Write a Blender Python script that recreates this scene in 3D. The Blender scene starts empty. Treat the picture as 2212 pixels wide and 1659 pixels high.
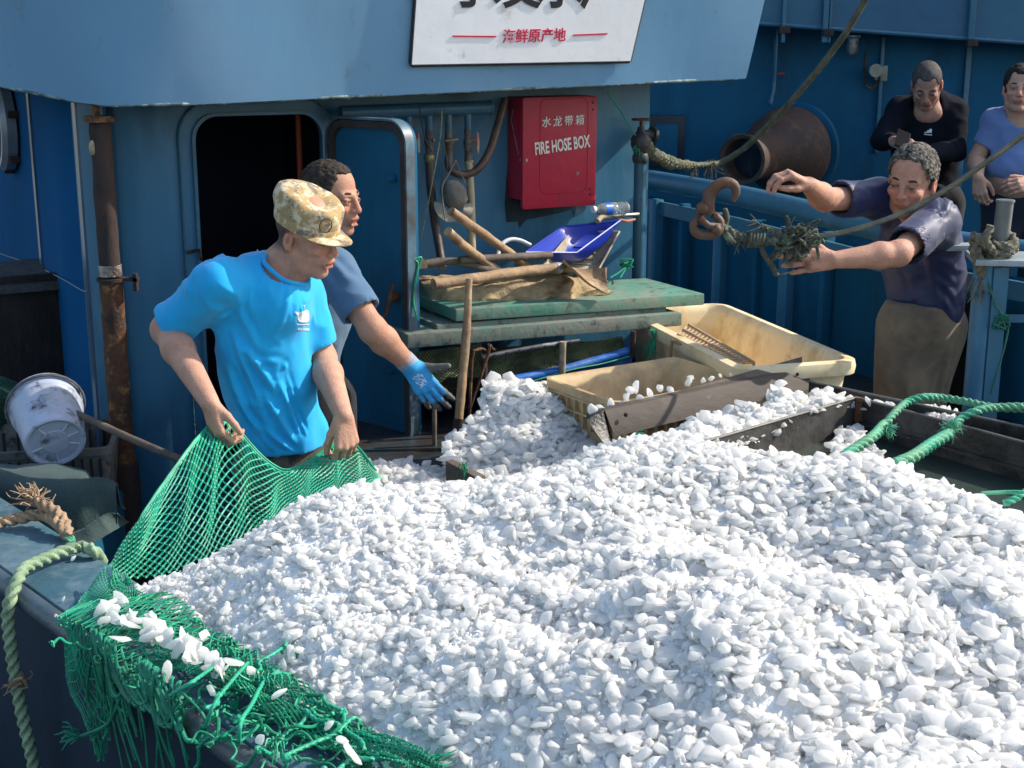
import bpy, bmesh, math, random
import numpy as np
from mathutils import Vector, Matrix
random.seed(7)
rng = np.random.default_rng(7)
S = bpy.context.scene
COL = S.collection
PI = math.pi

# ------------------------------------------------------------------ camera, sky, sun, exposure
PITCH = math.radians(14.0)
CZ = 2.2
cam_d = bpy.data.cameras.new('camera')
cam = bpy.data.objects.new('camera', cam_d)
COL.objects.link(cam)
cam.location = (0, 0, CZ)
cam.rotation_euler = (PI / 2 - PITCH, 0, 0)
cam_d.sensor_width = 36.0
cam_d.lens = 36.0 * 3000 / 2212
cam_d.clip_start = 0.05
cam_d.clip_end = 5000
S.camera = cam

SUN_EL = math.radians(38)
SUN_AZ = math.atan2(0.94, 0.24)          # clockwise from +Y
sdir = Vector((math.sin(SUN_AZ) * math.cos(SUN_EL), math.cos(SUN_AZ) * math.cos(SUN_EL), math.sin(SUN_EL)))
W = bpy.data.worlds.new('World')
S.world = W
W.use_nodes = True
wn = W.node_tree
for n in list(wn.nodes):
    wn.nodes.remove(n)
wo = wn.nodes.new('ShaderNodeOutputWorld')
wb = wn.nodes.new('ShaderNodeBackground')
ws = wn.nodes.new('ShaderNodeTexSky')
ws.sky_type = 'NISHITA'
ws.sun_disc = False
ws.sun_elevation = SUN_EL
ws.sun_rotation = SUN_AZ
ws.air_density = 1.2
ws.dust_density = 1.5
ws.ozone_density = 1.0
wb.inputs['Strength'].default_value = 0.14
wn.links.new(ws.outputs[0], wb.inputs[0])
wn.links.new(wb.outputs[0], wo.inputs[0])
sun_d = bpy.data.lights.new('sun', 'SUN')
sun = bpy.data.objects.new('sun', sun_d)
COL.objects.link(sun)
sun_d.energy = 3.3
sun_d.angle = math.radians(0.53)
sun_d.color = (1.0, 0.925, 0.80)
sun.rotation_euler = sdir.to_track_quat('Z', 'Y').to_euler()
sun.location = (6, 1, 8)
S.view_settings.view_transform = 'Standard'
S.view_settings.look = 'None'
S.view_settings.exposure = 0.85
S.view_settings.gamma = 1.0
S.render.engine = 'CYCLES'
S.cycles.max_bounces = 14
S.cycles.diffuse_bounces = 9
S.cycles.transmission_bounces = 12
S.cycles.transparent_max_bounces = 6
S.cycles.caustics_reflective = False
S.cycles.caustics_refractive = False
S.cycles.sample_clamp_indirect = 6

# ------------------------------------------------------------------ pixel -> world helpers (photo seen 2212 wide)
_f = Vector((0, math.cos(PITCH), -math.sin(PITCH)))
_u = Vector((0, math.sin(PITCH), math.cos(PITCH)))
CAMP = Vector((0, 0, CZ))


def ray(u, v):
    return Vector(((u - 1106) / 3000.0, 0, 0)) + _u * (-(v - 829.5) / 3000.0) + _f


def U(u, v, Y):
    d = ray(u, v)
    return CAMP + d * (Y / d.y)


def UZ(u, v, z):
    d = ray(u, v)
    return CAMP + d * ((z - CZ) / d.z)


def UP(u, v, p0, n):
    d = ray(u, v)
    return CAMP + d * ((p0 - CAMP).dot(n) / d.dot(n))


WT = Vector((0.8824, 0.4705, 0)).normalized()     # along the deckhouse front
WN = Vector((WT.y, -WT.x, 0))                     # out of it, towards the camera
W0 = Vector((-0.2, 5.6, 0))


def UW(u, v, off=0.0):
    return UP(u, v, W0 + WN * off, WN)


# ------------------------------------------------------------------ noise
def _h(ix, iy, iz, s):
    n = (ix * 374761393 + iy * 668265263 + iz * 2147483647 + s * 974634777) & 0xffffffff
    n = ((n ^ (n >> 13)) * 1274126177) & 0xffffffff
    n = n ^ (n >> 16)
    return (n & 0xffffff) / float(0xffffff)


def vnoise(P, s=0):
    P = np.asarray(P, dtype=np.float64)
    I = np.floor(P).astype(np.int64)
    F = P - I
    F = F * F * (3 - 2 * F)
    r = 0
    for dx in (0, 1):
        wx = F[..., 0] if dx else 1 - F[..., 0]
        for dy in (0, 1):
            wy = F[..., 1] if dy else 1 - F[..., 1]
            for dz in (0, 1):
                wz = F[..., 2] if dz else 1 - F[..., 2]
                r = r + wx * wy * wz * _h(I[..., 0] + dx, I[..., 1] + dy, I[..., 2] + dz, s)
    return r * 2 - 1


def fbm(P, s=0, o=3):
    r = 0
    a = 1.0
    P = np.asarray(P, dtype=np.float64)
    for k in range(o):
        r = r + a * vnoise(P * (2 ** k), s + k)
        a *= 0.5
    return r


# ------------------------------------------------------------------ materials
MATS = {}


def mat(name, col, rough=0.5, metal=0.0, var=0.12, vs=3.0, col2=None, amt=0.5, ds=6.0, sharp=0.08, bump=0.0, bs=60.0,
        spec=0.5, stretch=(1, 1, 1), sss=0.0, sssr=(0.02, 0.02, 0.02), trans=0.0, ior=1.45, vcol=False, rough2=None, alpha=1.0, col3=None,
        amt3=0.6, ds3=14.0, sheen=0.0, coat=0.0):
    if name in MATS:
        return MATS[name]
    m = bpy.data.materials.new(name)
    m.use_nodes = True
    nt = m.node_tree
    b = nt.nodes['Principled BSDF']
    L = nt.links.new
    tc = nt.nodes.new('ShaderNodeTexCoord')
    mp = nt.nodes.new('ShaderNodeMapping')
    mp.inputs['Scale'].default_value = stretch
    L(tc.outputs['Object'], mp.inputs[0])

    def noise(scale, detail=5.0, rgh=0.6):
        n = nt.nodes.new('ShaderNodeTexNoise')
        n.inputs['Scale'].default_value = scale
        n.inputs['Detail'].default_value = detail
        n.inputs['Roughness'].default_value = rgh
        L(mp.outputs[0], n.inputs['Vector'])
        return n
    if vcol:
        a = nt.nodes.new('ShaderNodeAttribute')
        a.attribute_name = 'Col'
        base = a.outputs['Color']
    else:
        c = nt.nodes.new('ShaderNodeRGB')
        c.outputs[0].default_value = (*col, 1)
        base = c.outputs[0]
    # tonal variation
    n1 = noise(vs)
    mr = nt.nodes.new('ShaderNodeMapRange')
    mr.inputs['From Min'].default_value = 0.3
    mr.inputs['From Max'].default_value = 0.7
    mr.inputs['To Min'].default_value = 1 - var
    mr.inputs['To Max'].default_value = 1 + var
    L(n1.outputs['Fac'], mr.inputs['Value'])
    hs = nt.nodes.new('ShaderNodeVectorMath')
    hs.operation = 'SCALE'
    L(base, hs.inputs[0])
    L(mr.outputs[0], hs.inputs['Scale'])
    base = hs.outputs[0]

    def layer(base, c2, am, sc, sh):
        n2 = noise(sc, 8.0, 0.65)
        r2 = nt.nodes.new('ShaderNodeMapRange')
        thr = 0.5 + (0.5 - am) * 0.5
        r2.inputs['From Min'].default_value = thr - sh
        r2.inputs['From Max'].default_value = thr + sh
        L(n2.outputs['Fac'], r2.inputs['Value'])
        mx = nt.nodes.new('ShaderNodeMix')
        mx.data_type = 'RGBA'
        L(r2.outputs[0], mx.inputs[0])
        L(base, mx.inputs[6])
        mx.inputs[7].default_value = (*c2, 1)
        return mx.outputs[2], r2.outputs[0]
    fac = None
    if col2 is not None:
        base, fac = layer(base, col2, amt, ds, sharp)
    if col3 is not None:
        base, _ = layer(base, col3, amt3, ds3, sharp * 0.6)
    L(base, b.inputs['Base Color'])
    b.inputs['Roughness'].default_value = rough
    if rough2 is not None and fac is not None:
        rr = nt.nodes.new('ShaderNodeMapRange')
        rr.inputs['To Min'].default_value = rough
        rr.inputs['To Max'].default_value = rough2
        L(fac, rr.inputs['Value'])
        L(rr.outputs[0], b.inputs['Roughness'])
    b.inputs['Metallic'].default_value = metal
    b.inputs['Specular IOR Level'].default_value = spec
    b.inputs['IOR'].default_value = ior
    if sss:
        b.inputs['Subsurface Weight'].default_value = sss
        b.inputs['Subsurface Radius'].default_value = sssr
        b.inputs['Subsurface Scale'].default_value = 1.0
    if trans:
        b.inputs['Transmission Weight'].default_value = trans
    if sheen:
        b.inputs['Sheen Weight'].default_value = sheen
    if coat:
        b.inputs['Coat Weight'].default_value = coat
        b.inputs['Coat Roughness'].default_value = 0.15
    if bump:
        nb = noise(bs, 6.0, 0.6)
        bp = nt.nodes.new('ShaderNodeBump')
        bp.inputs['Strength'].default_value = 1.0
        bp.inputs['Distance'].default_value = bump
        L(nb.outputs['Fac'], bp.inputs['Height'])
        L(bp.outputs[0], b.inputs['Normal'])
    MATS[name] = m
    return m


# ------------------------------------------------------------------ objects
ORG = {}


def tag(o, label=None, cat=None, group=None, kind=None):
    if label:
        o['label'] = label
    if cat:
        o['category'] = cat
    if group:
        o['group'] = group
    if kind:
        o['kind'] = kind
    return o


def thing(name, label, cat, loc, group=None):
    o = bpy.data.objects.new(name, None)
    o.empty_display_size = 0.1
    COL.objects.link(o)
    o.location = loc
    ORG[o.name] = Vector(loc)
    return tag(o, label, cat, group)


def copy_tree(o, parent=None, delta=None):
    c = o.copy()
    COL.objects.link(c)
    if parent is not None:
        c.parent = parent
    for ch in list(o.children):
        copy_tree(ch, c)
    return c


def V3(p):
    return Vector((p[0], p[1], p[2]))


def link_mesh(name, V, F, m, parent=None, smooth=45, org=None, bevel=0.0, vcol=None, mats=None, fmat=None):
    V = np.asarray(V, dtype=np.float64).reshape(-1, 3)
    if parent is not None:
        o0 = ORG[parent.name]
    elif org is not None:
        o0 = Vector(org)
    else:
        lo, hi = V.min(0), V.max(0)
        o0 = Vector(((lo[0] + hi[0]) / 2, (lo[1] + hi[1]) / 2, lo[2]))
    V = V - np.array(o0)
    me = bpy.data.meshes.new(name)
    if isinstance(F, np.ndarray):
        k = F.shape[1]
        me.vertices.add(len(V))
        me.vertices.foreach_set('co', V.astype(np.float32).ravel())
        me.loops.add(F.size)
        me.loops.foreach_set('vertex_index', F.astype(np.int32).ravel())
        me.polygons.add(len(F))
        me.polygons.foreach_set('loop_start', np.arange(0, F.size, k, dtype=np.int32))
        me.polygons.foreach_set('loop_total', np.full(len(F), k, dtype=np.int32))
        me.update(calc_edges=True)
        me.validate()
    else:
        me.from_pydata([tuple(p) for p in V], [], F)
        me.update()
        bm = bmesh.new()
        bm.from_mesh(me)
        bmesh.ops.recalc_face_normals(bm, faces=bm.faces)
        if bevel:
            es = [e for e in bm.edges if len(e.link_faces) == 2 and e.calc_face_angle(0) > 0.6]
            bmesh.ops.bevel(bm, geom=es, offset=bevel, segments=2, profile=0.6, affect='EDGES', clamp_overlap=True)
        bm.to_mesh(me)
        bm.free()
    if vcol is not None and len(me.vertices) == len(vcol):
        ca = me.color_attributes.new('Col', 'FLOAT_COLOR', 'POINT')
        arr = np.ones((len(vcol), 4), dtype=np.float32)
        arr[:, :3] = vcol
        ca.data.foreach_set('color', arr.ravel())
    if mats:
        for mm in mats:
            me.materials.append(mm)
        if fmat is not None:
            me.polygons.foreach_set('material_index', np.asarray(fmat, dtype=np.int32))
    elif m is not None:
        me.materials.append(m)
    me.shade_smooth()
    if smooth < 180:
        me.set_sharp_from_angle(angle=math.radians(smooth))
    o = bpy.data.objects.new(name, me)
    COL.objects.link(o)
    if parent is not None:
        o.parent = parent
        ORG[o.name] = ORG[parent.name]
    else:
        o.location = o0
        ORG[o.name] = o0
    return o


def resample(pts, step):
    """Catmull-Rom through pts, about `step` apart."""
    P = [Vector(p) for p in pts]
    if len(P) == 2:
        n = max(1, int((P[1] - P[0]).length / step))
        return [P[0].lerp(P[1], i / n) for i in range(n + 1)]
    E = [P[0] * 2 - P[1]] + P + [P[-1] * 2 - P[-2]]
    out = []
    for i in range(1, len(E) - 2):
        a, b, c, d = E[i - 1], E[i], E[i + 1], E[i + 2]
        n = max(1, int(math.ceil((c - b).length / step)))
        for k in range(n):
            t = k / n
            out.append(0.5 * ((2 * b) + (c - a) * t + (2 * a - 5 * b + 4 * c - d) * t * t + (3 * b - a - 3 * c + d) * t ** 3))
    out.append(P[-1])
    return out


class MB:
    def __init__(s):
        s.v = []
        s.f = []

    def add(s, V, F):
        b = len(s.v)
        s.v += [tuple(p) for p in V]
        s.f += [tuple(i + b for i in f) for f in F]
        return s

    def box(s, c, sx, sy, sz, X=(1, 0, 0), Y=(0, 1, 0), Z=(0, 0, 1)):
        c = V3(c)
        X, Y, Z = V3(X).normalized() * sx / 2, V3(Y).normalized() * sy / 2, V3(Z).normalized() * sz / 2
        V = [c + X * a + Y * b + Z * d for a in (-1, 1) for b in (-1, 1) for d in (-1, 1)]
        return s.add(V, [(0, 1, 3, 2), (4, 6, 7, 5), (0, 4, 5, 1), (2, 3, 7, 6), (0, 2, 6, 4), (1, 5, 7, 3)])

    def prism(s, poly, vec):
        n = len(poly)
        P = [V3(p) for p in poly]
        vec = V3(vec)
        return s.add(P + [p + vec for p in P], [tuple(range(n)), tuple(reversed(range(n, 2 * n)))] +
                     [(i, i + n, (i + 1) % n + n, (i + 1) % n) for i in range(n)])

    def tube(s, pts, r, n=10, cap=True, step=None, lobes=0, depth=0.25, pitch=0.1, flat=None, wob=0.0):
        P = [V3(p) for p in pts]
        if step:
            P = resample(P, step)
        m = len(P)
        L = [0]
        for i in range(1, m):
            L.append(L[-1] + (P[i] - P[i - 1]).length)
        tot = L[-1] or 1
        t0 = (P[1] - P[0]).normalized()
        up = Vector((0, 0, 1)) if abs(t0.z) < 0.9 else Vector((1, 0, 0))
        nx = t0.cross(up).normalized()
        V = []
        for i in range(m):
            t = (P[min(i + 1, m - 1)] - P[max(i - 1, 0)])
            t = t.normalized() if t.length > 1e-9 else t0
            nx = (nx - t * nx.dot(t)).normalized()
            ny = t.cross(nx)
            if callable(r):
                ri = r(L[i] / tot)
            elif isinstance(r, (list, tuple)):
                x = L[i] / tot * (len(r) - 1)
                k = min(int(x), len(r) - 2)
                ri = r[k] + (r[k + 1] - r[k]) * (x - k)
            else:
                ri = r
            if wob:
                ri *= 1 + wob * math.sin(L[i] * 61.0 + m) * math.sin(L[i] * 27.3 + 1.3)
            for k in range(n):
                th = 2 * PI * k / n
                rr = ri
                if lobes:
                    ph = th - 2 * PI * L[i] / pitch
                    if lobes == 3:
                        q3 = (ph + PI / 3) % (2 * PI / 3) - PI / 3
                        rr = ri * max(.5, .536 * math.cos(q3) + math.sqrt(max(0, .2153 - (.536 * math.sin(q3)) ** 2)))
                    else:
                        rr = ri * (1 - depth + depth * abs(math.cos(lobes / 2 * ph)) ** 0.8)
                fx = 1.0
                if flat:
                    fx = flat
                V.append(P[i] + nx * (math.cos(th) * rr) + ny * (math.sin(th) * rr * fx))
        F = []
        for i in range(m - 1):
            for k in range(n):
                F.append((i * n + k, i * n + (k + 1) % n, (i + 1) * n + (k + 1) % n, (i + 1) * n + k))
        if cap:
            F.append(tuple(reversed(range(n))))
            F.append(tuple((m - 1) * n + k for k in range(n)))
        return s.add(V, F)

    def rope(s, pts, r, pitch=None, n=21):
        pitch = pitch or r * 5.4
        return s.tube(pts, r * 1.06, n=n, step=pitch / 12, lobes=3, depth=0.3, pitch=pitch)

    def lathe(s, prof, o, axis=(0, 0, 1), n=24, closed=False):
        o = V3(o)
        a = V3(axis).normalized()
        up = Vector((0, 0, 1)) if abs(a.z) < 0.9 else Vector((1, 0, 0))
        x = a.cross(up).normalized()
        y = a.cross(x)
        V = []
        for (r, h) in prof:
            for k in range(n):
                th = 2 * PI * k / n
                V.append(o + a * h + x * (math.cos(th) * r) + y * (math.sin(th) * r))
        F = []
        for i in range(len(prof) - 1):
            for k in range(n):
                F.append((i * n + k, i * n + (k + 1) % n, (i + 1) * n + (k + 1) % n, (i + 1) * n + k))
        if closed:
            i = len(prof) - 1
            for k in range(n):
                F.append((i * n + k, i * n + (k + 1) % n, (k + 1) % n, k))
        else:
            if prof[0][0] > 1e-6:
                F.append(tuple(range(n)))
            if prof[-1][0] > 1e-6:
                F.append(tuple(i + (len(prof) - 1) * n for i in reversed(range(n))))
        return s.add(V, F)

    def ball(s, c, r, n=12, X=None, rad=None):
        c = V3(c)
        m = n // 2
        V = []
        rx, ry, rz = rad if rad else (r, r, r)
        ax = X if X else (Vector((1, 0, 0)), Vector((0, 1, 0)), Vector((0, 0, 1)))
        for i in range(m + 1):
            ph = PI * i / m
            for k in range(n):
                th = 2 * PI * k / n
                V.append(c + ax[0] * (rx * math.sin(ph) * math.cos(th)) + ax[1] * (ry * math.sin(ph) * math.sin(th)) + ax[2] * (rz * math.cos(ph)))
        F = []
        for i in range(m):
            for k in range(n):
                F.append((i * n + k, i * n + (k + 1) % n, (i + 1) * n + (k + 1) % n, (i + 1) * n + k))
        return s.add(V, F)

    def sheet(s, G, th=0.0):
        """G: array m x n x 3; th: thickness along the surface normals (closed)."""
        G = np.asarray(G, dtype=np.float64)
        m, n = G.shape[:2]
        du = np.gradient(G, axis=0)
        dv = np.gradient(G, axis=1)
        N = np.cross(du, dv)
        N /= (np.linalg.norm(N, axis=2, keepdims=True) + 1e-12)
        V = list(G.reshape(-1, 3))
        F = []
        idx = lambda i, j: i * n + j
        for i in range(m - 1):
            for j in range(n - 1):
                F.append((idx(i, j), idx(i + 1, j), idx(i + 1, j + 1), idx(i, j + 1)))
        if th:
            V += list((G - N * th).reshape(-1, 3))
            o = m * n
            for i in range(m - 1):
                for j in range(n - 1):
                    F.append((o + idx(i, j), o + idx(i, j + 1), o + idx(i + 1, j + 1), o + idx(i + 1, j)))
            for i in range(m - 1):
                F.append((idx(i, 0), o + idx(i, 0), o + idx(i + 1, 0), idx(i + 1, 0)))
                F.append((idx(i, n - 1), idx(i + 1, n - 1), o + idx(i + 1, n - 1), o + idx(i, n - 1)))
            for j in range(n - 1):
                F.append((idx(0, j), idx(0, j + 1), o + idx(0, j + 1), o + idx(0, j)))
                F.append((idx(m - 1, j), o + idx(m - 1, j), o + idx(m - 1, j + 1), idx(m - 1, j + 1)))
        return s.add(V, F)

    def rough_it(s, amp, sc, seed=0, frm=0):
        A = np.array(s.v[frm:])
        for k in range(3):
            A[:, k] += amp * fbm(A * sc + 17.3 * k, seed + k, 2)
        s.v[frm:] = [tuple(p) for p in A]
        return s

    def build(s, name, m, parent=None, **kw):
        return link_mesh(name, s.v, s.f, m, parent, **kw)


# ------------------------------------------------------------------ smooth bodies: distance fields turned into one surface
class SDF:
    def __init__(s, lo, hi, h):
        s.lo = np.array(lo, dtype=np.float64)
        s.h = h
        s.n = np.ceil((np.array(hi) - s.lo) / h).astype(int) + 1
        s.F = np.full(tuple(s.n), 0.08, dtype=np.float32)

    def _blk(s, lo, hi, mg):
        a = np.clip(np.floor((np.array(lo) - mg - s.lo) / s.h).astype(int), 0, s.n)
        b = np.clip(np.ceil((np.array(hi) + mg - s.lo) / s.h).astype(int) + 1, 0, s.n)
        if np.any(b <= a):
            return None
        g = [((np.arange(a[k], b[k]) * s.h) + s.lo[k]).astype(np.float32) for k in range(3)]
        sl = tuple(slice(a[k], b[k]) for k in range(3))
        return sl, g[0][:, None, None], g[1][None, :, None], g[2][None, None, :]

    def _comb(s, sl, d, k, mode):
        A = s.F[sl]
        if mode == 'sub':
            d = -d
            h = np.clip(0.5 - 0.5 * (A - d) / k, 0, 1)
            R = A * (1 - h) + d * h + k * h * (1 - h)
        else:
            h = np.clip(0.5 + 0.5 * (A - d) / k, 0, 1)
            R = A * (1 - h) + d * h - k * h * (1 - h)
        s.F[sl] = R

    def cap(s, a, b, ra, rb=None, k=0.012, mode='add'):
        rb = ra if rb is None else rb
        a = np.array(a, dtype=np.float32)
        b = np.array(b, dtype=np.float32)
        R = max(ra, rb)
        B = s._blk(np.minimum(a, b) - R, np.maximum(a, b) + R, k + 3 * s.h)
        if B is None:
            return s
        sl, X, Y, Z = B
        ab = b - a
        L2 = float((ab ** 2).sum()) + 1e-9
        px, py, pz = X - a[0], Y - a[1], Z - a[2]
        t = np.clip((px * ab[0] + py * ab[1] + pz * ab[2]) / L2, 0, 1)
        d = np.sqrt((px - ab[0] * t) ** 2 + (py - ab[1] * t) ** 2 + (pz - ab[2] * t) ** 2) - (ra + (rb - ra) * t)
        s._comb(sl, d, k, mode)
        return s

    def ell(s, c, rad, M=None, k=0.012, mode='add'):
        c = np.array(c, dtype=np.float32)
        R = max(rad)
        B = s._blk(c - R, c + R, k + 3 * s.h)
        if B is None:
            return s
        sl, X, Y, Z = B
        px, py, pz = X - c[0], Y - c[1], Z - c[2]
        if M is not None:
            M = np.array(M, dtype=np.float32)          # columns: local axes
            qx = px * M[0, 0] + py * M[1, 0] + pz * M[2, 0]
            qy = px * M[0, 1] + py * M[1, 1] + pz * M[2, 1]
            qz = px * M[0, 2] + py * M[1, 2] + pz * M[2, 2]
        else:
            qx, qy, qz = px, py, pz
        k0 = np.sqrt((qx / rad[0]) ** 2 + (qy / rad[1]) ** 2 + (qz / rad[2]) ** 2)
        k1 = np.sqrt((qx / rad[0] ** 2) ** 2 + (qy / rad[1] ** 2) ** 2 + (qz / rad[2] ** 2) ** 2) + 1e-6
        d = k0 * (k0 - 1) / k1
        s._comb(sl, d, k, mode)
        return s

    def cut(s, p, n, k=0.004):
        """keep the side the normal points away from"""
        X = (np.arange(s.n[0]) * s.h + s.lo[0]).astype(np.float32)[:, None, None]
        Y = (np.arange(s.n[1]) * s.h + s.lo[1]).astype(np.float32)[None, :, None]
        Z = (np.arange(s.n[2]) * s.h + s.lo[2]).astype(np.float32)[None, None, :]
        n = Vector(n).normalized()
        d = (X - p[0]) * n.x + (Y - p[1]) * n.y + (Z - p[2]) * n.z
        h = np.clip(0.5 - 0.5 * (s.F - d) / k, 0, 1)
        s.F = s.F * (1 - h) + d * h + k * h * (1 - h)
        return s

    def mesh(s):
        F = s.F.copy()
        F[0] = F[-1] = 0.05
        F[:, 0] = F[:, -1] = 0.05
        F[:, :, 0] = F[:, :, -1] = 0.05
        I = (F < 0)
        nx, ny, nz = F.shape
        c = np.zeros((nx - 1, ny - 1, nz - 1), dtype=np.int8)
        for dx in (0, 1):
            for dy in (0, 1):
                for dz in (0, 1):
                    c += I[dx:nx - 1 + dx, dy:ny - 1 + dy, dz:nz - 1 + dz]
        act = (c > 0) & (c < 8)
        ids = np.argwhere(act)
        idx = np.full(c.shape, -1, dtype=np.int64)
        idx[act] = np.arange(len(ids))
        cs = [(0, 0, 0), (1, 0, 0), (0, 1, 0), (1, 1, 0), (0, 0, 1), (1, 0, 1), (0, 1, 1), (1, 1, 1)]
        vals = np.stack([F[ids[:, 0] + a, ids[:, 1] + b, ids[:, 2] + d] for a, b, d in cs], 1).astype(np.float64)
        P = np.zeros((len(ids), 3))
        cnt = np.zeros(len(ids))
        for a, b in [(0, 1), (2, 3), (4, 5), (6, 7), (0, 2), (1, 3), (4, 6), (5, 7), (0, 4), (1, 5), (2, 6), (3, 7)]:
            va, vb = vals[:, a], vals[:, b]
            m = (va < 0) != (vb < 0)
            t = np.where(m, va / np.where(m, va - vb, 1), 0)
            pa, pb = np.array(cs[a]), np.array(cs[b])
            P += np.where(m[:, None], pa + (pb - pa) * t[:, None], 0)
            cnt += m
        V = (ids + P / cnt[:, None]) * s.h + s.lo
        Q = []
        D = [(1, 0, 0), (0, 1, 0), (0, 0, 1)]
        for ax in range(3):
            A = I[:-1] if ax == 0 else (I[:, :-1] if ax == 1 else I[:, :, :-1])
            Bv = I[1:] if ax == 0 else (I[:, 1:] if ax == 1 else I[:, :, 1:])
            ch = np.argwhere(A != Bv)
            o1, o2 = [np.array(D[(ax + 1) % 3]), np.array(D[(ax + 2) % 3])]
            ok = (ch[:, (ax + 1) % 3] > 0) & (ch[:, (ax + 2) % 3] > 0)
            ch = ch[ok]
            lim = np.array(c.shape)
            ok = np.all(ch < lim, axis=1)
            ch = ch[ok]
            q = [ch - o1 - o2, ch - o2, ch, ch - o1]
            qi = np.stack([idx[x[:, 0], x[:, 1], x[:, 2]] for x in q], 1)
            ins = I[ch[:, 0], ch[:, 1], ch[:, 2]]
            qi = np.where(ins[:, None], qi, qi[:, ::-1])
            Q.append(qi)
        Q = np.concatenate(Q)
        Q = Q[np.all(Q >= 0, axis=1)]
        # normals from the field
        g = ((V - s.lo) / s.h)
        gi = np.clip(np.round(g).astype(int), 1, np.array(F.shape) - 2)
        N = np.stack([F[gi[:, 0] + 1, gi[:, 1], gi[:, 2]] - F[gi[:, 0] - 1, gi[:, 1], gi[:, 2]],
                      F[gi[:, 0], gi[:, 1] + 1, gi[:, 2]] - F[gi[:, 0], gi[:, 1] - 1, gi[:, 2]],
                      F[gi[:, 0], gi[:, 1], gi[:, 2] + 1] - F[gi[:, 0], gi[:, 1], gi[:, 2] - 1]], 1).astype(np.float64)
        N /= np.linalg.norm(N, axis=1, keepdims=True) + 1e-9
        return V, Q, N


def text_mesh(txt, size, o, X, Yv, ext, m, name, parent, bold=0.0, align='CENTER', xs=1.0, shear=0.0, space=1.0):
    """text laid on a surface: o centre, X along the line, Yv up; turned into a mesh part"""
    cu = bpy.data.curves.new(name, 'FONT')
    cu.body = txt
    cu.size = size
    cu.align_x = align
    cu.align_y = 'CENTER'
    cu.extrude = ext
    cu.offset = bold
    cu.shear = shear
    cu.space_character = space
    cu.resolution_u = 3
    ob = bpy.data.objects.new(name, cu)
    COL.objects.link(ob)
    dg = bpy.context.evaluated_depsgraph_get()
    me = bpy.data.meshes.new_from_object(ob.evaluated_get(dg))
    V = [v.co.copy() for v in me.vertices]
    F = [tuple(p.vertices) for p in me.polygons]
    bpy.data.objects.remove(ob)
    bpy.data.curves.remove(cu)
    bpy.data.meshes.remove(me)
    X, Yv = V3(X).normalized(), V3(Yv).normalized()
    Z = X.cross(Yv).normalized()
    P = [V3(o) + X * (p.x * xs) + Yv * p.y + Z * p.z for p in V]
    return link_mesh(name, P, F, m, parent, smooth=30)


def interp_poly(poly, n):
    """n points evenly along a polyline"""
    P = [V3(p) for p in poly]
    L = [0]
    for a, b in zip(P, P[1:]):
        L.append(L[-1] + (b - a).length)
    out = []
    for i in range(n):
        x = L[-1] * i / (n - 1)
        k = 0
        while k < len(P) - 2 and L[k + 1] < x:
            k += 1
        t = (x - L[k]) / max(1e-9, L[k + 1] - L[k])
        out.append(P[k].lerp(P[k + 1], t))
    return out
# ------------------------------------------------------------------ materials
M = {}
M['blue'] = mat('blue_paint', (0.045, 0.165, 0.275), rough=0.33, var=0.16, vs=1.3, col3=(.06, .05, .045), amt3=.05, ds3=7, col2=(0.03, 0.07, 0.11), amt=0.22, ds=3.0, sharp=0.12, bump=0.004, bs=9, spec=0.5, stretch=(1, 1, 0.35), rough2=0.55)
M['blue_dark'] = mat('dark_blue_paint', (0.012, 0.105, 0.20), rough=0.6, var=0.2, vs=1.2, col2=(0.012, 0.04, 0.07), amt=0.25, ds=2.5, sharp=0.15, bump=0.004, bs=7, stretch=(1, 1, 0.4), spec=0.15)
M['blue_sheen'] = mat('wing_blue_sheen', (0.185, 0.36, 0.53), coat=.5, rough=0.25, var=0.12, vs=1.1, col2=(0.12, 0.27, 0.43), amt=0.42, ds=1.1, sharp=0.2, bump=0.003, bs=3.5, col3=(0.16, 0.19, 0.17), amt3=0.05, ds3=16, stretch=(1, 1, 0.5))  # wing blue made paler, broad patches standing for sun and reflections; some grime
M['gun'] = mat('worn_gunwale_paint', (0.045, 0.115, 0.16), rough=0.5, var=0.25, vs=4, col2=(0.13, 0.19, 0.22), amt=0.36, ds=9, sharp=0.1, col3=(0.11, 0.07, 0.045), amt3=0.12, ds3=22, bump=0.003, bs=40)
M['weld'] = mat('chipped_edge_paint', (0.22, 0.3, 0.3), rough=0.6, var=0.3, vs=30, col2=(0.06, 0.11, 0.12), amt=0.45, ds=26, sharp=0.06, col3=(0.6, 0.62, 0.55), amt3=0.3, ds3=45, bump=0.006, bs=60)
M['rust'] = mat('rust', (0.10, 0.042, 0.02), rough=0.85, var=0.35, vs=9, col2=(0.035, 0.022, 0.018), amt=0.45, ds=11, sharp=0.1, col3=(0.26, 0.13, 0.045), amt3=0.3, ds3=20, bump=0.006, bs=55)
M['rustdark'] = mat('dark_rust', (0.05, 0.03, 0.024), rough=0.85, var=0.35, vs=9, col2=(0.02, 0.017, 0.018), amt=0.45, ds=11, sharp=0.1, bump=0.005, bs=55, stretch=(1, 1, .4))
M['rustpipe'] = mat('rusty_drum', (0.085, 0.045, 0.03), rough=0.75, var=0.3, vs=5, col2=(0.045, 0.035, 0.035), amt=0.5, ds=6, sharp=0.15, col3=(0.2, 0.09, 0.035), amt3=0.25, ds3=9, bump=0.005, bs=40)
M['black'] = mat('black_rubber', (0.018, 0.018, 0.02), rough=0.6, bump=0.002, bs=80)
M['dark'] = mat('dark_interior', (0.03, 0.04, 0.07), rough=0.8)
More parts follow.
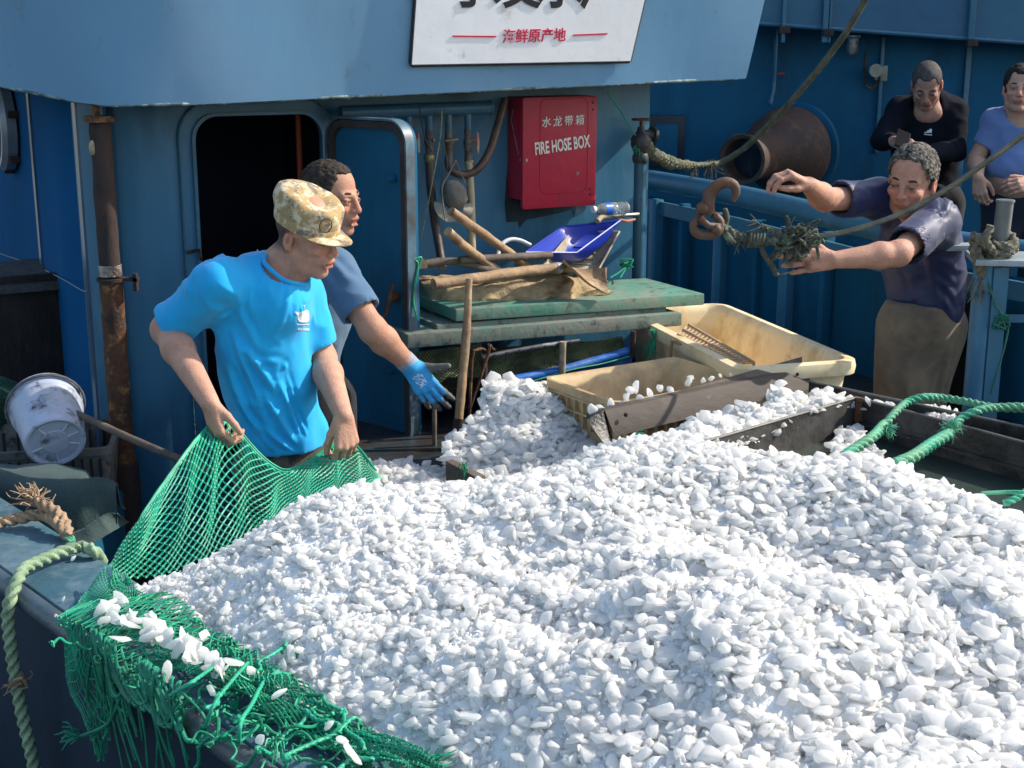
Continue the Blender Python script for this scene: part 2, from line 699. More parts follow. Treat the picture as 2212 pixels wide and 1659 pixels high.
M['deck'] = mat('wet_deck', (0.03, 0.04, 0.045), rough=0.35, var=0.4, vs=5, col2=(0.05, 0.03, 0.02), amt=0.4, ds=7, bump=0.005, bs=30)
M['steelgrey'] = mat('scuffed_steel', (0.35, 0.38, 0.4), rough=0.45, metal=0.3, var=0.2, vs=20, col2=(0.1, 0.14, 0.16), amt=0.3, ds=14, bump=0.002)
M['trim'] = mat('blue_trim', (0.05, 0.15, 0.23), rough=0.35, var=0.15, vs=5, col2=(0.14, 0.2, 0.24), amt=0.2, ds=12)  # mid-blue paint for rims, rails and ribs

# ------------------------------------------------------------------ water
wm = mat('sea_water', (0.004, 0.012, 0.02), rough=0.08, var=0.1, bump=0.06, bs=1.2, spec=0.5)
b = MB()
b.add([(-600, -300, -1.3), (600, -300, -1.3), (600, 900, -1.3), (-600, 900, -1.3)], [(0, 1, 2, 3)])
o = b.build('water', wm)
tag(o, 'dark harbour water beside the hull', 'water', kind='structure')

# ------------------------------------------------------------------ the fishing boat: deck, gunwale, deckhouse
boat = thing('fishing_boat', 'blue steel fishing boat with open doorway, overhanging wing and worn gunwale', 'boat', (0, 4.5, 0))

def plank(poly, z0, z1):
    mb = MB()
    return mb.prism([(p[0], p[1], z0) for p in poly], (0, 0, z1 - z0))

# outer edge of the gunwale, front-left of the hold
g_out = [UZ(-120, 1133, 0.95), UZ(590, 1640, 0.95)]
gd = (g_out[1] - g_out[0]).normalized()
gn = Vector((gd.y, -gd.x, 0))
if gn.dot(Vector((0, -1, 0))) < 0:
    gn = -gn
g0 = g_out[0] - gd * 1.2
g1 = g_out[1] + gd * 1.6
GW = 0.20
mb = MB()
c = (g0 + g1) / 2 - gn * GW / 2
mb.box((c.x, c.y, 0.935), (g1 - g0).length, GW, 0.03, gd, gn)
mb.build('gunwale', M['gun'], boat, bevel=0.006)
mb = MB()
mb.tube([g0 + Vector((0, 0, -.03)) + gn * .012, g1 + Vector((0, 0, -.03)) + gn * .012], 0.026, n=14)
mb.build('rub_rail', mat('scraped_rail', (0.06, 0.10, 0.13), rough=0.42, var=0.3, vs=6, col2=(0.13, 0.075, 0.05), amt=0.35, ds=4, sharp=0.15, bump=0.003), boat)
mb = MB()
c = (g0 + g1) / 2 - gn * 0.03
mb.box((c.x, c.y, -0.2), (g1 - g0).length, 0.03, 2.24, gd, gn)
mb.build('hull_side', mat('black_hull', (0.012, 0.026, 0.048), rough=0.45, var=0.3, vs=2, bump=0.004, bs=6), boat)
# hold bulkhead under the ice and the deck
mb = MB()
for (x0, x1, y0, y1, zt) in ((-4.0, 3.4, 3.55, 9.0, 0.15),):
    mb.box(((x0 + x1) / 2, (y0 + y1) / 2, zt - 0.2), x1 - x0, y1 - y0, 0.4)
mb.build('deck', M['deck'], boat)
# raised hatch deck on which the stores stand
pa, pb = UZ(742, 1010, 0.80), UZ(970, 1010, 0.80)
mb = MB()
poly = [UZ(735, 1018, .8), UZ(1000, 1040, .8), Vector((2.6, 3.55, .8)), Vector((2.6, 6.2, .8)), UW(1560, 500, 0.02), UW(760, 600, 0.02)]
mb.prism([(p.x, p.y, 0.1) for p in poly], (0, 0, 0.69))
mb.build('hatch_deck', M['deck'], boat)
# hull opening rim: hold coaming beneath the ice (dark, mostly buried)
mb = MB()
mb.box((0.9, 1.2, 0.35), 5.2, 0.06, 1.0)
mb.build('coaming', M['blue_dark'], boat)

# deckhouse, front wall with the doorway
def wcoord(p):
    return (p - W0).dot(WT), p.z
sl, _ = wcoord(UW(434, 600)); sr, _ = wcoord(UW(694, 400))
_, zt = wcoord(UW(560, 248)); _, zb = wcoord(UW(640, 962))
sR, _ = wcoord(UW(1402, 300))
sA, _ = wcoord(UW(372, 500))
Pw = lambda s, z, off=0.0: W0 + WT * s + WN * off + Vector((0, 0, z))

def rrect(s0, s1, z0, z1, r, n=8):
    out = []
    for (cx, cz, a0) in ((s1 - r, z1 - r, 0), (s0 + r, z1 - r, 90), (s0 + r, z0 + r, 180), (s1 - r, z0 + r, 270)):
        for k in range(n + 1):
            a = math.radians(a0 + 90 * k / n)
            out.append((cx + r * math.cos(a), cz + r * math.sin(a)))
    return out

hole = rrect(sl, sr, zb, zt, 0.085)
bm = bmesh.new()
outer = [(sA, 0.0), (sR, 0.0), (sR, 2.6), (sA, 2.6)]
es = []
for loop in (outer, hole):
    vs = [bm.verts.new(Pw(s_, z_)) for s_, z_ in loop]
    es += [bm.edges.new((vs[i], vs[(i + 1) % len(vs)])) for i in range(len(vs))]
bmesh.ops.triangle_fill(bm, edges=es, use_beauty=True)
bm.verts.index_update()
link_mesh('front_wall', [v.co[:] for v in bm.verts], [tuple(v.index for v in f.verts) for f in bm.faces], M['blue'], boat, smooth=20)
bm.free()
# right return of the deckhouse
mb = MB()
mb.sheet([[Pw(sR, 0), Pw(sR, 2.6)], [Pw(sR, 0, -2.5), Pw(sR, 2.6, -2.5)]])
mb.build('return_wall', M['blue'], boat)
# curved left corner + left side
RAD = 0.34
Cc = W0 + WT * sA - WN * RAD
plan = []
for k in range(13):
    a = math.radians(90 * k / 12)
    plan.append(Cc + WN * (RAD * math.cos(a)) - WT * (RAD * math.sin(a)))
side0 = plan[-1].copy()
for s_ in (0.4, 0.9, 1.5, 2.2, 3.0, 4.5):
    plan.append(side0 - WN * s_)
G = [[(p.x, p.y, z) for z in np.linspace(0, 2.6, 9)] for p in plan]
mb = MB()
mb.sheet(G[:9])
mb.build('corner_wall', M['blue'], boat, smooth=40)
mb = MB()
mb.sheet(G[8:])
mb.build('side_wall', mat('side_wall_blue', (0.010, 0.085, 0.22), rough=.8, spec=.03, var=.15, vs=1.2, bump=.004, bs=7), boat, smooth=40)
# pale seams on the side wall
PS = lambda u, v, off=0.0: UP(u, v, side0 - WT * off, -WT)
for (ua, va, ub, vb, w) in ((60, 205, 112, 700, 0.022), (160, 228, 205, 880, 0.026)):
    a = PS(ua, va, 0.004)
    mb = MB()
    mb.box((a.x, a.y, 1.2), 0.008, w * 2.0, 2.0, WT, WN)
    mb.build('wall_seam', mat('seam_paint', (0.05, 0.09, 0.15), rough=0.3, var=0.25, vs=3), boat)

# doorway: doubler plate, coaming rim, dark room behind
def ring(outer, inner, off0, off1, name, m, par, **kw):
    n = len(outer)
    V = []
    for off in (off0, off1):
        for L_ in (outer, inner):
            V += [Pw(a, b_, off) for a, b_ in L_]
    F = []
    for i in range(n):
        j = (i + 1) % n
        F += [(2 * n + i, 2 * n + j, 3 * n + j, 3 * n + i), (i, j, 2 * n + j, 2 * n + i), (n + i, 3 * n + i, 3 * n + j, n + j), (i, n + i, n + j, j)]
    return link_mesh(name, V, F, m, par, **kw)

frame = ring(rrect(sl - .055, sr + .055, zb - .055, zt + .055, .13), rrect(sl - .002, sr + .002, zb - .002, zt + .002, .085), -0.01, 0.012, 'door_frame', M['blue'], boat, smooth=40)
ring(rrect(sl - .012, sr + .012, zb - .012, zt + .012, .093), rrect(sl, sr, zb, zt, .085), 0.0, 0.028, 'coaming_rim', M['trim'], frame, smooth=40)
ring(rrect(sl - .06, sr + .06, zb - .06, zt + .06, .135), rrect(sl - .054, sr + .054, zb - .054, zt + .054, .129), 0.0, 0.017, 'weld_bead', mat('weld_bead', (0.05, 0.14, 0.2), rough=0.5, bump=0.01, bs=90), frame, smooth=40)
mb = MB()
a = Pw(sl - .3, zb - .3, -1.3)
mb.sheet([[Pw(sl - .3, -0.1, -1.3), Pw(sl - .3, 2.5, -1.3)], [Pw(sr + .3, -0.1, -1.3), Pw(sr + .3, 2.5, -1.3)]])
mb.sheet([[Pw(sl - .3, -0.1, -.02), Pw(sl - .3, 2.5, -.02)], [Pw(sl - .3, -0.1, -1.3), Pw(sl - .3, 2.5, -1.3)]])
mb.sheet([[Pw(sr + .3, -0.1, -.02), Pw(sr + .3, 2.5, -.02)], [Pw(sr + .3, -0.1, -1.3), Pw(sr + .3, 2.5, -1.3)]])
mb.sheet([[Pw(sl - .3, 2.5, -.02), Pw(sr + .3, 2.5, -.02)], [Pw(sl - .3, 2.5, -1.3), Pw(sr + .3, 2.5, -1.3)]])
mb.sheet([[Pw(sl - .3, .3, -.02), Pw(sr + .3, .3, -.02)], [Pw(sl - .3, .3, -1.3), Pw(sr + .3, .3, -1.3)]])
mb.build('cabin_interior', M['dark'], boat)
# small red pipe just inside the right jamb
mb = MB()
mb.tube([Pw(sr - .03, .9, -.15), Pw(sr - .03, 2.2, -.15)], 0.012)
mb.build('inner_pipe', mat('red_pipe', (0.3, 0.05, 0.02), rough=.6), boat)

# the open door leaf, hinged right of the doorway, free edge swung towards us
hA = U(722, 600, 5.16); hB = U(890, 600, 4.88)
hd = Vector((hB.x - hA.x, hB.y - hA.y, 0)); hw = hd.length; hd.normalize()
hn = Vector((hd.y, -hd.x, 0))
zt2 = U(800, 256, 5.02).z; zb2 = U(830, 958, 4.98).z
Pd = lambda s, z, off=0.0: Vector((hA.x, hA.y, 0)) + hd * s + hn * off + Vector((0, 0, z))
door = None
lf = rrect(0, hw, zb2, zt2, .085)
mb = MB(); mb.prism([Pd(a, b_) for a, b_ in lf], hn * -0.035)
door = mb.build('door', M['blue_dark'], boat, smooth=30)
def dring(o_, i_, off0, off1, name, m):
    n = len(o_); V = []
    for off in (off0, off1):
        for L_ in (o_, i_):
            V += [Pd(a, b_, off) for a, b_ in L_]
    F = []
    for i in range(n):
        j = (i + 1) % n
        F += [(2 * n + i, 2 * n + j, 3 * n + j, 3 * n + i), (i, j, 2 * n + j, 2 * n + i), (n + i, 3 * n + i, 3 * n + j, n + j), (i, n + i, n + j, j)]
    return link_mesh(name, V, F, m, door, smooth=35)
dring(rrect(-.004, hw + .004, zb2 - .004, zt2 + .004, .089), rrect(.004, hw - .004, zb2 + .004, zt2 - .004, .081), -0.02, 0.022, 'edge_flange', mat('scuffed_flange', (0.07, 0.14, 0.19), rough=0.45, var=.3, vs=9, col2=(0.04, 0.035, 0.04), amt=.42, ds=7, col3=(.42, .45, .47), amt3=.16, ds3=9, sharp=.1))
dring(rrect(.008, hw - .008, zb2 + .008, zt2 - .008, .08), rrect(.032, hw - .032, zb2 + .032, zt2 - .032, .06), 0.0, 0.018, 'gasket', mat('old_gasket', (0.035, 0.028, 0.026), rough=0.8, var=.4, vs=10))
for (u_, v_, r_) in ((852, 385, .014), (868, 1000, .012), (848, 800, .012)):
    p = UP(u_, v_, Pd(0, 0, 0), hn)
    if v_ < 950:
        mb = MB(); mb.lathe([(r_, 0), (r_, .02), (r_ * .6, .03)], p, hn, 12)
        mb.build('dog_boss', M['blue_dark'], door)
p = UP(858, 640, Pd(0, 0, 0), hn)
mb = MB()
mb.lathe([(.018, 0), (.018, .03)], p, hn, 12)
mb.tube([p + hn * .035 + Vector((.012, 0, .05)), p + hn * .035, p + hn * .04 + Vector((-.02, 0, -.075))], [.006, .011, .006], n=8)
mb.build('handle', M['rust'], door)
# hinge arms
for z in (zb2 + .2, zt2 - .2):
    mb = MB(); mb.box(Pw(sr + .05, z, 0.03), .09, .03, .035, WT, WN)
    mb.build('hinge', M['blue'], boat, bevel=.004)
mb = MB(); 
for vv in (572, 568):
    mb.tube([UW(405, 545, .02), UW(430, 540, .03), UW(436, 562, .03)], .006, n=8)
mb.build('latch', M['rust'], boat)

# porthole on the side wall
pc = PS(27, 272, 0.0)
port = None
mb = MB()
mb.lathe([(.165, 0), (.185, .012), (.185, .05), (.168, .07), (.146, .07), (.143, .03)], pc, -WT, 40)
port = mb.build('porthole', mat('grey_alu', (0.22, 0.25, 0.3), rough=.4, metal=.2, var=.2, vs=12), boat, smooth=35)
mb = MB(); mb.lathe([(.0001, .03), (.15, .03)], pc, -WT, 40); mb.build('glass', mat('dirty_glass', (0.035, 0.04, 0.055), rough=.12, spec=.8), port)
for k in range(6):
    a = k * PI / 3 + .3
    q = pc + WN * (.192 * math.cos(a)) + Vector((0, 0, .192 * math.sin(a))) - WT * .02
    mb = MB(); mb.box(q, .05, .03, .03, WT, WN); mb.build('clamp', M['rustdark'], port, bevel=.004)

# ------------------------------------------------------------------ overhanging wing bulwark
OFF = 0.34
oplan = []
for s_ in (3.2, 2.4, 1.8, 1.3, .9, .55, .3, .1):
    oplan.append(side0 - WN * s_ - WT * OFF)
for k in range(1, 12):
    a = math.radians(90 * (1 - k / 12))
    RR = RAD + OFF
    oplan.append(Cc + WN * (RR * math.cos(a)) - WT * (RR * math.sin(a)))
o_start = W0 + WT * sA + WN * OFF
p_end = UP(1606, 163, W0 + WN * OFF, WN)
Lf = (p_end - o_start).dot(WT)
for k in range(0, 17):
    oplan.append(Vector((o_start.x, o_start.y, 0)) + WT * (Lf * k / 16))
ZB = 1.985
n_o = len(oplan)
nrm = []
for i in range(n_o):
    t = (oplan[min(i + 1, n_o - 1)] - oplan[max(i - 1, 0)]); t.z = 0; t.normalize()
    nn = Vector((t.y, -t.x, 0))
    nrm.append(nn)
LEAN = 0.16
def opt(i, h, out=0.0):
    p = oplan[i]
    f_ = i / (n_o - 1)
    zb_ = ZB + (0.055 * max(0, (i - (n_o - 17)) / 16.0) ** 1.0)
    uu = 1106 + 3000 * p.x / (p.y * .97 + .05)
    if uu < 225: zb_ += .062 * ((225 - max(-200, uu)) / 225.0) ** 1.2
    extra = 0.0
    if i >= n_o - 17:
        extra = 0.14 * h * max(0, (i - (n_o - 5)) / 4.0) if i > n_o - 5 else 0
    return Vector((p.x, p.y, zb_ + h)) + nrm[i] * (LEAN * h + out) + (WT * extra)
hs = [0, .03, .06, .12, .25, .45, .7, 1.0]
G = [[opt(i, h) + nrm[i] * (0.006 * math.sin(i * 1.3 + h * 5)) for h in hs] for i in range(n_o)]
mb = MB(); mb.sheet(G, th=-0.012)
wing = mb.build('wing_bulwark', M['blue_sheen'], boat, smooth=50)
mb = MB(); mb.tube([opt(i, 0.0, .004) for i in range(n_o)], .0065, n=8, step=.02, wob=.2)
mb.build('bottom_edge', M['weld'], wing)
mb = MB(); mb.tube([opt(i, 0.045 - 0.05 * max(0, min(1, (i - 15) / 8.0)), .001) for i in range(4, 24)], .004, n=6, step=.02, wob=.4)
mb.build('upper_weld', M['weld'], wing)
mb = MB(); mb.tube([opt(6, h, .002) for h in (0.0, .3, .6, 1.0)], .005, n=6, step=.02, wob=.4)
mb.build('vertical_weld', M['weld'], wing)
mb = MB()
q0, q1 = opt(3, 0.02, .012), opt(3, 1.0, .012)
mb.tube([q0, q1], .018, n=8)
mb.build('stiffener', M['blue'], wing)
# soffit back to the wall
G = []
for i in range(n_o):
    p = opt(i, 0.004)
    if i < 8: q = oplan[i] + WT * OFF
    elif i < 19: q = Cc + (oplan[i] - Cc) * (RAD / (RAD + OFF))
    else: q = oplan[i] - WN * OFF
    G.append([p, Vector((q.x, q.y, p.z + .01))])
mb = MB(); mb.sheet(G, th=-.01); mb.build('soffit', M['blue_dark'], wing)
# end plate on the right of the wing
mb = MB()
mb.sheet([[opt(n_o - 1, h), opt(n_o - 1, h) - WN * (OFF + .1 + LEAN * h)] for h in hs])
mb.build('end_plate', M['blue'], wing)

# ------------------------------------------------------------------ name board on the wing
bp0 = opt(n_o - 10, 0, .02)
bn = (WN * math.cos(math.atan(LEAN)) + Vector((0, 0, -math.sin(math.atan(LEAN))))).normalized()
BQ = lambda u, v, off=0.0: UP(u, v, bp0 + bn * off, bn)
LB, RB = BQ(886, 139), BQ(1357, 131)
bx = (RB - LB).normalized()
by = bn.cross(bx).normalized()
if by.z < 0: by = -by
LT, RT = BQ(906, -150), BQ(1422, -150)
board = None
mb = MB()
mb.prism([LB, RB, RT, LT], bn * .016)
board = mb.build('name_board', mat('white_board', (0.90, 0.89, 0.90), rough=.45, var=.05, vs=6, col2=(0.36, 0.29, 0.2), amt=.17, ds=7, sharp=.09, col3=(.25, .22, .2), amt3=.06, ds3=30, bump=.0015, bs=10))
tag(board, 'dirty white name board with black and red lettering fixed to the wing', 'sign')
mb = MB()
for a_, b_ in ((LB, RB), (LB, LT), (RB, RT)):
    mb.tube([a_ + bn * .008, b_ + bn * .008], .009, n=4, cap=True)
mb.build('edge_strip', mat('black_edge', (.03, .03, .035), rough=.6, var=.4, vs=20), board)
cred = mat('red_lettering', (0.62, 0.02, 0.07), rough=.5, var=.15, vs=30)
cblk = mat('black_lettering', (0.02, 0.02, 0.025), rough=.5, var=.3, vs=30)
ctr = BQ(1155, 79, .018)
w5 = (BQ(1224, 77) - BQ(1087, 81)).length
text_mesh('海鲜原产地', w5 / 5.0, ctr, (BQ(1224, 77) - BQ(1087, 81)), by, .0012, cred, 'red_characters', board, bold=.0005)
for ua, va, ub, vb in ((978, 78, 1072, 79), (1238, 76, 1312, 73)):
    mb = MB(); a_, b_ = BQ(ua, va, .018), BQ(ub, vb, .018)
    mb.box((a_ + b_) / 2, (b_ - a_).length, .005, .0025, b_ - a_, by, bn)
    mb.build('red_line', cred, board)
chs = [('宇', 1020), ('发', 1116), ('水', 1208), ('产', 1302)]
cw = (BQ(1116, 0) - BQ(1020, 0)).length
for ch, uc in chs:
    bottom = BQ(uc, 20, .018)
    cen = bottom + by * cw * .47
    text_mesh(ch, cw * 1.12, cen, bx, by, .0012, cblk, 'black_character', board, bold=.0035)

# ------------------------------------------------------------------ the vessel behind on the right: bulkhead, rail, side plating
ves = thing('moored_vessel', 'darker blue vessel behind on the right with ribbed bulkhead and rounded rail', 'boat', (2.2, 7.5, 0))
YB = 8.3
zt_ = U(1900, 72, YB).z
mb = MB()
mb.box((3.0, YB + .03, 1.2), 6.6, .05, 4.4)
mb.build('bulkhead', M['blue_dark'], ves)
mb = MB()
a_, b_ = U(1400, 33, YB - .25), U(2400, 106, YB - .25)
mb.sheet([[a_, a_ + Vector((0, 0, 1.6))], [b_, b_ + Vector((0, 0, 1.6))]], th=.02)
up = mb.build('upper_bulwark', mat('upper_blue', (0.018, 0.10, 0.2), rough=.4, var=.2, vs=1.0, col2=(.03, .14, .2), amt=.3, ds=1.3, sharp=.2, bump=.004, bs=6), ves)
mb = MB(); mb.tube([a_, b_], .012, n=8); mb.build('lower_edge', M['trim'], up)
mb = MB()
mb.sheet([[a_, b_], [a_ + Vector((0, .3, 0.0)), b_ + Vector((0, .3, 0.0))]]); mb.build('deck_edge', M['blue_dark'], up)
for (u0, v0, u1, v1, w, Yq) in ((1905, 80, 1895, 330, .02, YB - .01), (2084, 95, 2072, 500, .03, YB - .01), (1680, 60, 1672, 175, .012, YB - .06)):
    a_, b_ = U(u0, v0, Yq), U(u1, v1, Yq)
    mb = MB(); mb.box(((a_.x + b_.x) / 2, Yq, (a_.z + b_.z) / 2), w, .03, abs(a_.z - b_.z)); mb.build('rib', M['trim'], ves, bevel=.003)
for (u0, w) in ((1692, .02), (1782, .03), (1792, .012), (2098, .035)):
    a_ = U(u0, 60, YB - .28)
    mb = MB(); mb.box((a_.x, a_.y, zt_ + .5), w, .03, 1.1); mb.build('stiffener', M['trim'], up, bevel=.003)
for u0 in (1695, 1788, 2100):
    a_ = U(u0, 64 + (u0 - 1690) * .07, YB - .29)
    mb = MB(); mb.box(a_, .06, .04, .04); mb.build('bracket', M['rustdark'], up, bevel=.006)
# rail
rl = [U(1385, 385, 7.5), U(1600, 424, 6.55), U(1880, 490, 5.72), U(2020, 520, 5.38), U(2300, 562, 4.85)]
mb = MB(); mb.tube(rl, .052, n=16, step=.3); mb.build('top_rail', M['trim'], ves)
mb = MB()
rd = (rl[-1] - rl[0]).normalized()
for a_, b_ in zip(rl, rl[1:]):
    dn = Vector((0, 0, -.1))
    mb.sheet([[a_ + dn, a_ + dn + Vector((0, 0, -.07))], [b_ + dn, b_ + dn + Vector((0, 0, -.07))]], th=.02)
mb.build('rail_web', M['trim'], ves)
mb = MB()
for a_, b_ in zip(rl, rl[1:]):
    o_ = Vector((.05, .05, -.1))
    mb.sheet([[a_ + o_, Vector((a_.x + .05, a_.y + .05, -.4))], [b_ + o_, Vector((b_.x + .05, b_.y + .05, -.4))]])
mb.build('side_plating', M['blue_dark'], ves)
for k, (u_, v_) in enumerate(((1418, 430), (1480, 440), (1560, 460), (1642, 475), (1705, 490), (1790, 500))):
    # frames standing along the inside of the plating
    t_ = (u_ - 1385) / (1880 - 1385.0)
    Yq = 7.42 - 1.72 * t_ if t_ < 1 else 5.7
    a_ = U(u_, v_, Yq - .02)
    mb = MB(); mb.box((a_.x, a_.y, (a_.z - .3) / 2), .035 if k % 2 else .07, .05, a_.z + .3, rd, (rd.y, -rd.x, 0)); mb.build('frame', M['blue'] if k % 2 == 0 else M['blue_dark'], ves, bevel=.004)
# rusty stained sheet low behind the standing man
a_, b_ = U(2080, 560, 5.15), U(2150, 560, 5.05)
mb = MB(); mb.box(((a_.x + b_.x) / 2 - .02, (a_.y + b_.y) / 2, .6), (b_ - a_).length + .15, .01, 1.3, b_ - a_, (0, 1, 0)); mb.build('stained_plate', mat('stained', (0.022, 0.016, 0.014), rough=.7, var=.4, vs=6), ves)
# deck behind the rail
mb = MB(); mb.box((3.4, 7.0, .2), 4.6, 2.9, .1); mb.build('deck', M['deck'], ves)
# square scupper/hatch plate left of the drum
a_ = U(1438, 305, YB - .02)
mb = MB(); mb.box(a_, .22, .04, .3); hp = mb.build('hatch_cover', mat('dark_hatch', (.012, .02, .032), rough=.5, var=.3), ves, bevel=.01)
mb = MB(); mb.box(a_ - Vector((0, .03, 0)), .13, .02, .2); mb.build('hatch_panel', M['blue_dark'], hp, bevel=.004)
# ------------------------------------------------------------------ ice
ice_m = mat('ice', (0.90, 0.89, 0.87), rough=0.13, var=0.05, vs=9, spec=0.4, ior=1.31, sss=0.0, trans=0.08, bump=0.0015, bs=70)

base_m = mat('packed_ice', (0.72, 0.73, 0.735), rough=0.3, var=0.05, vs=12, bump=0.004, bs=130)  # packed base, greyer than the chips: shade of the gaps in its colour
_nt = ice_m.node_tree
_b = _nt.nodes['Principled BSDF']; _o = [n for n in _nt.nodes if n.type == 'OUTPUT_MATERIAL'][0]
_t = _nt.nodes.new('ShaderNodeBsdfTranslucent'); _t.inputs['Color'].default_value = (.985, .98, .965, 1)
_mx = _nt.nodes.new('ShaderNodeMixShader'); _mx.inputs[0].default_value = .60
_nt.links.new(_b.outputs[0], _mx.inputs[1]); _nt.links.new(_t.outputs[0], _mx.inputs[2]); _nt.links.new(_mx.outputs[0], _o.inputs['Surface'])

def chip_variants(n=14, seed=3):
    r = np.random.default_rng(seed)
    bm = bmesh.new()
    bmesh.ops.create_icosphere(bm, subdivisions=2, radius=1.0)
    B = np.array([v.co[:] for v in bm.verts]); F = np.array([[v.index for v in f.verts] for f in bm.faces])
    bm.free()
    out = []
    for k in range(n):
        P = B.copy()
        for j in range(9):
            d = r.normal(size=3); d /= np.linalg.norm(d)
            h = r.uniform(.42, .8)
            s_ = P @ d - h
            P = P - np.where(s_ > 0, s_, 0)[:, None] * d
        P = P * np.array([r.uniform(.85, 1.25), r.uniform(.7, 1.0), r.uniform(.4, .8)])
        P += .05 * fbm(P * 2.3 + k * 7, k, 2)[:, None] * P
        out.append(P)
    return out, F

def hull_variants(n, npt, seed):
    """angular flakes: hull of random points, edges bevelled; all padded to one triangle count"""
    out = []
    for k in range(n):
        r = np.random.default_rng(seed + k)
        P = r.normal(size=(npt, 3)); P /= np.linalg.norm(P, axis=1, keepdims=True)
        P *= np.array([r.uniform(.95, 1.35), r.uniform(.75, 1.1), r.uniform(.32, .62)]) * r.uniform(.8, 1.1, (npt, 1))
        bm = bmesh.new()
        for p in P: bm.verts.new(p)
        bmesh.ops.convex_hull(bm, input=bm.verts)
        bmesh.ops.delete(bm, geom=[v for v in bm.verts if not v.link_faces], context='VERTS')
        bmesh.ops.subdivide_edges(bm, edges=bm.edges, cuts=2, use_grid_fill=True)
        for _ in range(2): bmesh.ops.smooth_vert(bm, verts=bm.verts, factor=.27, use_axis_x=True, use_axis_y=True, use_axis_z=True)
        bmesh.ops.triangulate(bm, faces=bm.faces)
        bm.verts.index_update()
        out.append((np.array([v.co[:] for v in bm.verts]), np.array([[v.index for v in f.verts] for f in bm.faces])))
        bm.free()
    return out

CV, CF = chip_variants()
HV = hull_variants(22, 11, 900)

def low(P, F):
    return P, F

bm = bmesh.new(); bmesh.ops.create_icosphere(bm, subdivisions=1, radius=1.0)
B1 = np.array([v.co[:] for v in bm.verts]); F1 = np.array([[v.index for v in f.verts] for f in bm.faces]); bm.free()
CV1 = []
for k in range(24):
    r_ = np.random.default_rng(100 + k)
    P = B1.copy()
    for j in range(7):
        d = r_.normal(size=3); d /= np.linalg.norm(d)
        s_ = P @ d - r_.uniform(.4, .8)
        P = P - np.where(s_ > 0, s_, 0)[:, None] * d
    P = P * np.array([r_.uniform(.9, 1.3), r_.uniform(.7, 1.0), r_.uniform(.4, .8)])
    CV1.append(P)

def rots(n, r):
    q = r.normal(size=(n, 4)); q /= np.linalg.norm(q, axis=1, keepdims=True)
    w, x, y, z = q.T
    return np.stack([np.stack([1 - 2 * (y * y + z * z), 2 * (x * y - z * w), 2 * (x * z + y * w)], 1),
                     np.stack([2 * (x * y + z * w), 1 - 2 * (x * x + z * z), 2 * (y * z - x * w)], 1),
                     np.stack([2 * (x * z - y * w), 2 * (y * z + x * w), 1 - 2 * (x * x + y * y)], 1)], 1)

def chips(pos, size, r, variants, F):
    n = len(pos)
    R = rots(n, r)
    kind = r.integers(0, len(variants), n)
    nv = len(variants[0])
    V = np.empty((n, nv, 3))
    for k in range(len(variants)):
        m = kind == k
        if m.any():
            V[m] = np.einsum('nij,vj->nvi', R[m], variants[k]) * size[m][:, None, None]
    V += pos[:, None, :]
    FF = (F[None] + (np.arange(n) * nv)[:, None, None]).reshape(-1, 3)
    return V.reshape(-1, 3), FF

def hull_chips(pos, size, r):
    n = len(pos)
    R = flat_rots(n, r)
    kind = r.integers(0, len(HV), n)
    VV, FF, off = [], [], 0
    for k, (P, T) in enumerate(HV):
        m = kind == k
        c = int(m.sum())
        if not c: continue
        V = np.einsum('nij,vj->nvi', R[m], P) * size[m][:, None, None] + pos[m][:, None, :]
        VV.append(V.reshape(-1, 3)); FF.append((T[None] + (np.arange(c) * len(P))[:, None, None]).reshape(-1, 3) + off)
        off += c * len(P)
    return np.concatenate(VV), np.concatenate(FF)

def flat_rots(n, r):
    """lying flakes: mostly level, tilted by up to about 60 degrees"""
    az = r.uniform(0, 2 * PI, n); tl = np.abs(r.normal(0, .62, n)); ta = r.uniform(0, 2 * PI, n)
    def rot(ax, a):
        c, s = np.cos(a), np.sin(a); x, y, z = ax
        return np.stack([np.stack([c + x * x * (1 - c), x * y * (1 - c) - z * s, x * z * (1 - c) + y * s], 1),
                         np.stack([y * x * (1 - c) + z * s, c + y * y * (1 - c), y * z * (1 - c) - x * s], 1),
                         np.stack([z * x * (1 - c) - y * s, z * y * (1 - c) + x * s, c + z * z * (1 - c)], 1)], 1)
    Z = rot((0 * az, 0 * az, 0 * az + 1), az)
    T = rot((np.cos(ta), np.sin(ta), 0 * ta), tl)
    return T @ Z

def tps(ctrl):
    """thin plate spline through (x, y, z) points"""
    P = np.array([[c.x, c.y] for c in ctrl]); z = np.array([c.z for c in ctrl])
    n = len(P)
    d = np.linalg.norm(P[:, None] - P[None], axis=2)
    K = np.where(d > 0, d * d * np.log(d + 1e-12), 0) + np.eye(n) * 2e-3
    A = np.zeros((n + 3, n + 3)); A[:n, :n] = K; A[:n, n] = 1; A[:n, n + 1:] = P; A[n:, :n] = A[:n, n:].T
    w = np.linalg.solve(A, np.concatenate([z, np.zeros(3)]))
    def f(X, Y):
        Q = np.stack([X, Y], -1).reshape(-1, 2)
        out = np.empty(len(Q))
        for i in range(0, len(Q), 20000):
            q = Q[i:i + 20000]
            dd = np.linalg.norm(q[:, None] - P[None], axis=2)
            out[i:i + 20000] = np.where(dd > 0, dd * dd * np.log(dd + 1e-12), 0) @ w[:n] + w[n] + q @ w[n + 1:]
        return out.reshape(np.shape(X))
    return f

def in_poly(X, Y, poly):
    c = np.zeros(np.shape(X), bool)
    n = len(poly)
    for i in range(n):
        x0, y0 = poly[i]; x1, y1 = poly[(i + 1) % n]
        c ^= ((y0 > Y) != (y1 > Y)) & (X < (x1 - x0) * (Y - y0) / (y1 - y0 + 1e-12) + x0)
    return c

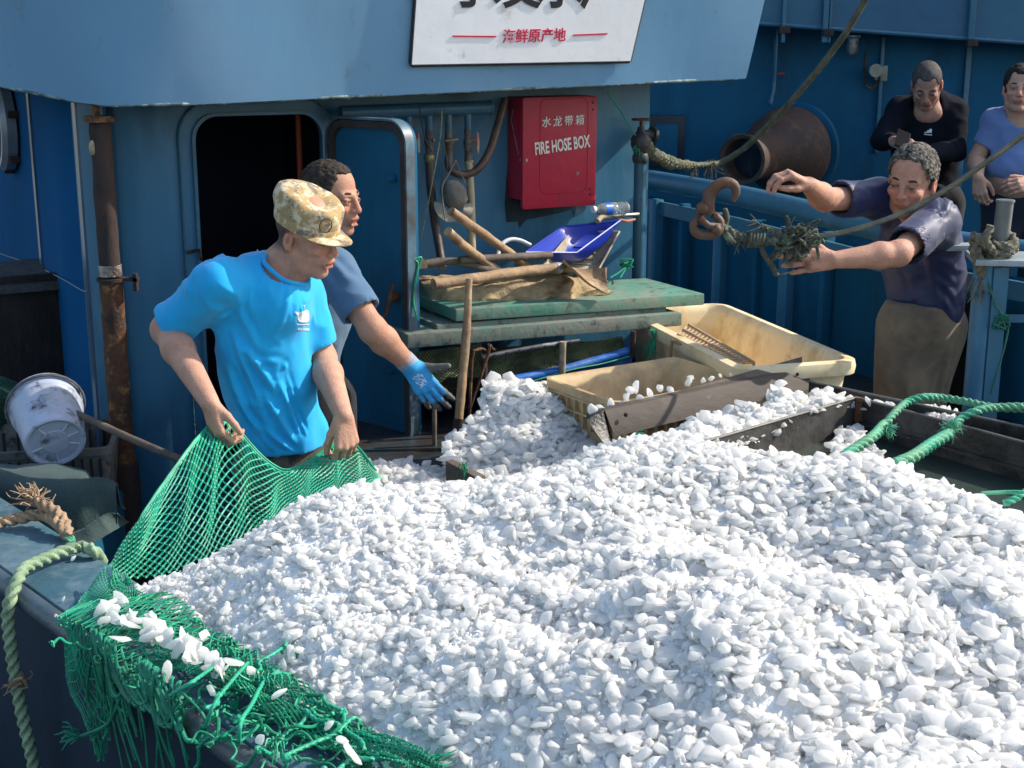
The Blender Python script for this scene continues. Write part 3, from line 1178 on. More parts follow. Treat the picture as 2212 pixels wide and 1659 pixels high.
def pile(name, label, hf, poly, dens, smin, smax, base, seed, big=0.05, group=None, sizefn=None, cat='ice', sink=0.02):
    r = np.random.default_rng(seed)
    xs = [p[0] for p in poly]; ys = [p[1] for p in poly]
    x0, x1, y0, y1 = min(xs), max(xs), min(ys), max(ys)
    n = int((x1 - x0) * (y1 - y0) * dens)
    X = r.uniform(x0, x1, n); Y = r.uniform(y0, y1, n)
    m = in_poly(X, Y, poly); X, Y = X[m], Y[m]
    Z = hf(X, Y)
    n = len(X)
    t = r.random(n)
    size = smin + (smax - smin) * t ** (2.2 if smax < .036 else 3.4)
    size[r.random(n) < .25] *= .55
    if sizefn is not None:
        size = size * sizefn(X, Y)
    pos = np.stack([X, Y, Z - sink + .004 + size * r.uniform(-.25, .55, n)], 1)
    near = size > .013
    V1, A1 = hull_chips(pos[near], size[near] * 1.2, r)
    V2, A2 = chips(pos[~near], size[~near], r, CV1, F1)
    # base skin
    g = 0.011
    gx = np.arange(x0, x1 + g, g); gy = np.arange(y0, y1 + g, g)
    GX, GY = np.meshgrid(gx, gy, indexing='ij')
    GP = np.stack([GX, GY, GX * 0], -1)
    GZ = hf(GX, GY) - sink - .004 + .007 * fbm(GP * 22, seed, 2) + .0065 * np.abs(fbm(GP * 62, seed + 5, 2))
    I = np.arange(GX.size).reshape(GX.shape)
    inside = in_poly(GX + g / 2, GY + g / 2, poly)[:-1, :-1]
    a_, b_, c_, d_ = I[:-1, :-1][inside], I[1:, :-1][inside], I[1:, 1:][inside], I[:-1, 1:][inside]
    A3 = np.concatenate([np.stack([a_, b_, c_], 1), np.stack([a_, c_, d_], 1)])
    V3_ = np.stack([GX, GY, GZ], -1).reshape(-1, 3)
    V = np.concatenate([V1, V2, V3_])
    F = np.concatenate([A1, A2 + len(V1), A3 + len(V1) + len(V2)])
    fm = np.zeros(len(F), dtype=np.int32); fm[len(A1) + len(A2):] = 1
    o = link_mesh(name, V, F, ice_m, smooth=55, mats=[ice_m, base_m], fmat=fm)
    tag(o, label, cat, kind='stuff')
    return o

# the main heap, crest and foot read off the photograph
ctrl = [UZ(235, 1250, .99), UZ(300, 1250, .99), UZ(450, 1190, 1.03), UZ(640, 1078, 1.11), UZ(780, 1042, 1.13), UZ(1000, 1030, 1.13), UZ(1110, 1018, 1.13),
        UZ(1280, 962, 1.20), UZ(1420, 928, 1.23), UZ(1550, 948, 1.21), UZ(1700, 985, 1.18), UZ(1812, 985, 1.19), UZ(1926, 1006, 1.19), UZ(2034, 1058, 1.17),
        UZ(2173, 1086, 1.17), UZ(2212, 1114, 1.16), UZ(2400, 1160, 1.15)]
crest = [c.copy() for c in ctrl]
for c in crest[2:]:
    ctrl.append(Vector((c.x, c.y + .22, c.z - .16)))
ctrl += [UZ(420, 1350, .97), UZ(520, 1420, .97), UZ(640, 1500, .97), UZ(800, 1590, .97), UZ(930, 1670, .97), UZ(1100, 1780, .96),
         UZ(640, 1260, 1.08), UZ(900, 1160, 1.14), UZ(1150, 1120, 1.16), UZ(900, 1400, 1.07), UZ(1100, 1300, 1.13), UZ(1350, 1150, 1.19), UZ(1560, 1110, 1.19),
         UZ(1500, 1300, 1.20), UZ(1800, 1180, 1.17), UZ(2000, 1250, 1.18), UZ(2212, 1300, 1.22), UZ(1250, 1560, 1.08), UZ(1600, 1500, 1.17),
         UZ(1900, 1450, 1.18), UZ(2150, 1550, 1.24), UZ(1500, 1750, 1.10), UZ(1900, 1750, 1.2), UZ(2350, 1750, 1.26), UZ(2500, 1400, 1.25)]
hf0 = tps(ctrl)
def hf_main(X, Y):
    P = np.stack([X, Y, X * 0], -1)
    big = .040 * fbm(P * 2.6 + 3.1, 11, 2) + .018 * fbm(P * 8.0, 21, 2)
    # ridges running down to the right, as in the photograph
    a = X * .83 - Y * .55; b = X * .55 + Y * .83
    n1 = vnoise(np.stack([a * 1.25 + 4.2, b * 2.7 + 1.7, X * 0], -1), 77)
    n2 = vnoise(np.stack([a * 2.6 + 9.2, b * 5.2 + 3.1, X * 0], -1), 78)
    edge = np.clip((X * .8 + Y * .6 - 1.25) / .35, 0, 1) * np.clip((3.15 - Y) / .5, 0, 1)
    return hf0(X, Y) - .014 + big * (.35 + .65 * edge) + edge * (.085 * (.30 - np.abs(n1) * 1.7) + .034 * (.35 - np.abs(n2) * 1.5))
left_foot = [UZ(262, 1268, .97), UZ(330, 1300, .97), UZ(430, 1345, .97), UZ(560, 1440, .97), UZ(700, 1535, .97), UZ(900, 1655, .97), UZ(1150, 1850, .97)]
poly = [(p.x, p.y) for p in left_foot] + [(1.6, .95), (2.2, 1.6)] + [(c.x, c.y + .3) for c in reversed(crest[2:])] + [(crest[1].x, crest[1].y)]
def sf(X, Y):
    return np.clip(.60 + .42 * (X + .9) / 1.6, .56, 1.3) * np.clip(1.0 + (3.0 - Y) * .02, .9, 1.1)
pile('ice_heap', 'big heap of crushed white ice filling the front of the picture', hf_main, poly, 9800, .0055, .026, 0, 5, sizefn=sf)

# heap behind, against the rack
c2 = [UZ(985, 1035, .86), UZ(1130, 1060, .86), UZ(1300, 1010, .9), UZ(1040, 985, .90), UZ(1150, 970, .93), UZ(1290, 965, .95), UZ(1075, 905, 1.0), UZ(1060, 845, 1.07), UZ(1170, 845, 1.07), UZ(1250, 905, .975),
      UZ(1180, 905, .99), UZ(1330, 930, .93), UZ(1100, 820, 1.0), UZ(1230, 830, 1.0)]
for c in c2: c.z -= .025
h2 = tps(c2)
hf2 = lambda X, Y: h2(X, Y) + .015 * fbm(np.stack([X * 9, Y * 9, X * 0], -1), 5, 2)
p2 = [UZ(955, 1010, .84), UZ(985, 1060, .84), UZ(1150, 1100, .84), UZ(1360, 1040, .9), UZ(1345, 950, 1.0), UZ(1290, 870, 1.04), UZ(1265, 812, 1.04), UZ(1045, 828, 1.05), UZ(1042, 940, .92)]
pile('ice_heap', 'smaller heap of ice lumps against the blue lined rack', hf2, [(p.x, p.y) for p in p2], 4500, .016, .031, 0, 9)

# strip of ice between the plank and the steel tray
c3 = [UZ(1380, 960, 1.12), UZ(1450, 930, 1.13), UZ(1540, 905, 1.13), UZ(1650, 870, 1.14), UZ(1700, 838, 1.16), UZ(1800, 838, 1.14), UZ(1895, 850, 1.13), UZ(1850, 862, 1.10), UZ(1700, 898, 1.10), UZ(1600, 930, 1.10), UZ(1690, 815, 1.05), UZ(1900, 820, 1.0), UZ(1500, 890, 1.0)]
for c in c3: c.z -= .018
h3 = tps(c3)
hf3 = lambda X, Y: h3(X, Y) + .018 * fbm(np.stack([X * 11, Y * 11, X * 0], -1), 8, 2)
p3 = [UZ(1340, 990, 1.1), UZ(1550, 955, 1.1), UZ(1700, 902, 1.1), UZ(1850, 862, 1.1), UZ(1945, 885, 1.1), UZ(1900, 845, 1.12), UZ(1800, 832, 1.13), UZ(1690, 834, 1.14), UZ(1660, 868, 1.12), UZ(1530, 900, 1.1), UZ(1400, 945, 1.1)]
pile('ice_heap', 'narrow ridge of ice between the wooden plank and the steel tray', hf3, [(p.x, p.y) for p in p3], 6000, .012, .026, 0, 12)

# shaded ice on the raised deck below the door
hf4 = lambda X, Y: .83 + .02 * fbm(np.stack([X * 7, Y * 7, X * 0], -1), 15, 2)
p4 = [UZ(770, 985, .83), UZ(870, 985, .83), UZ(965, 1000, .83), UZ(990, 1050, .83), UZ(760, 1060, .83)]
pile('ice_scatter', 'thin layer of shaded ice on the raised deck below the open door', hf4, [(p.x, p.y) for p in p4], 5000, .014, .028, 0, 14)

# ice in the tray and in the gap beside it
hf5 = lambda X, Y: 1.035 + .012 * fbm(np.stack([X * 12, Y * 12, X * 0], -1), 25, 2)
p5 = [UZ(1822, 925, 1.02), UZ(1850, 925, 1.02), UZ(1905, 985, 1.02), UZ(1930, 1030, 1.02), UZ(1800, 1010, 1.02), UZ(1795, 960, 1.02)]
pile('ice_scatter', 'small patch of ice lying inside the dark steel tray', hf5, [(p.x, p.y) for p in p5], 5200, .012, .022, 0, 16)
p6 = [UZ(2001, 882, 1.08), UZ(2068, 896, 1.08), UZ(2068, 925, 1.08), UZ(2001, 915, 1.08)]
hf6 = lambda X, Y: 1.10 + X * 0
pile('ice_scatter', 'handful of ice in the gap between the tray rims beside the rope', hf6, [(p.x, p.y) for p in p6], 6500, .012, .022, 0, 17)
# ------------------------------------------------------------------ props
M['redbox'] = mat('red_box_paint', (0.42, 0.012, 0.038), rough=0.42, var=0.1, vs=3, col2=(0.3, 0.02, 0.04), amt=0.3, ds=4, sharp=.15, bump=.002, bs=25, col3=(.25, .08, .07), amt3=.05, ds3=40)
M['wood'] = mat('weathered_wood', (0.36, 0.235, 0.13), rough=0.75, var=0.25, vs=14, col2=(0.14, 0.09, 0.06), amt=0.4, ds=12, sharp=.12, bump=.004, bs=40, col3=(.5, .37, .22), amt3=.25, ds3=9)
M['woodgrey'] = mat('grey_wood', (0.15, 0.115, 0.085), rough=0.8, var=0.3, vs=14, col2=(0.07, 0.055, 0.05), amt=0.45, ds=10, sharp=.12, bump=.004, bs=45)
M['board'] = mat('green_panel', (0.085, 0.235, 0.175), rough=0.6, var=0.15, vs=7, col2=(0.21, 0.24, 0.19), amt=0.42, ds=9, sharp=.12, col3=(0.05, 0.085, 0.07), amt3=.28, ds3=17, bump=.002, bs=60)
M['board2'] = mat('grey_green_panel', (0.11, 0.18, 0.15), rough=0.65, var=0.15, vs=7, col2=(0.19, 0.18, 0.15), amt=0.45, ds=10, sharp=.12, col3=(0.05, 0.065, 0.06), amt3=.3, ds3=19, bump=.002, bs=60)
M['cream'] = mat('cream_plastic', (0.86, 0.70, 0.44), rough=0.5, var=0.08, vs=3, col2=(0.52, 0.34, 0.14), amt=0.25, ds=7, sharp=.15, sss=.12, sssr=(.02, .012, .006), bump=.001, bs=20, col3=(.33, .22, .1), amt3=.08, ds3=16)
M['crate'] = mat('tan_crate_plastic', (0.64, 0.46, 0.24), rough=0.55, var=0.1, vs=5, col2=(0.36, 0.25, 0.14), amt=0.45, ds=8, sharp=.15, sss=.1, sssr=(.02, .01, .005), col3=(.3, .12, .03), amt3=.12, ds3=18)
M['tray'] = mat('tarred_steel', (0.022, 0.02, 0.02), rough=0.38, var=0.4, vs=9, col2=(0.085, 0.08, 0.075), amt=0.35, ds=7, sharp=.12, bump=.006, bs=30, col3=(.14, .05, .02), amt3=.08, ds3=12)
M['green'] = mat('green_twine', (0.012, 0.30, 0.16), rough=0.5, var=0.35, vs=14, col2=(0.03, 0.16, 0.09), amt=0.35, ds=22, sharp=.15, sss=0.0, spec=.4)
M['greenrope'] = mat('green_rope', (0.03, 0.36, 0.22), rough=0.6, var=0.25, vs=20, col2=(0.22, 0.32, 0.17), amt=0.3, ds=5, sharp=.2, bump=.002, bs=200)
M['palerope'] = mat('pale_green_rope', (0.30, 0.40, 0.24), rough=0.7, var=0.25, vs=20, col2=(0.12, 0.2, 0.12), amt=0.35, ds=6, sharp=.2, bump=.002, bs=200)
M['darkrope'] = mat('greasy_rope', (0.085, 0.085, 0.06), rough=0.8, var=0.4, vs=20, col2=(0.16, 0.165, 0.11), amt=0.4, ds=14, sharp=.15, bump=.003, bs=200)
M['tanrope'] = mat('tan_rope', (0.42, 0.29, 0.18), rough=0.85, var=0.25, vs=20, col2=(0.25, 0.16, 0.1), amt=0.4, ds=14, sharp=.2, bump=.003, bs=220)
M['white'] = mat('white_plastic', (0.6, 0.62, 0.66), rough=0.45, var=.08, vs=4)
M['brass'] = mat('brass_fitting', (0.25, 0.2, 0.1), rough=.45, metal=.6, var=.3, vs=20)
M['fitting'] = mat('corroded_fitting', (0.12, 0.12, 0.11), rough=.6, metal=.3, var=.35, vs=15, col2=(.1, .05, .03), amt=.4, ds=18, bump=.003)
M['bluepipe'] = mat('blue_pipe', (0.03, 0.10, 0.16), rough=.4, var=.2, vs=10, col2=(.06, .05, .04), amt=.2, ds=16)
M['blueplast'] = mat('royal_blue_plastic', (0.012, 0.035, 0.36), rough=.35, var=.12, vs=5, sss=.05)
M['blueliner'] = mat('blue_liner', (0.03, 0.14, 0.48), rough=.4, var=.2, vs=6, col2=(.12, .22, .45), amt=.3, ds=9, bump=.006, bs=14)


def fray(mb, p, d, n, L, r, spread=.6, seed=1):
    rr = random.Random(seed)
    d = V3(d).normalized()
    for k in range(n):
        v = Vector((rr.gauss(0, 1), rr.gauss(0, 1), rr.gauss(0, 1))) * spread
        e = (d + v).normalized()
        l = L * rr.uniform(.5, 1.1)
        b_ = V3(p) + Vector((rr.gauss(0, 1), rr.gauss(0, 1), rr.gauss(0, 1))) * L * .12
        mid = b_ + e * l * .5 + Vector((rr.gauss(0, 1), rr.gauss(0, 1), rr.gauss(0, 1))) * l * .12
        mb.tube([b_, mid, b_ + e * l + Vector((0, 0, -l * .15))], [r, r * .9, r * .5], n=4, step=l / 4)
    return mb


def rrloop(c, ax, ay, hx, hy, r, n=5):
    out = []
    for (sx, sy, a0) in ((1, 1, 0), (-1, 1, 90), (-1, -1, 180), (1, -1, 270)):
        for k in range(n + 1):
            a = math.radians(a0 + 90 * k / n)
            out.append(c + ax * (sx * (hx - r) + r * math.cos(a)) + ay * (sy * (hy - r) + r * math.sin(a)))
    return out


def bin_mesh(c, ax, ay, hx, hy, prof, r):
    """stacked rounded rectangles: prof = [(inset, z)], closed at the last loop"""
    V = []
    for (ins, z) in prof:
        L_ = rrloop(Vector((c.x, c.y, 0)), ax, ay, hx - ins, hy - ins, max(.004, r - ins * .5))
        V += [Vector((p.x, p.y, z)) for p in L_]
    n = len(V) // len(prof)
    F = []
    for i in range(len(prof) - 1):
        for k in range(n):
            F.append((i * n + k, i * n + (k + 1) % n, (i + 1) * n + (k + 1) % n, (i + 1) * n + k))
    F.append(tuple((len(prof) - 1) * n + k for k in range(n)))
    F.append(tuple(reversed(range(n))))
    mb = MB(); mb.add(V, F)
    return mb


def frame_of(L_, N_, B_):
    """centre and axes of a rectangle from corner N_ with neighbours L_, B_"""
    ax = (B_ - L_); ax.z = 0
    hx = ax.length / 2; ax.normalize()
    ay = (N_ - L_); ay.z = 0
    ay = ay - ax * ay.dot(ax)
    hy = ay.length / 2; ay.normalize()
    c = L_ + ax * hx + ay * hy
    return c, ax, ay, hx, hy


# ---- tall rusty vent pipe at the corner of the deckhouse
px, py = U(218, 300, 4.72).x, 4.72
vp = thing('exhaust_pipe', 'tall rusty brown pipe standing at the corner of the blue deckhouse', 'pipe', (px, py, .15))
z1 = U(216, 262, py).z; zm = U(240, 603, py).z; z0_ = U(262, 1000, py).z
mb = MB(); mb.tube([(px, py, z1), (px, py, zm + .01)], .036, n=20, step=.03, wob=.02); mb.rough_it(.0025, 20, 3); mb.build('upper_pipe', M['rustdark'], vp)
mb = MB(); mb.tube([(px, py, zm), (px, py, z0_)], .040, n=20, step=.03); mb.rough_it(.002, 20, 4); mb.build('lower_pipe', M['rust'], vp)
mb = MB(); mb.tube([(px, py, z0_), (px, py, .15)], .052, n=20); mb.build('socket', M['rustdark'], vp)
mb = MB(); mb.lathe([(.02, 0), (.052, 0), (.052, .012), (.05, .02), (.02, .02)], (px, py, z1 - .002), n=24); mb.lathe([(.012, 0), (.012, .05)], (px - .01, py, z1 + .015), n=10); mb.build('top_flange', M['rust'], vp, smooth=40)
mb = MB(); mb.lathe([(.04, 0), (.048, 0), (.048, .01), (.04, .01)], (px, py, zm - .006), n=24); mb.box((px + .06, py, zm), .07, .03, .012); mb.box((px + .085, py, zm - .01), .012, .03, .06); mb.build('bracket', M['rustdark'], vp)
mb = MB(); mb.tube([(px, py, zm + .012), (px, py, zm + .05)], .039, n=20); mb.build('tape_wrap', mat('silvery_tape', (.35, .3, .26), rough=.35, metal=.3, var=.5, vs=30, bump=.01, bs=50, col2=(.08, .05, .04), amt=.4, ds=20), vp)
mb = MB(); mb.ball((px - .022, py - .03, U(218, 318, py).z), .018, rad=(.012, .008, .026)); mb.build('rust_blister', mat('pale_blister', (.4, .3, .2), rough=.7, var=.4, vs=40), vp)

# ---- rotten dark box bracketed on the side wall
q = PS(30, 690, .13)
dw = mat('rotten_wood', (.012, .011, .012), rough=.85, var=.5, vs=20, col2=(.06, .055, .05), amt=.12, ds=26, bump=.01, bs=60, stretch=(1, 1, .3))
rb_ = thing('wooden_box', 'rotten black wooden box bracketed on the blue side wall below the porthole', 'box', q)
mb = MB()
mb.box(q, .26, .5, .32, WT, WN); mb.rough_it(.006, 14, 1); mb.build('case', dw, rb_)
mb = MB(); mb.box(q + WT * -.02 - WN * .27 * -1 + Vector((0, 0, .0)), .3, .04, .44, WT, WN); mb.build('end_board', dw, rb_, bevel=.004)
mb = MB(); mb.box(q + Vector((0, 0, .19)) + WN * .1, .28, .45, .025, WT, WN + Vector((0, 0, -.08))); mb.rough_it(.01, 12, 2); mb.build('lid', mat('rotten_lid', (.05, .055, .06), rough=.8, var=.5, vs=26, bump=.01, bs=50), rb_)
mb = MB(); mb.tube([PS(0, 548, .004), PS(70, 572, .01), PS(130, 600, .012), PS(178, 628, .01), PS(190, 628, .005)], .0022, n=5, step=.05)
o = mb.build('wire', mat('pale_wire', (.12, .17, .22), rough=.6)); tag(o, 'thin pale wire strung across the dark blue side wall', 'wire')

# ---- bottom-left corner: locker, grey fish crate, paint-stained bucket, tarpaulin, pole, ropes
mb = MB(); mb.box((-1.95, 4.35, .4), 1.15, 1.0, .5); mb.build('side_locker', M['blue_dark'], boat, bevel=.01)
fc = frame_of(U(-60, 900, 4.62), U(-40, 1075, 4.05), U(160, 860, 4.78))
A_, B_, C_ = U(-150, 1000, 4.35), U(243, 968, 4.45), U(150, 868, 4.80)
A_.z = B_.z = C_.z = .86
c_, ax_, ay_, hx_, hy_ = frame_of(C_, B_, C_ + (A_ - B_))
c_ = B_ + ax_ * hx_ - ay_ * hy_
gcm = mat('grubby_grey_crate', (0.14, 0.14, 0.125), rough=.7, var=.25, vs=9, col2=(.16, .14, .12), amt=.3, ds=8, col3=(.03, .03, .035), amt3=.3, ds3=12)
gc = thing('fish_crate', 'grubby grey plastic fish crate holding the paint stained bucket', 'crate', (c_.x, c_.y, .62))
bin_mesh(c_, ax_, ay_, hx_, hy_, [(.03, .60), (.004, .845), (0, .845), (0, .87), (.018, .87), (.022, .84), (.045, .62)], .04).build('basin', gcm, gc, smooth=35)
mb = MB()
for k in range(18):
    t = (k + .5) / 18 * 2 - 1
    mb.box(c_ + ax_ * hx_ * t * .9 + ay_ * (hy_ - .007) + Vector((0, 0, -.07)), .008, .012, .09, ax_, ay_)
for k in range(10):
    t = (k + .5) / 10 * 2 - 1
    mb.box(c_ - ax_ * (hx_ - .03) + ay_ * hy_ * t * .85 + Vector((0, 0, -.07)), .012, .008, .1, ax_, ay_)
    mb.box(c_ + ay_ * -(hy_ - .03) + ax_ * hx_ * t * .85 + Vector((0, 0, -.07)), .008, .012, .1, ax_, ay_)
mb.build('vent_slots', mat('crate_slot', (.02, .02, .022), rough=.8), gc)
# bucket: axis from the rim (back-left, up) to the bottom disc that faces us
bt, bb = U(60, 895, 4.50), U(121, 958, 4.24)
axb = (bb - bt).normalized(); Lb = (bb - bt).length
axb = Vector((.38, -.80, -.34)).normalized(); Lb = .23
bb = U(120, 957, 4.30); bt = bb - axb * Lb
R0, R1 = .114, .090
bk = thing('bucket', 'white plastic paint bucket with black drips lying on its side in the grey crate', 'bucket', bt)
mb = MB()
mb.lathe([(R0 + .006, 0), (R0 + .008, .012), (R0, .02), (R0 - .002, .05), (R0 + .004, .055), (R0 - .004, .065), (R1 + .006, Lb - .004), (R1, Lb), (R1 - .006, Lb - .002), (R1 - .012, Lb - .008), (.045, Lb - .008), (.043, Lb - .004), (.0001, Lb - .004)], bt, axb, 48)
mb.build('shell', mat('paint_stained_white', (.42, .47, .6), rough=.45, var=.12, vs=6, col2=(.28, .3, .32), amt=.35, ds=7, sharp=.12, col3=(.02, .02, .03), amt3=.27, ds3=16), bk, smooth=35)
mb = MB()
x_ = axb.cross(Vector((0, 0, 1))).normalized(); y_ = axb.cross(x_)
for k in range(5):
    a = k * 2 * PI / 5 + .4
    dd = x_ * math.cos(a) + y_ * math.sin(a)
    mb.tube([bb + dd * (.045 if k else -(R1 - .012)) - axb * .006, bb + dd * (R1 - .012) - axb * .006], .0025, n=5)
mb.build('bottom_ribs', M['white'], bk)
# open end: dark inside
mb = MB()
mb.tube([bt + (x_ * math.cos(a) + y_ * math.sin(a)) * (R0 + .012) + axb * .02 for a in np.linspace(0, 2 * PI, 30)], .005, n=6)
mb.build('rim_band', mat('dripped_rim', (.1, .1, .11), rough=.6, var=.6, vs=25), bk)
# tarpaulin heap
tm = mat('dark_green_tarp', (0.028, 0.055, 0.055), rough=.75, var=.2, vs=6, col2=(.04, .075, .07), amt=.4, ds=5, bump=.002, bs=150, sheen=.1)
def tarp_surface(pts_top, pts_bot, n, m, fold, seed, amp):
    T, B2 = interp_poly(pts_top, n), interp_poly(pts_bot, n)
    G = np.zeros((n, m, 3))
    for i in range(n):
        for j in range(m):
            t = j / (m - 1)
            G[i, j] = T[i].lerp(B2[i], t)
    P = G * fold
    G[..., 2] += amp * fbm(P, seed, 3)
    G[..., 1] += amp * .7 * fbm(P + 9, seed + 1, 3)
    return G
top_ = [U(-60, 1000, 4.30), U(40, 1008, 4.30), U(120, 1004, 4.26), U(185, 1022, 4.2), U(215, 1060, 4.12), U(240, 1083, 4.05), U(272, 1105, 3.98)]
bot_ = [U(-60, 1180, 3.72), U(20, 1185, 3.72), U(100, 1190, 3.74), U(160, 1190, 3.74), U(200, 1175, 3.76), U(235, 1155, 3.80), U(276, 1125, 3.92)]
G = tarp_surface(top_, bot_, 70, 36, np.array([5, 5, 5]), 31, .018)
for i in range(70):
    for j in range(36):
        t = j / 35.0; s_ = i / 69.0
        x = (t - .35 - .22 * math.sin(s_ * 3.4))
        G[i, j, 2] += .075 * math.exp(-(x / .11) ** 2) - .05 * math.exp(-((x - .17) / .06) ** 2)
        G[i, j, 1] -= .09 * math.sin(PI * t)
        G[i, j, 2] += .05 * math.sin(PI * t)
mb = MB(); mb.sheet(G, th=.006)
tp = mb.build('tarpaulin', tm, smooth=60); tag(tp, 'dark green tarpaulin bundled beside the gunwale below the crate', 'tarpaulin')
# rag of green net in the far corner
mb = MB(); mb.ball(U(-8, 862, 4.75), .09, n=14); mb.rough_it(.02, 14, 4)
o = mb.build('net_bundle', mat('dull_green_net', (.012, .06, .045), rough=.9, var=.5, vs=30, bump=.02, bs=60)); tag(o, 'small dull green net bundle at the left edge above the crate', 'net')
# pole crossing to the net
mb = MB(); mb.tube([U(135, 880, 4.42), U(300, 955, 4.2), U(385, 990, 4.1), U(452, 1014, 4.02)], .0125, n=10, step=.03, wob=.05)
o = mb.build('wooden_pole', M['woodgrey']); tag(o, 'long grey wooden pole running from the bucket towards the green net', 'pole')

# ropes on the gunwale
gz = .955
def gp(u, v, h=0.0):
    p = UZ(u, v, gz + h); return p
mb = MB()
mb.rope([gp(-60, 1145, .02), gp(0, 1128, .022), gp(50, 1118, .024), gp(95, 1112, .03), gp(130, 1135, .03), gp(147, 1158, .01)], .0165)
mb.rope([gp(147, 1160, .01), gp(140, 1130, .03), gp(120, 1105, .05), gp(95, 1090, .06), gp(72, 1078, .07)], .0165)
fray(mb, gp(72, 1080, .07), (-.4, .1, .5), 46, .065, .0022, .75, 5)
o = mb.build('mooring_rope', M['tanrope']); tag(o, 'frayed tan rope end looped over the gunwale at the left', 'rope')
mb = MB()
pts = [gp(222, 1218, -.03), gp(205, 1192, .015), gp(180, 1182, .02), gp(140, 1190, .022), gp(95, 1208, .022), gp(55, 1228, .022), gp(38, 1255, .012)]
e = pts[-1]
q1 = U(22, 1295, e.y - .03); q2 = U(17, 1340, e.y - .035); q3 = U(28, 1430, e.y - .03); q4 = U(45, 1530, e.y - .03); q5 = U(70, 1640, e.y - .03); q6 = U(90, 1740, e.y - .03)
mb.rope(pts + [q1, q2, q3, q4, q5, q6], .0155)
o = mb.build('mooring_rope', M['palerope']); tag(o, 'thick pale green rope hanging over the gunwale down the hull', 'rope')
mb = MB(); fray(mb, U(45, 1480, e.y - .04), (-.8, -.2, .1), 12, .05, .0018, .5, 8)
mb.tube([U(30, 1470, e.y - .04), U(48, 1465, e.y - .05), U(58, 1480, e.y - .04)], .005, n=6, step=.01)
o = mb.build('twine_knot', M['tanrope']); tag(o, 'short frayed tan twine knotted round the hanging green rope', 'twine')
mb = MB(); 
for k in range(3): mb.tube([gp(138 + k * 6, 1162, .005), gp(148 + k * 5, 1166 - 3 * k, .02), gp(154 + k * 3, 1173, .005)], .004, n=6, step=.01)
o = mb.build('twine_knot', M['greenrope']); tag(o, 'small bright green twine knot at the end of the tan rope', 'twine')
# pebbles of ice on the gunwale
for k, (u_, v_) in enumerate(((157, 1206), (138, 1293), (245, 1293), (122, 1331), (185, 1370))):
    P, F_ = chips(np.array([list(gp(u_, v_, .004))]), np.array([.009 if k < 1 else .006]), np.random.default_rng(k), CV, CF)
    o = link_mesh('ice_chip', P, F_, ice_m, smooth=32)
    tag(o, 'tiny ice chip lying loose on the bare left gunwale', 'ice', 'ice chips on the bare gunwale')

# ---- boards
def slab(name, mt, lb, fl, fr, th, depth, label, fb=0.0, bev=.006, rid=0):
    """front-left-top and front-right-top pixel points on the plane `off` in front of the wall"""
    off = fb
    a, b_ = UW(*fl, off), UW(*fr, off)
    z = (a.z + b_.z) / 2
    a.z = b_.z = z
    # a slight slope between the two ends is real: keep it
    a2, b2 = UW(*fl, off), UW(*fr, off)
    d = (b2 - a2).normalized()
    n = MB()
    n.prism([a2, b2, b2 - WN * depth + d * 0, a2 - WN * depth], Vector((0, 0, -th)))
    n.rough_it(.0015, 9, rid)
    o = n.build(name, mt, bevel=bev)
    tag(o, label, 'slab', 'insulated lids stacked in front of the deckhouse')
    return o
slab('insulated_slab', M['board'], None, (985, 668), (1522, 634), .046, .42, 'topmost green insulated panel carrying the brown sack and shovels', .60, rid=1)
slab('insulated_slab', M['board2'], None, (944, 702), (1440, 662), .046, .42, 'middle grey green panel, mostly hidden under the topmost one', .59, rid=2)
slab('insulated_slab', M['board2'], None, (880, 722), (1474, 676), .052, .40, 'lowest and longest grey green panel of the stack, above the netted rack', .63, rid=3)

# ---- rack below: frame, netting, blue liner, barrel
rk = thing('storage_rack', 'steel rack under the green panels with netting and a blue liner', 'rack', UW(1200, 950, .6))
def wline(pts, r, name, m, off=.62, n=10, step=None, wob=0):
    mb = MB(); mb.tube([UW(p[0], p[1], p[2] if len(p) > 2 else off) for p in pts], r, n=n, step=step, wob=wob)
    return mb.build(name, m, rk)
wline([(1040, 772), (1110, 758), (1180, 746), (1250, 736)], .0095, 'top_tube', mat('taped_tube', (.09, .09, .095), rough=.4, metal=.3, var=.5, vs=16, col2=(.4, .4, .38), amt=.3, ds=12), step=.05)
wline([(1046, 778), (1046, 960)], .012, 'corner_post', M['rustdark'])
wline([(1216, 738), (1214, 812)], .013, 'middle_post', mat('pale_post', (.3, .24, .16), rough=.8, var=.4, vs=30), off=.64)
wline([(1368, 715), (1366, 770)], .011, 'right_post', M['rustdark'], off=.64)
wline([(1043, 835), (1120, 818), (1210, 800), (1290, 778), (1364, 757)], .0165, 'liner_roll', M['blueliner'], step=.04, wob=.05)
G = np.array([[list(UW(u_, v_ + d_, .60 + .01 * math.sin(u_ * .07 + d_ * .05))) for d_ in (0, 18, 36, 60, 90, 130)] for u_, v_ in [(1043 + 321 * t, 835 - 78 * t) for t in np.linspace(0, 1, 40)]])
G[..., 2] += .003 * fbm(G * 16, 3, 2)
mb = MB(); mb.sheet(G, th=.004); mb.build('blue_liner', M['blueliner'], rk, smooth=60)
mb = MB()
for k in range(7):
    t = (k + .5) / 7; u_ = 1050 + 190 * t; v_ = 771 - 34 * t
    c0 = UW(u_, v_, .62)
    mb.tube([c0 + WN * .011 + Vector((0, 0, .008)) + WT * .004, c0 + WN * .014, c0 + WN * .008 - Vector((0, 0, .012)), c0 - Vector((0, 0, .03))], .0022, n=5)
mb.build('lashing', M['black'], rk)
mb = MB(); mb.tube([UW(1043, 845, .638), UW(1120, 832, .638), UW(1230, 800, .638), UW(1300, 786, .638), UW(1366, 768, .638)], .0035, n=5, step=.02)
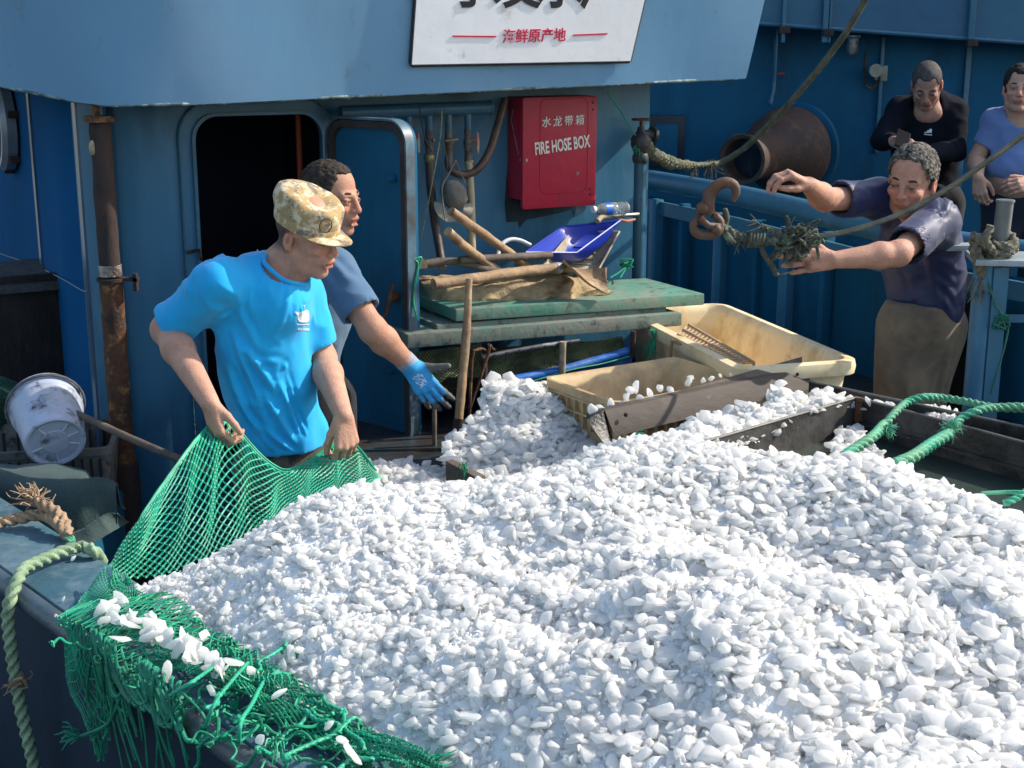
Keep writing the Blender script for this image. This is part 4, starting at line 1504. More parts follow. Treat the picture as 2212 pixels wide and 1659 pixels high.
mb.build('tie_cord', M['green'], rk)

def net_grid(fn, nu, nv, r, mb=None, skip=None):
    """diamond netting on the surface fn(s, t), s and t in 0..1"""
    mb = mb or MB()
    nodes = {}
    for j in range(nv + 1):
        for i in range(nu + 1):
            s_ = (i + (.5 if j % 2 else 0)) / (nu + .5)
            nodes[i, j] = V3(fn(s_, j / nv))
    def strand(a, b_):
        d = (b_ - a)
        if d.length < 1e-6: return
        d.normalize()
        x = d.cross(Vector((.3, .9, .2))).normalized() * r; y = d.cross(x).normalized() * r
        V = [a + x, a + y, a - x, a - y, b_ + x, b_ + y, b_ - x, b_ - y]
        mb.add(V, [(0, 1, 5, 4), (1, 2, 6, 5), (2, 3, 7, 6), (3, 0, 4, 7)])
    for j in range(nv):
        for i in range(nu + 1):
            a = nodes[i, j]
            o1 = (i, j + 1)
            o2 = (i - 1, j + 1) if j % 2 == 0 else (i + 1, j + 1)
            for q in (o1, o2):
                if q in nodes and not (skip and skip(i, j)):
                    strand(a, nodes[q])
    for (i, j), p in nodes.items():
        if skip and skip(i, j): continue
        k = r * 1.9
        mb.add([p + Vector((k, 0, 0)), p - Vector((k, 0, 0)), p + Vector((0, k, 0)), p - Vector((0, k, 0)), p + Vector((0, 0, k)), p - Vector((0, 0, k))],
               [(0, 2, 4), (2, 1, 4), (1, 3, 4), (3, 0, 4), (2, 0, 5), (1, 2, 5), (3, 1, 5), (0, 3, 5)])
    return mb

olive = mat('olive_netting', (0.17, 0.19, 0.085), rough=.7, var=.3, vs=20, col2=(.06, .08, .05), amt=.4, ds=12)
def nf(s_, t_):
    u_ = 905 + 440 * s_
    vt = (760 - 18 * (u_ - 905) / 135) if u_ < 1040 else 776 - 50 * (u_ - 1040) / 305
    vb = (862 - 45 * (u_ - 905) / 60 if u_ < 965 else 815 + 0 * u_) if u_ < 1040 else 835 - 78 * (u_ - 1040) / 320
    return UW(u_, vt + (vb - vt) * t_, .60 - .03 * math.sin(PI * t_) + .012 * math.sin(u_ * .06))
net_grid(nf, 62, 20, .0016).build('netting', olive, rk)
mb = MB(); 
G = np.array([[list(UW(905 + 440 * s_, 762 - 30 * s_ + 95 * t_, .50)) for t_ in (0, .5, 1)] for s_ in (0, .5, 1)])
mb.sheet(G, th=.004); mb.build('backing_sheet', mat('dark_sheet', (.022, .026, .016), rough=.8, var=.5, vs=25, col2=(.07, .08, .035), amt=.35, ds=20), rk)
for k, (a, b_, c__) in enumerate((((1022, 765), (1042, 752), (1012, 950)), ((1045, 752), (1062, 750), (1016, 880)))):
    mb = MB(); mb.tube([UW(c__[0], c__[1], .66), UW(a[0] - 2 + k * 12, a[1] + 12, .66), UW(a[0] + 6 + k * 6, a[1] - 8, .66), UW(b_[0], b_[1] + 2, .64), UW(b_[0] + 8, b_[1] + 6, .6)], .0055, n=7, step=.02)
    mb.build('rebar_hook', M['rust'], rk)
mb = MB()
for (a, b_) in (((896, 905), (985, 1000)), ((985, 870), (1040, 910))):
    mb.tube([UW(a[0], a[1], .45), UW((a[0] + b_[0]) / 2, (a[1] + b_[1]) / 2 - 6, .47), UW(b_[0], b_[1], .46)], .006, n=6, step=.05)
mb.build('rusty_brace', M['rust'], rk)
bc = UW(975, 900, .12)
mb = MB(); mb.lathe([(.0001, .62), (.2, .62), (.215, .6), (.215, .4), (.222, .39), (.222, .36), (.215, .35), (.215, 0)], (bc.x, bc.y, .81 - .2), n=40)
o = mb.build('plastic_barrel', mat('blue_barrel', (.012, .07, .2), rough=.45, var=.2, vs=4), smooth=40); tag(o, 'dark blue barrel half hidden in the shade beside the rack', 'barrel')

# ---- tall stake, thin stake, stub of board
mb = MB(); mb.tube([UW(1014, 602, .72), UW(1004, 760, .74), UW(990, 920, .78)], [.0105, .0155, .0165, .0155], n=12, step=.03, wob=.06); mb.rough_it(.002, 18, 5)
st = mb.build('wooden_stake', M['wood'], org=UW(988, 970, .8)); tag(st, 'tall upright weathered wooden stake with rusty iron foot before the rack', 'stake')
mb = MB(); mb.tube([UW(993, 905, .78), UW(986, 975, .80)], .023, n=12, step=.02); mb.build('iron_foot', M['rustdark'], st)
mb = MB(); mb.tube([UW(938, 862, .70), UW(939, 990, .72)], .0085, n=8, step=.04, wob=.06)
o = mb.build('stick', M['woodgrey']); tag(o, 'thin grey stick standing in the ice left of the tall stake', 'stick')
a, b_ = UZ(970, 1008, .90), UZ(1040, 1045, .88)
mb = MB(); mb.box(a.lerp(b_, .5) + Vector((0, 0, -.02)), (b_ - a).length, .03, .085, b_ - a, Vector((0, 0, 1)).cross(b_ - a)); mb.rough_it(.002, 20, 7)
o = mb.build('wooden_board', M['woodgrey'], bevel=.003); tag(o, 'short broken board end between the stake and the ice heap', 'board')
mb = MB(); fray(mb, UZ(1003, 1005, .93), (0, 0, -1), 10, .05, .002, .35, 4)
o = mb.build('twine', M['green']); tag(o, 'wisp of green twine hanging on the broken board end', 'twine')

# ---- big cream tub
zr = 1.12
A_, B_, C_ = UZ(1540, 645, zr), UZ(1833, 768, zr), UZ(1597, 800, zr)
c_, ax_, ay_, hx_, hy_ = frame_of(C_, B_, C_ + (A_ - B_))
tb = thing('fish_tub', 'big cream plastic fish tub standing behind the tan crate', 'tub', (c_.x, c_.y, .81))
bin_mesh(c_, ax_, ay_, hx_, hy_, [(.06, .81), (.026, zr - .05), (.02, zr - .045), (.0, zr - .045), (-.004, zr - .02), (.0, zr), (.03, zr + .004), (.042, zr - .006), (.05, zr - .03), (.085, .85)], .07).build('shell', M['cream'], tb, smooth=40)
# broken basket inside the tub
bs = thing('plastic_basket', 'broken tan slatted basket leaning inside the cream tub', 'basket', UZ(1560, 770, .95))
bmt = mat('basket_plastic', (0.42, 0.29, 0.17), rough=.6, var=.2, vs=8)
Q = [U(1470, 745, 5.0), U(1500, 704, 5.12), U(1600, 745, 4.92), U(1637, 782, 4.78), U(1585, 790, 4.72)]
P0_, P1_, P2_ = U(1488, 702, 5.15), U(1628, 784, 4.78), U(1565, 782, 4.74)
P3_ = U(1452, 735, 5.05)
mb = MB()
for k in range(19):
    t = k / 18.0
    a, b_ = P0_.lerp(P1_, t), P3_.lerp(P2_, t)
    mb.tube([a, b_], .0035, n=4)
mb.build('slats', bmt, bs)
for k, t in enumerate((0, .33, .66, 1)):
    mb = MB(); a, b_ = P0_.lerp(P3_, t), P1_.lerp(P2_, t)
    mb.tube([a, b_], .007, n=6, step=.05); mb.build('bar', bmt, bs)
mb = MB(); mb.tube([P1_, P1_ + Vector((0, 0, -.06)), P2_ + Vector((0, 0, -.07)), P2_], .006, n=6); mb.tube([P0_, P0_ + Vector((0, 0.05, -.1)), P3_ + Vector((0, .05, -.1)), P3_], .006, n=6); mb.build('side', bmt, bs)
# green-black twine on the tub
mb = MB(); mb.tube([UW(1410, 712, .70), UW(1414, 735, .70), UW(1410, 752, .70), UW(1402, 772, .70)], .008, n=6, step=.01, wob=.5); fray(mb, UW(1410, 740, .7), (0, 0, -1), 14, .07, .0018, .4, 3)
o = mb.build('twine', M['green']); tag(o, 'tangled green twine hanging below the panels in front of the cream tub', 'twine')

# ---- tan crate in front of the tub
zr = 1.08
L_, N_, B_ = UZ(1172, 815, zr), UZ(1290, 878, zr), UZ(1458, 770, zr)
c_, ax_, ay_, hx_, hy_ = frame_of(L_, N_, B_)
ct = thing('fish_crate', 'tan plastic fish crate with ribbed sides among the ice lumps', 'crate', (c_.x, c_.y, .86))
bin_mesh(c_, ax_, ay_, hx_, hy_, [(.03, .86), (.012, zr - .035), (.001, zr - .03), (0, zr), (.012, zr + .001), (.016, zr - .01), (.03, zr - .03), (.045, .90)], .035).build('basin', M['crate'], ct, smooth=35)
mb = MB()
for side in range(4):
    A1, H1, A2, H2 = ((ax_, hx_, ay_, hy_), (ay_, hy_, ax_, hx_), (ax_, hx_, ay_ * -1, hy_), (ay_, hy_, ax_ * -1, hx_))[side]
    nr = 13 if H1 == hx_ else 8
    for k in range(nr):
        t = (k + .5) / nr * 2 - 1
        mb.box(c_ + A1 * (H1 - .03) * t + A2 * (H2 - .011) + Vector((0, 0, -.075)), .007, .018, .11, A1, A2)
    for dz in (-.035, -.08):
        mb.box(c_ + A2 * (H2 - .009) + Vector((0, 0, dz)), 2 * H1 - .07, .018, .007, A1, A2)
mb.build('ribs', M['crate'], ct)

# ---- plank box edge between the crate and the heap
mb = MB()
A1, B1_, C1, D1 = U(1306, 886, 4.02), U(1733, 797, 4.62), U(1764, 838, 4.60), U(1328, 944, 3.99)
pm = mat('nailed_plank', (0.085, 0.068, 0.055), rough=.75, var=.25, vs=7, col2=(.07, .055, .045), amt=.45, ds=6, sharp=.12, col3=(.22, .21, .2), amt3=.2, ds3=9, bump=.004, bs=35, stretch=(.35, .35, 1))
back = Vector((-.1, .99, .0)).normalized() * .045
pk = thing('wooden_plank', 'thick dark wooden plank with nail heads lying before the tan crate', 'plank', D1)
mb.prism([A1, B1_, C1, D1], back); mb.rough_it(.0015, 12, 3); mb.build('plank_body', pm, pk, bevel=.004)
E1, F1_ = U(1266, 905, 4.0), U(1318, 975, 3.96)
mb = MB(); mb.prism([A1 + Vector((-.003, .004, .002)), D1 + Vector((-.003, .004, -.03)), F1_, E1], back + Vector((.01, .03, 0))); mb.rough_it(.002, 14, 3)
mb.build('iron_end', M['tray'], pk, bevel=.004)
mb = MB(); mb.prism([U(1292, 893, 4.05), U(1733, 770, 4.70), U(1733, 795, 4.64), U(1306, 889, 4.03)], Vector((0, .02, -.012))); mb.build('top_strip', M['woodgrey'], pk, bevel=.002)
for (u_, v_, Yq) in ((1352, 896, 4.03), (1722, 808, 4.58)):
    mb = MB(); mb.ball(U(u_, v_, Yq), .007, n=10); mb.build('bolt_head', M['rustdark'], pk)
k = 0
for (u_, v_, s_) in ((1282, 886, .02), (1298, 880, .022), (1318, 874, .018), (1340, 876, .02), (1362, 845, .026), (1375, 838, .022), (1352, 857, .024), (1385, 860, .018), (1402, 850, .02), (1425, 838, .015), (1447, 842, .016), (1488, 826, .018), (1492, 815, .014), (1520, 822, .013), (1536, 816, .014), (1556, 811, .009), (1578, 809, .008)):
    Yq = 4.05 + (u_ - 1290) / 443 * .62
    P, F_ = chips(np.array([list(U(u_, v_, Yq))]), np.array([s_]), np.random.default_rng(k + 40), CV, CF); k += 1
    o = link_mesh('ice_lump', P, F_, ice_m, smooth=32); tag(o, 'loose ice lump resting on the top edge of the wooden plank', 'ice', 'ice lumps on the plank edge')

# ---- black steel tray (hopper mouth) at the right
zc = 1.105
Ck = UZ(1850, 860, zc)
e1 = (UZ(1570, 941, zc) - Ck).normalized(); e2 = (UZ(2212, 957, zc) - Ck).normalized()
hp = thing('steel_tray', 'black tarred steel tray with double rim beside the ice heap', 'tray', (Ck.x, Ck.y, .98))
mb = MB()
Z = Vector((0, 0, 1))
def wallp(a, b_, z0, z1, th, nrm_):
    m_ = MB(); m_.prism([Vector((a.x, a.y, z0)), Vector((b_.x, b_.y, z0)), Vector((b_.x, b_.y, z1)), Vector((a.x, a.y, z1))], nrm_ * th); return m_
n1 = -e2.copy(); n1.z = 0; n2 = -e1.copy(); n2.z = 0
wallp(Ck + e1 * .012 * 0, Ck + e1 * 1.15, .99, zc, .012, n1).build('left_wall', mat('lit_tray_side', (0.075, 0.07, 0.065), rough=.45, var=.3, vs=8, col2=(.02, .018, .018), amt=.42, ds=6, sharp=.1, bump=.005, bs=30), hp)  # greyer than the other walls: sunlight on this face is in its colour
wallp(Ck, Ck + e2 * 1.9, .99, zc, .012, n2).build('back_wall', M['tray'], hp)
d_ = UZ(1803, 838, zc) ; d2 = UZ(2212, 925, zc); dd_ = (d2 - d_).normalized(); nn_ = Vector((-dd_.y, dd_.x, 0))
wallp(d_ - dd_ * .1, d2 + dd_ * .5, .95, zc + .002, .012, nn_).build('outer_rim', M['tray'], hp)
mb = MB(); mb.box(((Ck + e2 * .9 - nn_ * -.06).x, (Ck + e2 * .9 + nn_ * .06).y, 1.03), 2.0, .14, .01, e2, nn_); mb.build('gutter', M['tray'], hp)
mb = MB(); mb.tube([Ck + Vector((0, 0, .002)), Ck + e1 * 1.15 + Vector((0, 0, .002))], .004, n=6); mb.tube([Ck + Vector((0, 0, .002)), Ck + e2 * 1.9 + Vector((0, 0, .002))], .004, n=6)
mb.tube([d_ - dd_ * .1 + Vector((0, 0, .004)), d2 + dd_ * .5 + Vector((0, 0, .004))], .004, n=6)
mb.build('rim_bead', mat('worn_bead', (.16, .15, .13), rough=.5, var=.4, vs=14), hp)
mb = MB(); mb.box(Ck + Vector((.004, -.012, -.05)), .02, .02, .11); mb.build('corner_weld', M['rust'], hp)
mb = MB(); mb.prism([Vector((p.x, p.y, .985)) for p in (Ck, Ck + e1 * 1.15, Ck + e1 * 1.15 + e2 * 1.9, Ck + e2 * 1.9)], Vector((0, 0, .01)))
mb.build('tray_floor', mat('tray_floor', (.02, .034, .026), rough=.45, var=.3, vs=5, col2=(.07, .03, .015), amt=.14, ds=7, bump=.004, bs=20), hp)

# slings on the tray
rz = 1.13
mb = MB()
mb.rope([UZ(1795, 1005, 1.1), UZ(1850, 968, 1.11), UZ(1885, 944, 1.12), UZ(1910, 918, 1.12)], .0155)
mb.rope([UZ(1912, 916, 1.12), UZ(1935, 890, 1.14), UZ(1962, 868, 1.15), UZ(1995, 858, 1.16), UZ(2040, 860, 1.15), UZ(2090, 868, 1.15), UZ(2150, 880, 1.15), UZ(2260, 886, 1.15), UZ(2450, 905, 1.12), UZ(2700, 960, 1.12)], .0118)
fray(mb, UZ(1918, 922, 1.13), (.3, -.3, -.2), 60, .032, .0013, .9, 3)
o = mb.build('sling_rope', M['greenrope']); tag(o, 'green rope sling arching over the tray corner, the farther of two', 'rope')
mb = MB()
mb.rope([UZ(1935, 1003, 1.12), UZ(1975, 985, 1.12), UZ(2015, 958, 1.12), UZ(2050, 938, 1.12)], .0175)
mb.rope([UZ(2052, 936, 1.12), UZ(2075, 905, 1.14), UZ(2110, 888, 1.16), UZ(2160, 880, 1.16), UZ(2260, 884, 1.16), UZ(2480, 935, 1.12), UZ(2720, 1010, 1.12)], .0125)
fray(mb, UZ(2050, 925, 1.13), (.1, -.3, .1), 100, .038, .0013, .9, 7)
o = mb.build('sling_rope', M['greenrope']); tag(o, 'thicker green rope sling with frayed splice, nearer to the camera', 'rope')
mb = MB(); mb.tube([UZ(2120, 1066, 1.16), UZ(2175, 1063, 1.16), UZ(2230, 1064, 1.16), UZ(2420, 1070, 1.13), UZ(2600, 1090, 1.11)], .005, n=6, step=.02); mb.rope([UZ(2170, 1088, 1.16), UZ(2195, 1076, 1.17), UZ(2240, 1052, 1.18), UZ(2380, 1000, 1.15), UZ(2600, 960, 1.12)], .009)
o = mb.build('hanging_twine', M['greenrope']); tag(o, 'thin green cords over the heap at the right edge', 'rope')
mb = MB(); fray(mb, U(1368, 948, 3.9), (.6, 0, .1), 16, .05, .003, .4, 12)
o = mb.build('twine', M['green']); tag(o, 'scrap of green twine under the wooden plank', 'twine')

# ---- fire hose box
fb = thing('fire_hose_box', 'bright red fire hose box with white lettering on the deckhouse wall', 'hose box', UW(1200, 460, .0))
OFb = .14
TL, TR, BR, BL = UW(1134, 214, OFb), UW(1293, 199, OFb), UW(1287, 437, OFb), UW(1129, 459, OFb)
zt_b = 1.972
sL = (BL - W0).dot(WT); sR2 = (BR - W0).dot(WT); zB = (BL.z + BR.z) / 2
mb = MB(); mb.prism([Pw(sL + .004, zB + .035), Pw(sR2 - .004, zB + .035), Pw(sR2 - .004, zt_b), Pw(sL + .004, zt_b)], WN * (OFb - .022)); mb.build('case', M['redbox'], fb, bevel=.006)
mb = MB()
lp = rrect(sL, sR2, zB, zt_b, .012)
mb.prism([Pw(a, b_, OFb - .02) for a, b_ in lp], WN * .02); fd = mb.build('door', M['redbox'], fb, bevel=.004)
mb = MB()
pl, pr = (UW(1167, 300, OFb) - W0).dot(WT), (UW(1270, 300, OFb) - W0).dot(WT); pb_, pt_ = UW(1220, 416, OFb).z, UW(1220, 213, OFb).z
lo_ = rrect(pl, pr, pb_, pt_, .03)
mb.tube([Pw(a, b_, OFb) for a, b_ in lo_ + lo_[:1]], .0028, n=6); mb.build('pressed_panel', M['redbox'], fd)
mb = MB(); q = UW(1130, 345, OFb * .8); mb.tube([q - WT * .012, q + WN * .03], .007, n=8); mb.tube([q - WT * .02 + Vector((0, 0, .02)), UW(1104, 260, .05), UW(1108, 235, .05)], .0012, n=4); mb.build('latch', M['steelgrey'], fd)
for (u_, v_) in ((1281, 222), (1281, 237), (1274, 408), (1275, 420)):
    mb = MB(); mb.ball(UW(u_, v_, OFb + .001), .004, n=8); mb.build('rivet', M['rustdark'], fd)
mb = MB(); mb.ball(UW(1247, 375, OFb + .001), .009, rad=(.009, .002, .009), n=12, X=(WT, WN, Vector((0, 0, 1)))); mb.build('chipped_spot', mat('grey_chip', (.3, .1, .13), rough=.6), fd)
wht = mat('cream_lettering', (.72, .68, .6), rough=.6, var=.15, vs=40)
ta, tb_ = UW(1157, 323, OFb + .001), UW(1271, 306, OFb + .001)
slope = (tb_ - ta).normalized()
upv = WN.cross(slope); upv = upv if upv.z > 0 else -upv
wt_ = (tb_ - ta).length
text_mesh('FIRE HOSE BOX', .068, (ta + tb_) / 2 + WN * .0015, slope, upv, .001, wht, 'english_lettering', fd, bold=.0016, xs=wt_ / (.068 * 6.7))
ca, cb_ = UW(1168, 266, OFb + .001), UW(1264, 260, OFb + .001)
for k, ch in enumerate('水龙带箱'):
    t = (k + .5) / 4 - .01
    text_mesh(ch, .043, ca.lerp(cb_, t) + WN * .0015, slope, upv, .001, wht, 'chinese_lettering', fd, bold=.0004, shear=.12)

# dark stain of scraped paint around the box is part of the wall
mb = MB()
G = []
sm = mat('scraped_patch', (.014, .026, .036), rough=.7, var=.5, vs=12, col2=(.03, .09, .14), amt=.3, ds=9)
mb.prism([UW(1098, 330, .0), UW(1090, 440, .0), UW(1094, 480, .0), UW(1118, 478, 0), UW(1122, 492, 0), UW(1135, 475, 0), UW(1200, 462, 0), UW(1235, 452, 0), UW(1240, 468, 0), UW(1262, 455, 0), UW(1268, 440, 0), UW(1130, 440, 0)], WN * .003)
mb.build('scraped_patch', sm, boat)

# ---- pipework
mf = thing('valve_manifold', 'row of corroded water valves with hoses under the wing', 'pipework', UW(950, 400, .1))
mo = .11
def W_(u_, v_, o=mo): return UW(u_, v_, o)
mb = MB(); mb.tube([W_(735, 244), W_(1055, 232)], .026, n=16); mb.lathe([(.026, 0), (.028, .002), (.028, .012), (.0001, .014)], W_(1055, 232), WT, 16); mb.build('header_pipe', M['bluepipe'], mf)
for k, u_ in enumerate((845, 882, 926, 968, 1010)):
    mb = MB(); mb.tube([W_(u_, 238), W_(u_ + 1, 282)], .0135, n=12); mb.build('branch_pipe', M['bluepipe'], mf)
    if k == 0: continue
    vb = 312 if k == 1 else 348
    mb = MB(); mb.tube([W_(u_ + 1, 280), W_(u_ + 2, vb)], [.016, .0145, .017, .0145, .017], n=12, step=.006); mb.ball(W_(u_ + 2, 306), .021, n=12); br = mb.build('valve_body', M['fitting'], mf, smooth=50)
    hu = u_ + (21 if k in (1, 4) else 14)
    hm = mat('red_lever', (.35, .09, .06), rough=.6, var=.4, vs=30, col2=(.4, .33, .25), amt=.4, ds=22) if k in (1, 4) else M['brass']
    mb = MB(); mb.tube([W_(u_ + 4, 303, mo + .01), W_(hu - 2, 303, mo + .025)], .006, n=8)
    if k in (1, 4): mb.tube([W_(hu, 286, mo + .03), W_(hu, 300, mo + .03), W_(hu + 1, 330, mo + .03)], [.004, .0085, .005], n=8, step=.01)
    elif k == 3: mb.tube([W_(hu - 20, 304, mo + .035), W_(hu + 8, 301, mo + .035)], [.003, .007, .003], n=8, step=.01)
    mb.build('lever', hm, br)
hose = mat('brown_hose', (.075, .045, .035), rough=.5, var=.3, vs=9, col2=(.035, .025, .022), amt=.4, ds=8, bump=.002)
mb = MB(); mb.tube([W_(927, 345), W_(930, 400, .13), W_(938, 470, .16), W_(948, 530, .2), W_(956, 578, .25)], .0165, n=12, step=.02, wob=.03); mb.build('brown_hose', hose, mf)
mb = MB(); mb.tube([W_(969, 345), W_(971, 362, .12), W_(985, 374, .13), W_(1008, 377, .13), W_(1035, 362, .13), W_(1058, 325, .12), W_(1074, 275, .1), W_(1092, 214, .08)], .0165, n=12, step=.02, wob=.03); mb.build('curved_hose', mat('rusty_hose', (.10, .055, .035), rough=.45, var=.3, vs=9, col2=(.045, .03, .025), amt=.4, ds=8), mf)
mb = MB(); mb.tube([W_(1012, 346), W_(1014, 362, .12), W_(1018, 450, .14), W_(1020, 560, .17)], .0155, n=12, step=.03); mb.build('cream_hose', mat('cream_hose', (.40, .32, .2), rough=.5, var=.15, vs=6, col2=(.22, .17, .12), amt=.3, ds=8), mf)
mb = MB(); mb.lathe([(.0185, -.012), (.0195, -.01), (.0195, .01), (.0185, .012)], W_(1014, 352), (0, 0, 1), 14); mb.lathe([(.018, -.012), (.021, -.008), (.021, .012), (.018, .016)], W_(927, 342), (0, 0, 1), 14); mb.build('hose_clamp', M['brass'], mf)
for nm, lb, pts_, r_, mt_ in (('sagging_string', 'pale twisted cord hanging in front of the brown hose', [(955, 240), (952, 290), (940, 360), (925, 440), (910, 515)], .0026, mat('pale_cord', (.3, .3, .2), rough=.8, var=.4, vs=60)),
                              ('sagging_string', 'black cable sagging from the wing to the hose clamp', [(905, 225), (912, 270), (920, 305), (933, 328)], .0028, M['black']),
                              ('sagging_string', 'grey string bundle hanging between the two middle valves', [(962, 235), (958, 300), (966, 350), (962, 400), (955, 450), (970, 480)], .0022, M['darkrope']),
                              ('sagging_string', 'thin dark string hanging just right of the pale cord', [(948, 235), (950, 310), (955, 370), (950, 420)], .002, M['darkrope'])):
    mb = MB(); mb.tube([UW(p[0], p[1], mo + .05) for p in pts_], r_, n=6, step=.01, wob=.3); o = mb.build(nm, mt_); tag(o, lb, 'string')
# cap hanging on its strings
cp = thing('sun_hat', 'dirty grey sun hat hanging by its strings among the valves', 'hat', UW(985, 455, .2))
cm = mat('grey_canvas', (.17, .155, .135), rough=.85, var=.3, vs=16, col2=(.08, .07, .06), amt=.3, ds=14, bump=.004, bs=60)
hc = UW(980, 420, .2)
mb = MB(); mb.ball(hc, .055, n=20, rad=(.052, .04, .058)); A_ = np.array(mb.v); 
mb.rough_it(.009, 22, 2); mb.build('crown', cm, cp, smooth=60)
G = []
for i in range(18):
    a = i / 17 * PI * 1.15 - .1
    for_ = []
    for r_ in (.04, .062, .082):
        for_.append(UW(978, 438, .2) + WT * (math.cos(a) * r_) + Vector((0, 0, -.012 - math.sin(a) * r_ * .75)) + WN * (.012 * math.sin(a * 3) + .01))
    G.append(for_)
mb = MB(); mb.sheet(G, th=.003); mb.rough_it(.003, 30, 5); mb.build('brim', mat('pale_canvas', (.26, .24, .2), rough=.85, var=.3, vs=16), cp)
mb = MB(); mb.tube([UW(985, 345, .18), UW(970, 375, .2), UW(955, 405, .23), UW(958, 450, .24), UW(962, 478, .24)], .003, n=5, step=.02); mb.tube([UW(985, 345, .18), UW(998, 380, .2), UW(1008, 400, .22)], .0025, n=5, step=.02); mb.build('strings', cm, cp)

# ---- hydrant standpipe at the right corner of the deckhouse
sp = thing('hydrant_standpipe', 'blue standpipe with greasy valve wheel at the right end of the wall', 'hydrant', UW(1380, 600, .1))
so = .1
ax0 = UW(1382, 400, so)
X0, Y0 = ax0.x, ax0.y
zz = lambda v: UP(1382, v, ax0, WN).z
mb = MB(); mb.tube([(X0, Y0, .8), (X0, Y0, zz(340))], .026, n=16); mb.build('pipe', M['bluepipe'], sp)
mb = MB(); mb.lathe([(.03, 0), (.034, .01), (.034, .03), (.028, .04), (.034, .055), (.042, .075), (.042, .1), (.03, .12), (.018, .13), (.014, .15)], (X0, Y0, zz(352)), n=20); mb.tube([(X0, Y0, zz(292)), Vector((X0, Y0, zz(292))) + WT * .07], .022, n=14); mb.lathe([(.036, 0), (.036, .014)], Vector((X0, Y0, zz(292))) + WT * .055, WT, 18); mb.build('valve_body', mat('greasy_valve', (.045, .05, .055), rough=.55, metal=.3, var=.4, vs=18, col2=(.1, .06, .04), amt=.3, ds=16), sp, smooth=40)
mb = MB(); mb.tube([Vector((X0, Y0, zz(258))) + Vector((math.cos(a) * .036, math.sin(a) * .036, 0)) for a in np.linspace(0, 2 * PI, 21)], .005, n=6); mb.tube([(X0 - .034, Y0, zz(258)), (X0 + .034, Y0, zz(258))], .004, n=6); mb.tube([(X0, Y0, zz(256)), (X0, Y0, zz(285))], .007, n=8); mb.build('hand_wheel', M['rust'], sp)
mb = MB(); 
for k in range(3): mb.tube([Vector((X0, Y0, zz(344 - k * 3))) + Vector((math.cos(a) * .031, math.sin(a) * .031, .003 * math.sin(3 * a))) for a in np.linspace(0, 2 * PI, 15)], .0035, n=5)
fray(mb, (X0 - .02, Y0 - .03, zz(315)), (0, -.3, -1), 8, .04, .0016, .5, 2); mb.build('green_lashing', M['green'], sp)
mb = MB(); mb.tube([UW(1312, 200, .2), UW(1340, 240, .15), UW(1372, 292, .12)], .0035, n=5, step=.02)
o = mb.build('hanging_twine', M['green']); tag(o, 'thin green cord from the wing down to the hydrant', 'cord')
mb = MB(); kp = UW(1355, 575, .2)
for k in range(7):
    rr = random.Random(k); mb.tube([kp + Vector((rr.uniform(-.03, .03), rr.uniform(-.02, .02), rr.uniform(-.01, .03))) for _ in range(5)], .003, n=5, step=.008)
mb.tube([kp, UW(1335, 590, .25), UW(1318, 600, .3)], .003, n=5, step=.02); mb.tube([kp, UW(1345, 592, .25), UW(1340, 600, .3)], .003, n=5, step=.02)
o = mb.build('knotted_twine', M['green']); tag(o, 'bright green knot of twine tied low on the standpipe', 'twine')

# tap and bottle
tpn = thing('garden_tap', 'corroded tap below the plastic bottle beside the standpipe', 'tap', UW(1330, 470, .15))
mb = MB(); mb.tube([UW(1378, 463, .12), UW(1345, 465, .15), UW(1320, 466, .18)], .009, n=10, step=.02); mb.ball(UW(1345, 464, .15), .014); mb.build('tap_body', mat('silver_tap', (.3, .31, .31), rough=.35, metal=.7, var=.3, vs=25), tpn)
mb = MB(); mb.tube([UW(1320, 466, .18), UW(1300, 468, .2), UW(1290, 478, .22)], [.011, .014, .012], n=10, step=.01); mb.build('hose_tail', mat('tan_tail', (.35, .28, .18), rough=.6, var=.3, vs=20), tpn)
mb = MB(); mb.tube([UW(1335, 472, .17), UW(1352, 478, .18), UW(1372, 474, .18)], [.004, .008, .005], n=8, step=.01); mb.build('lever', mat('coral_lever', (.5, .2, .13), rough=.6, var=.2, vs=20), tpn)
bo = UW(1354, 449, .17); bx_ = (UW(1280, 453, .2) - bo).normalized(); bL = (UW(1280, 453, .2) - bo).length
bt_ = thing('plastic_bottle', 'clear plastic water bottle with blue label lying on the tap', 'bottle', bo)
mb = MB()
prof = [(.0001, 0), (.022, .001), (.026, .008)]
for k in range(8): prof += [(.0245, .012 + k * .0075), (.0265, .0155 + k * .0075)]
prof += [(.026, .075), (.026, bL * .72), (.02, bL * .84), (.012, bL * .9), (.012, bL * .93)]
mb.lathe(prof, bo, bx_, 22); mb.build('bottle_body', mat('clear_plastic', (.75, .8, .85), rough=.12, trans=.75, ior=1.3, var=.03), bt_, smooth=50)
mb = MB(); mb.lathe([(.0268, bL * .5), (.0268, bL * .7)], bo, bx_, 22); mb.build('label_band', mat('blue_label', (.02, .12, .5), rough=.4, var=.1), bt_)
mb = MB(); mb.lathe([(.0001, bL * .93), (.0145, bL * .93), (.0145, bL), (.0001, bL)], bo, bx_, 16); mb.build('bottle_cap', mat('white_cap', (.7, .75, .78), rough=.4), bt_)

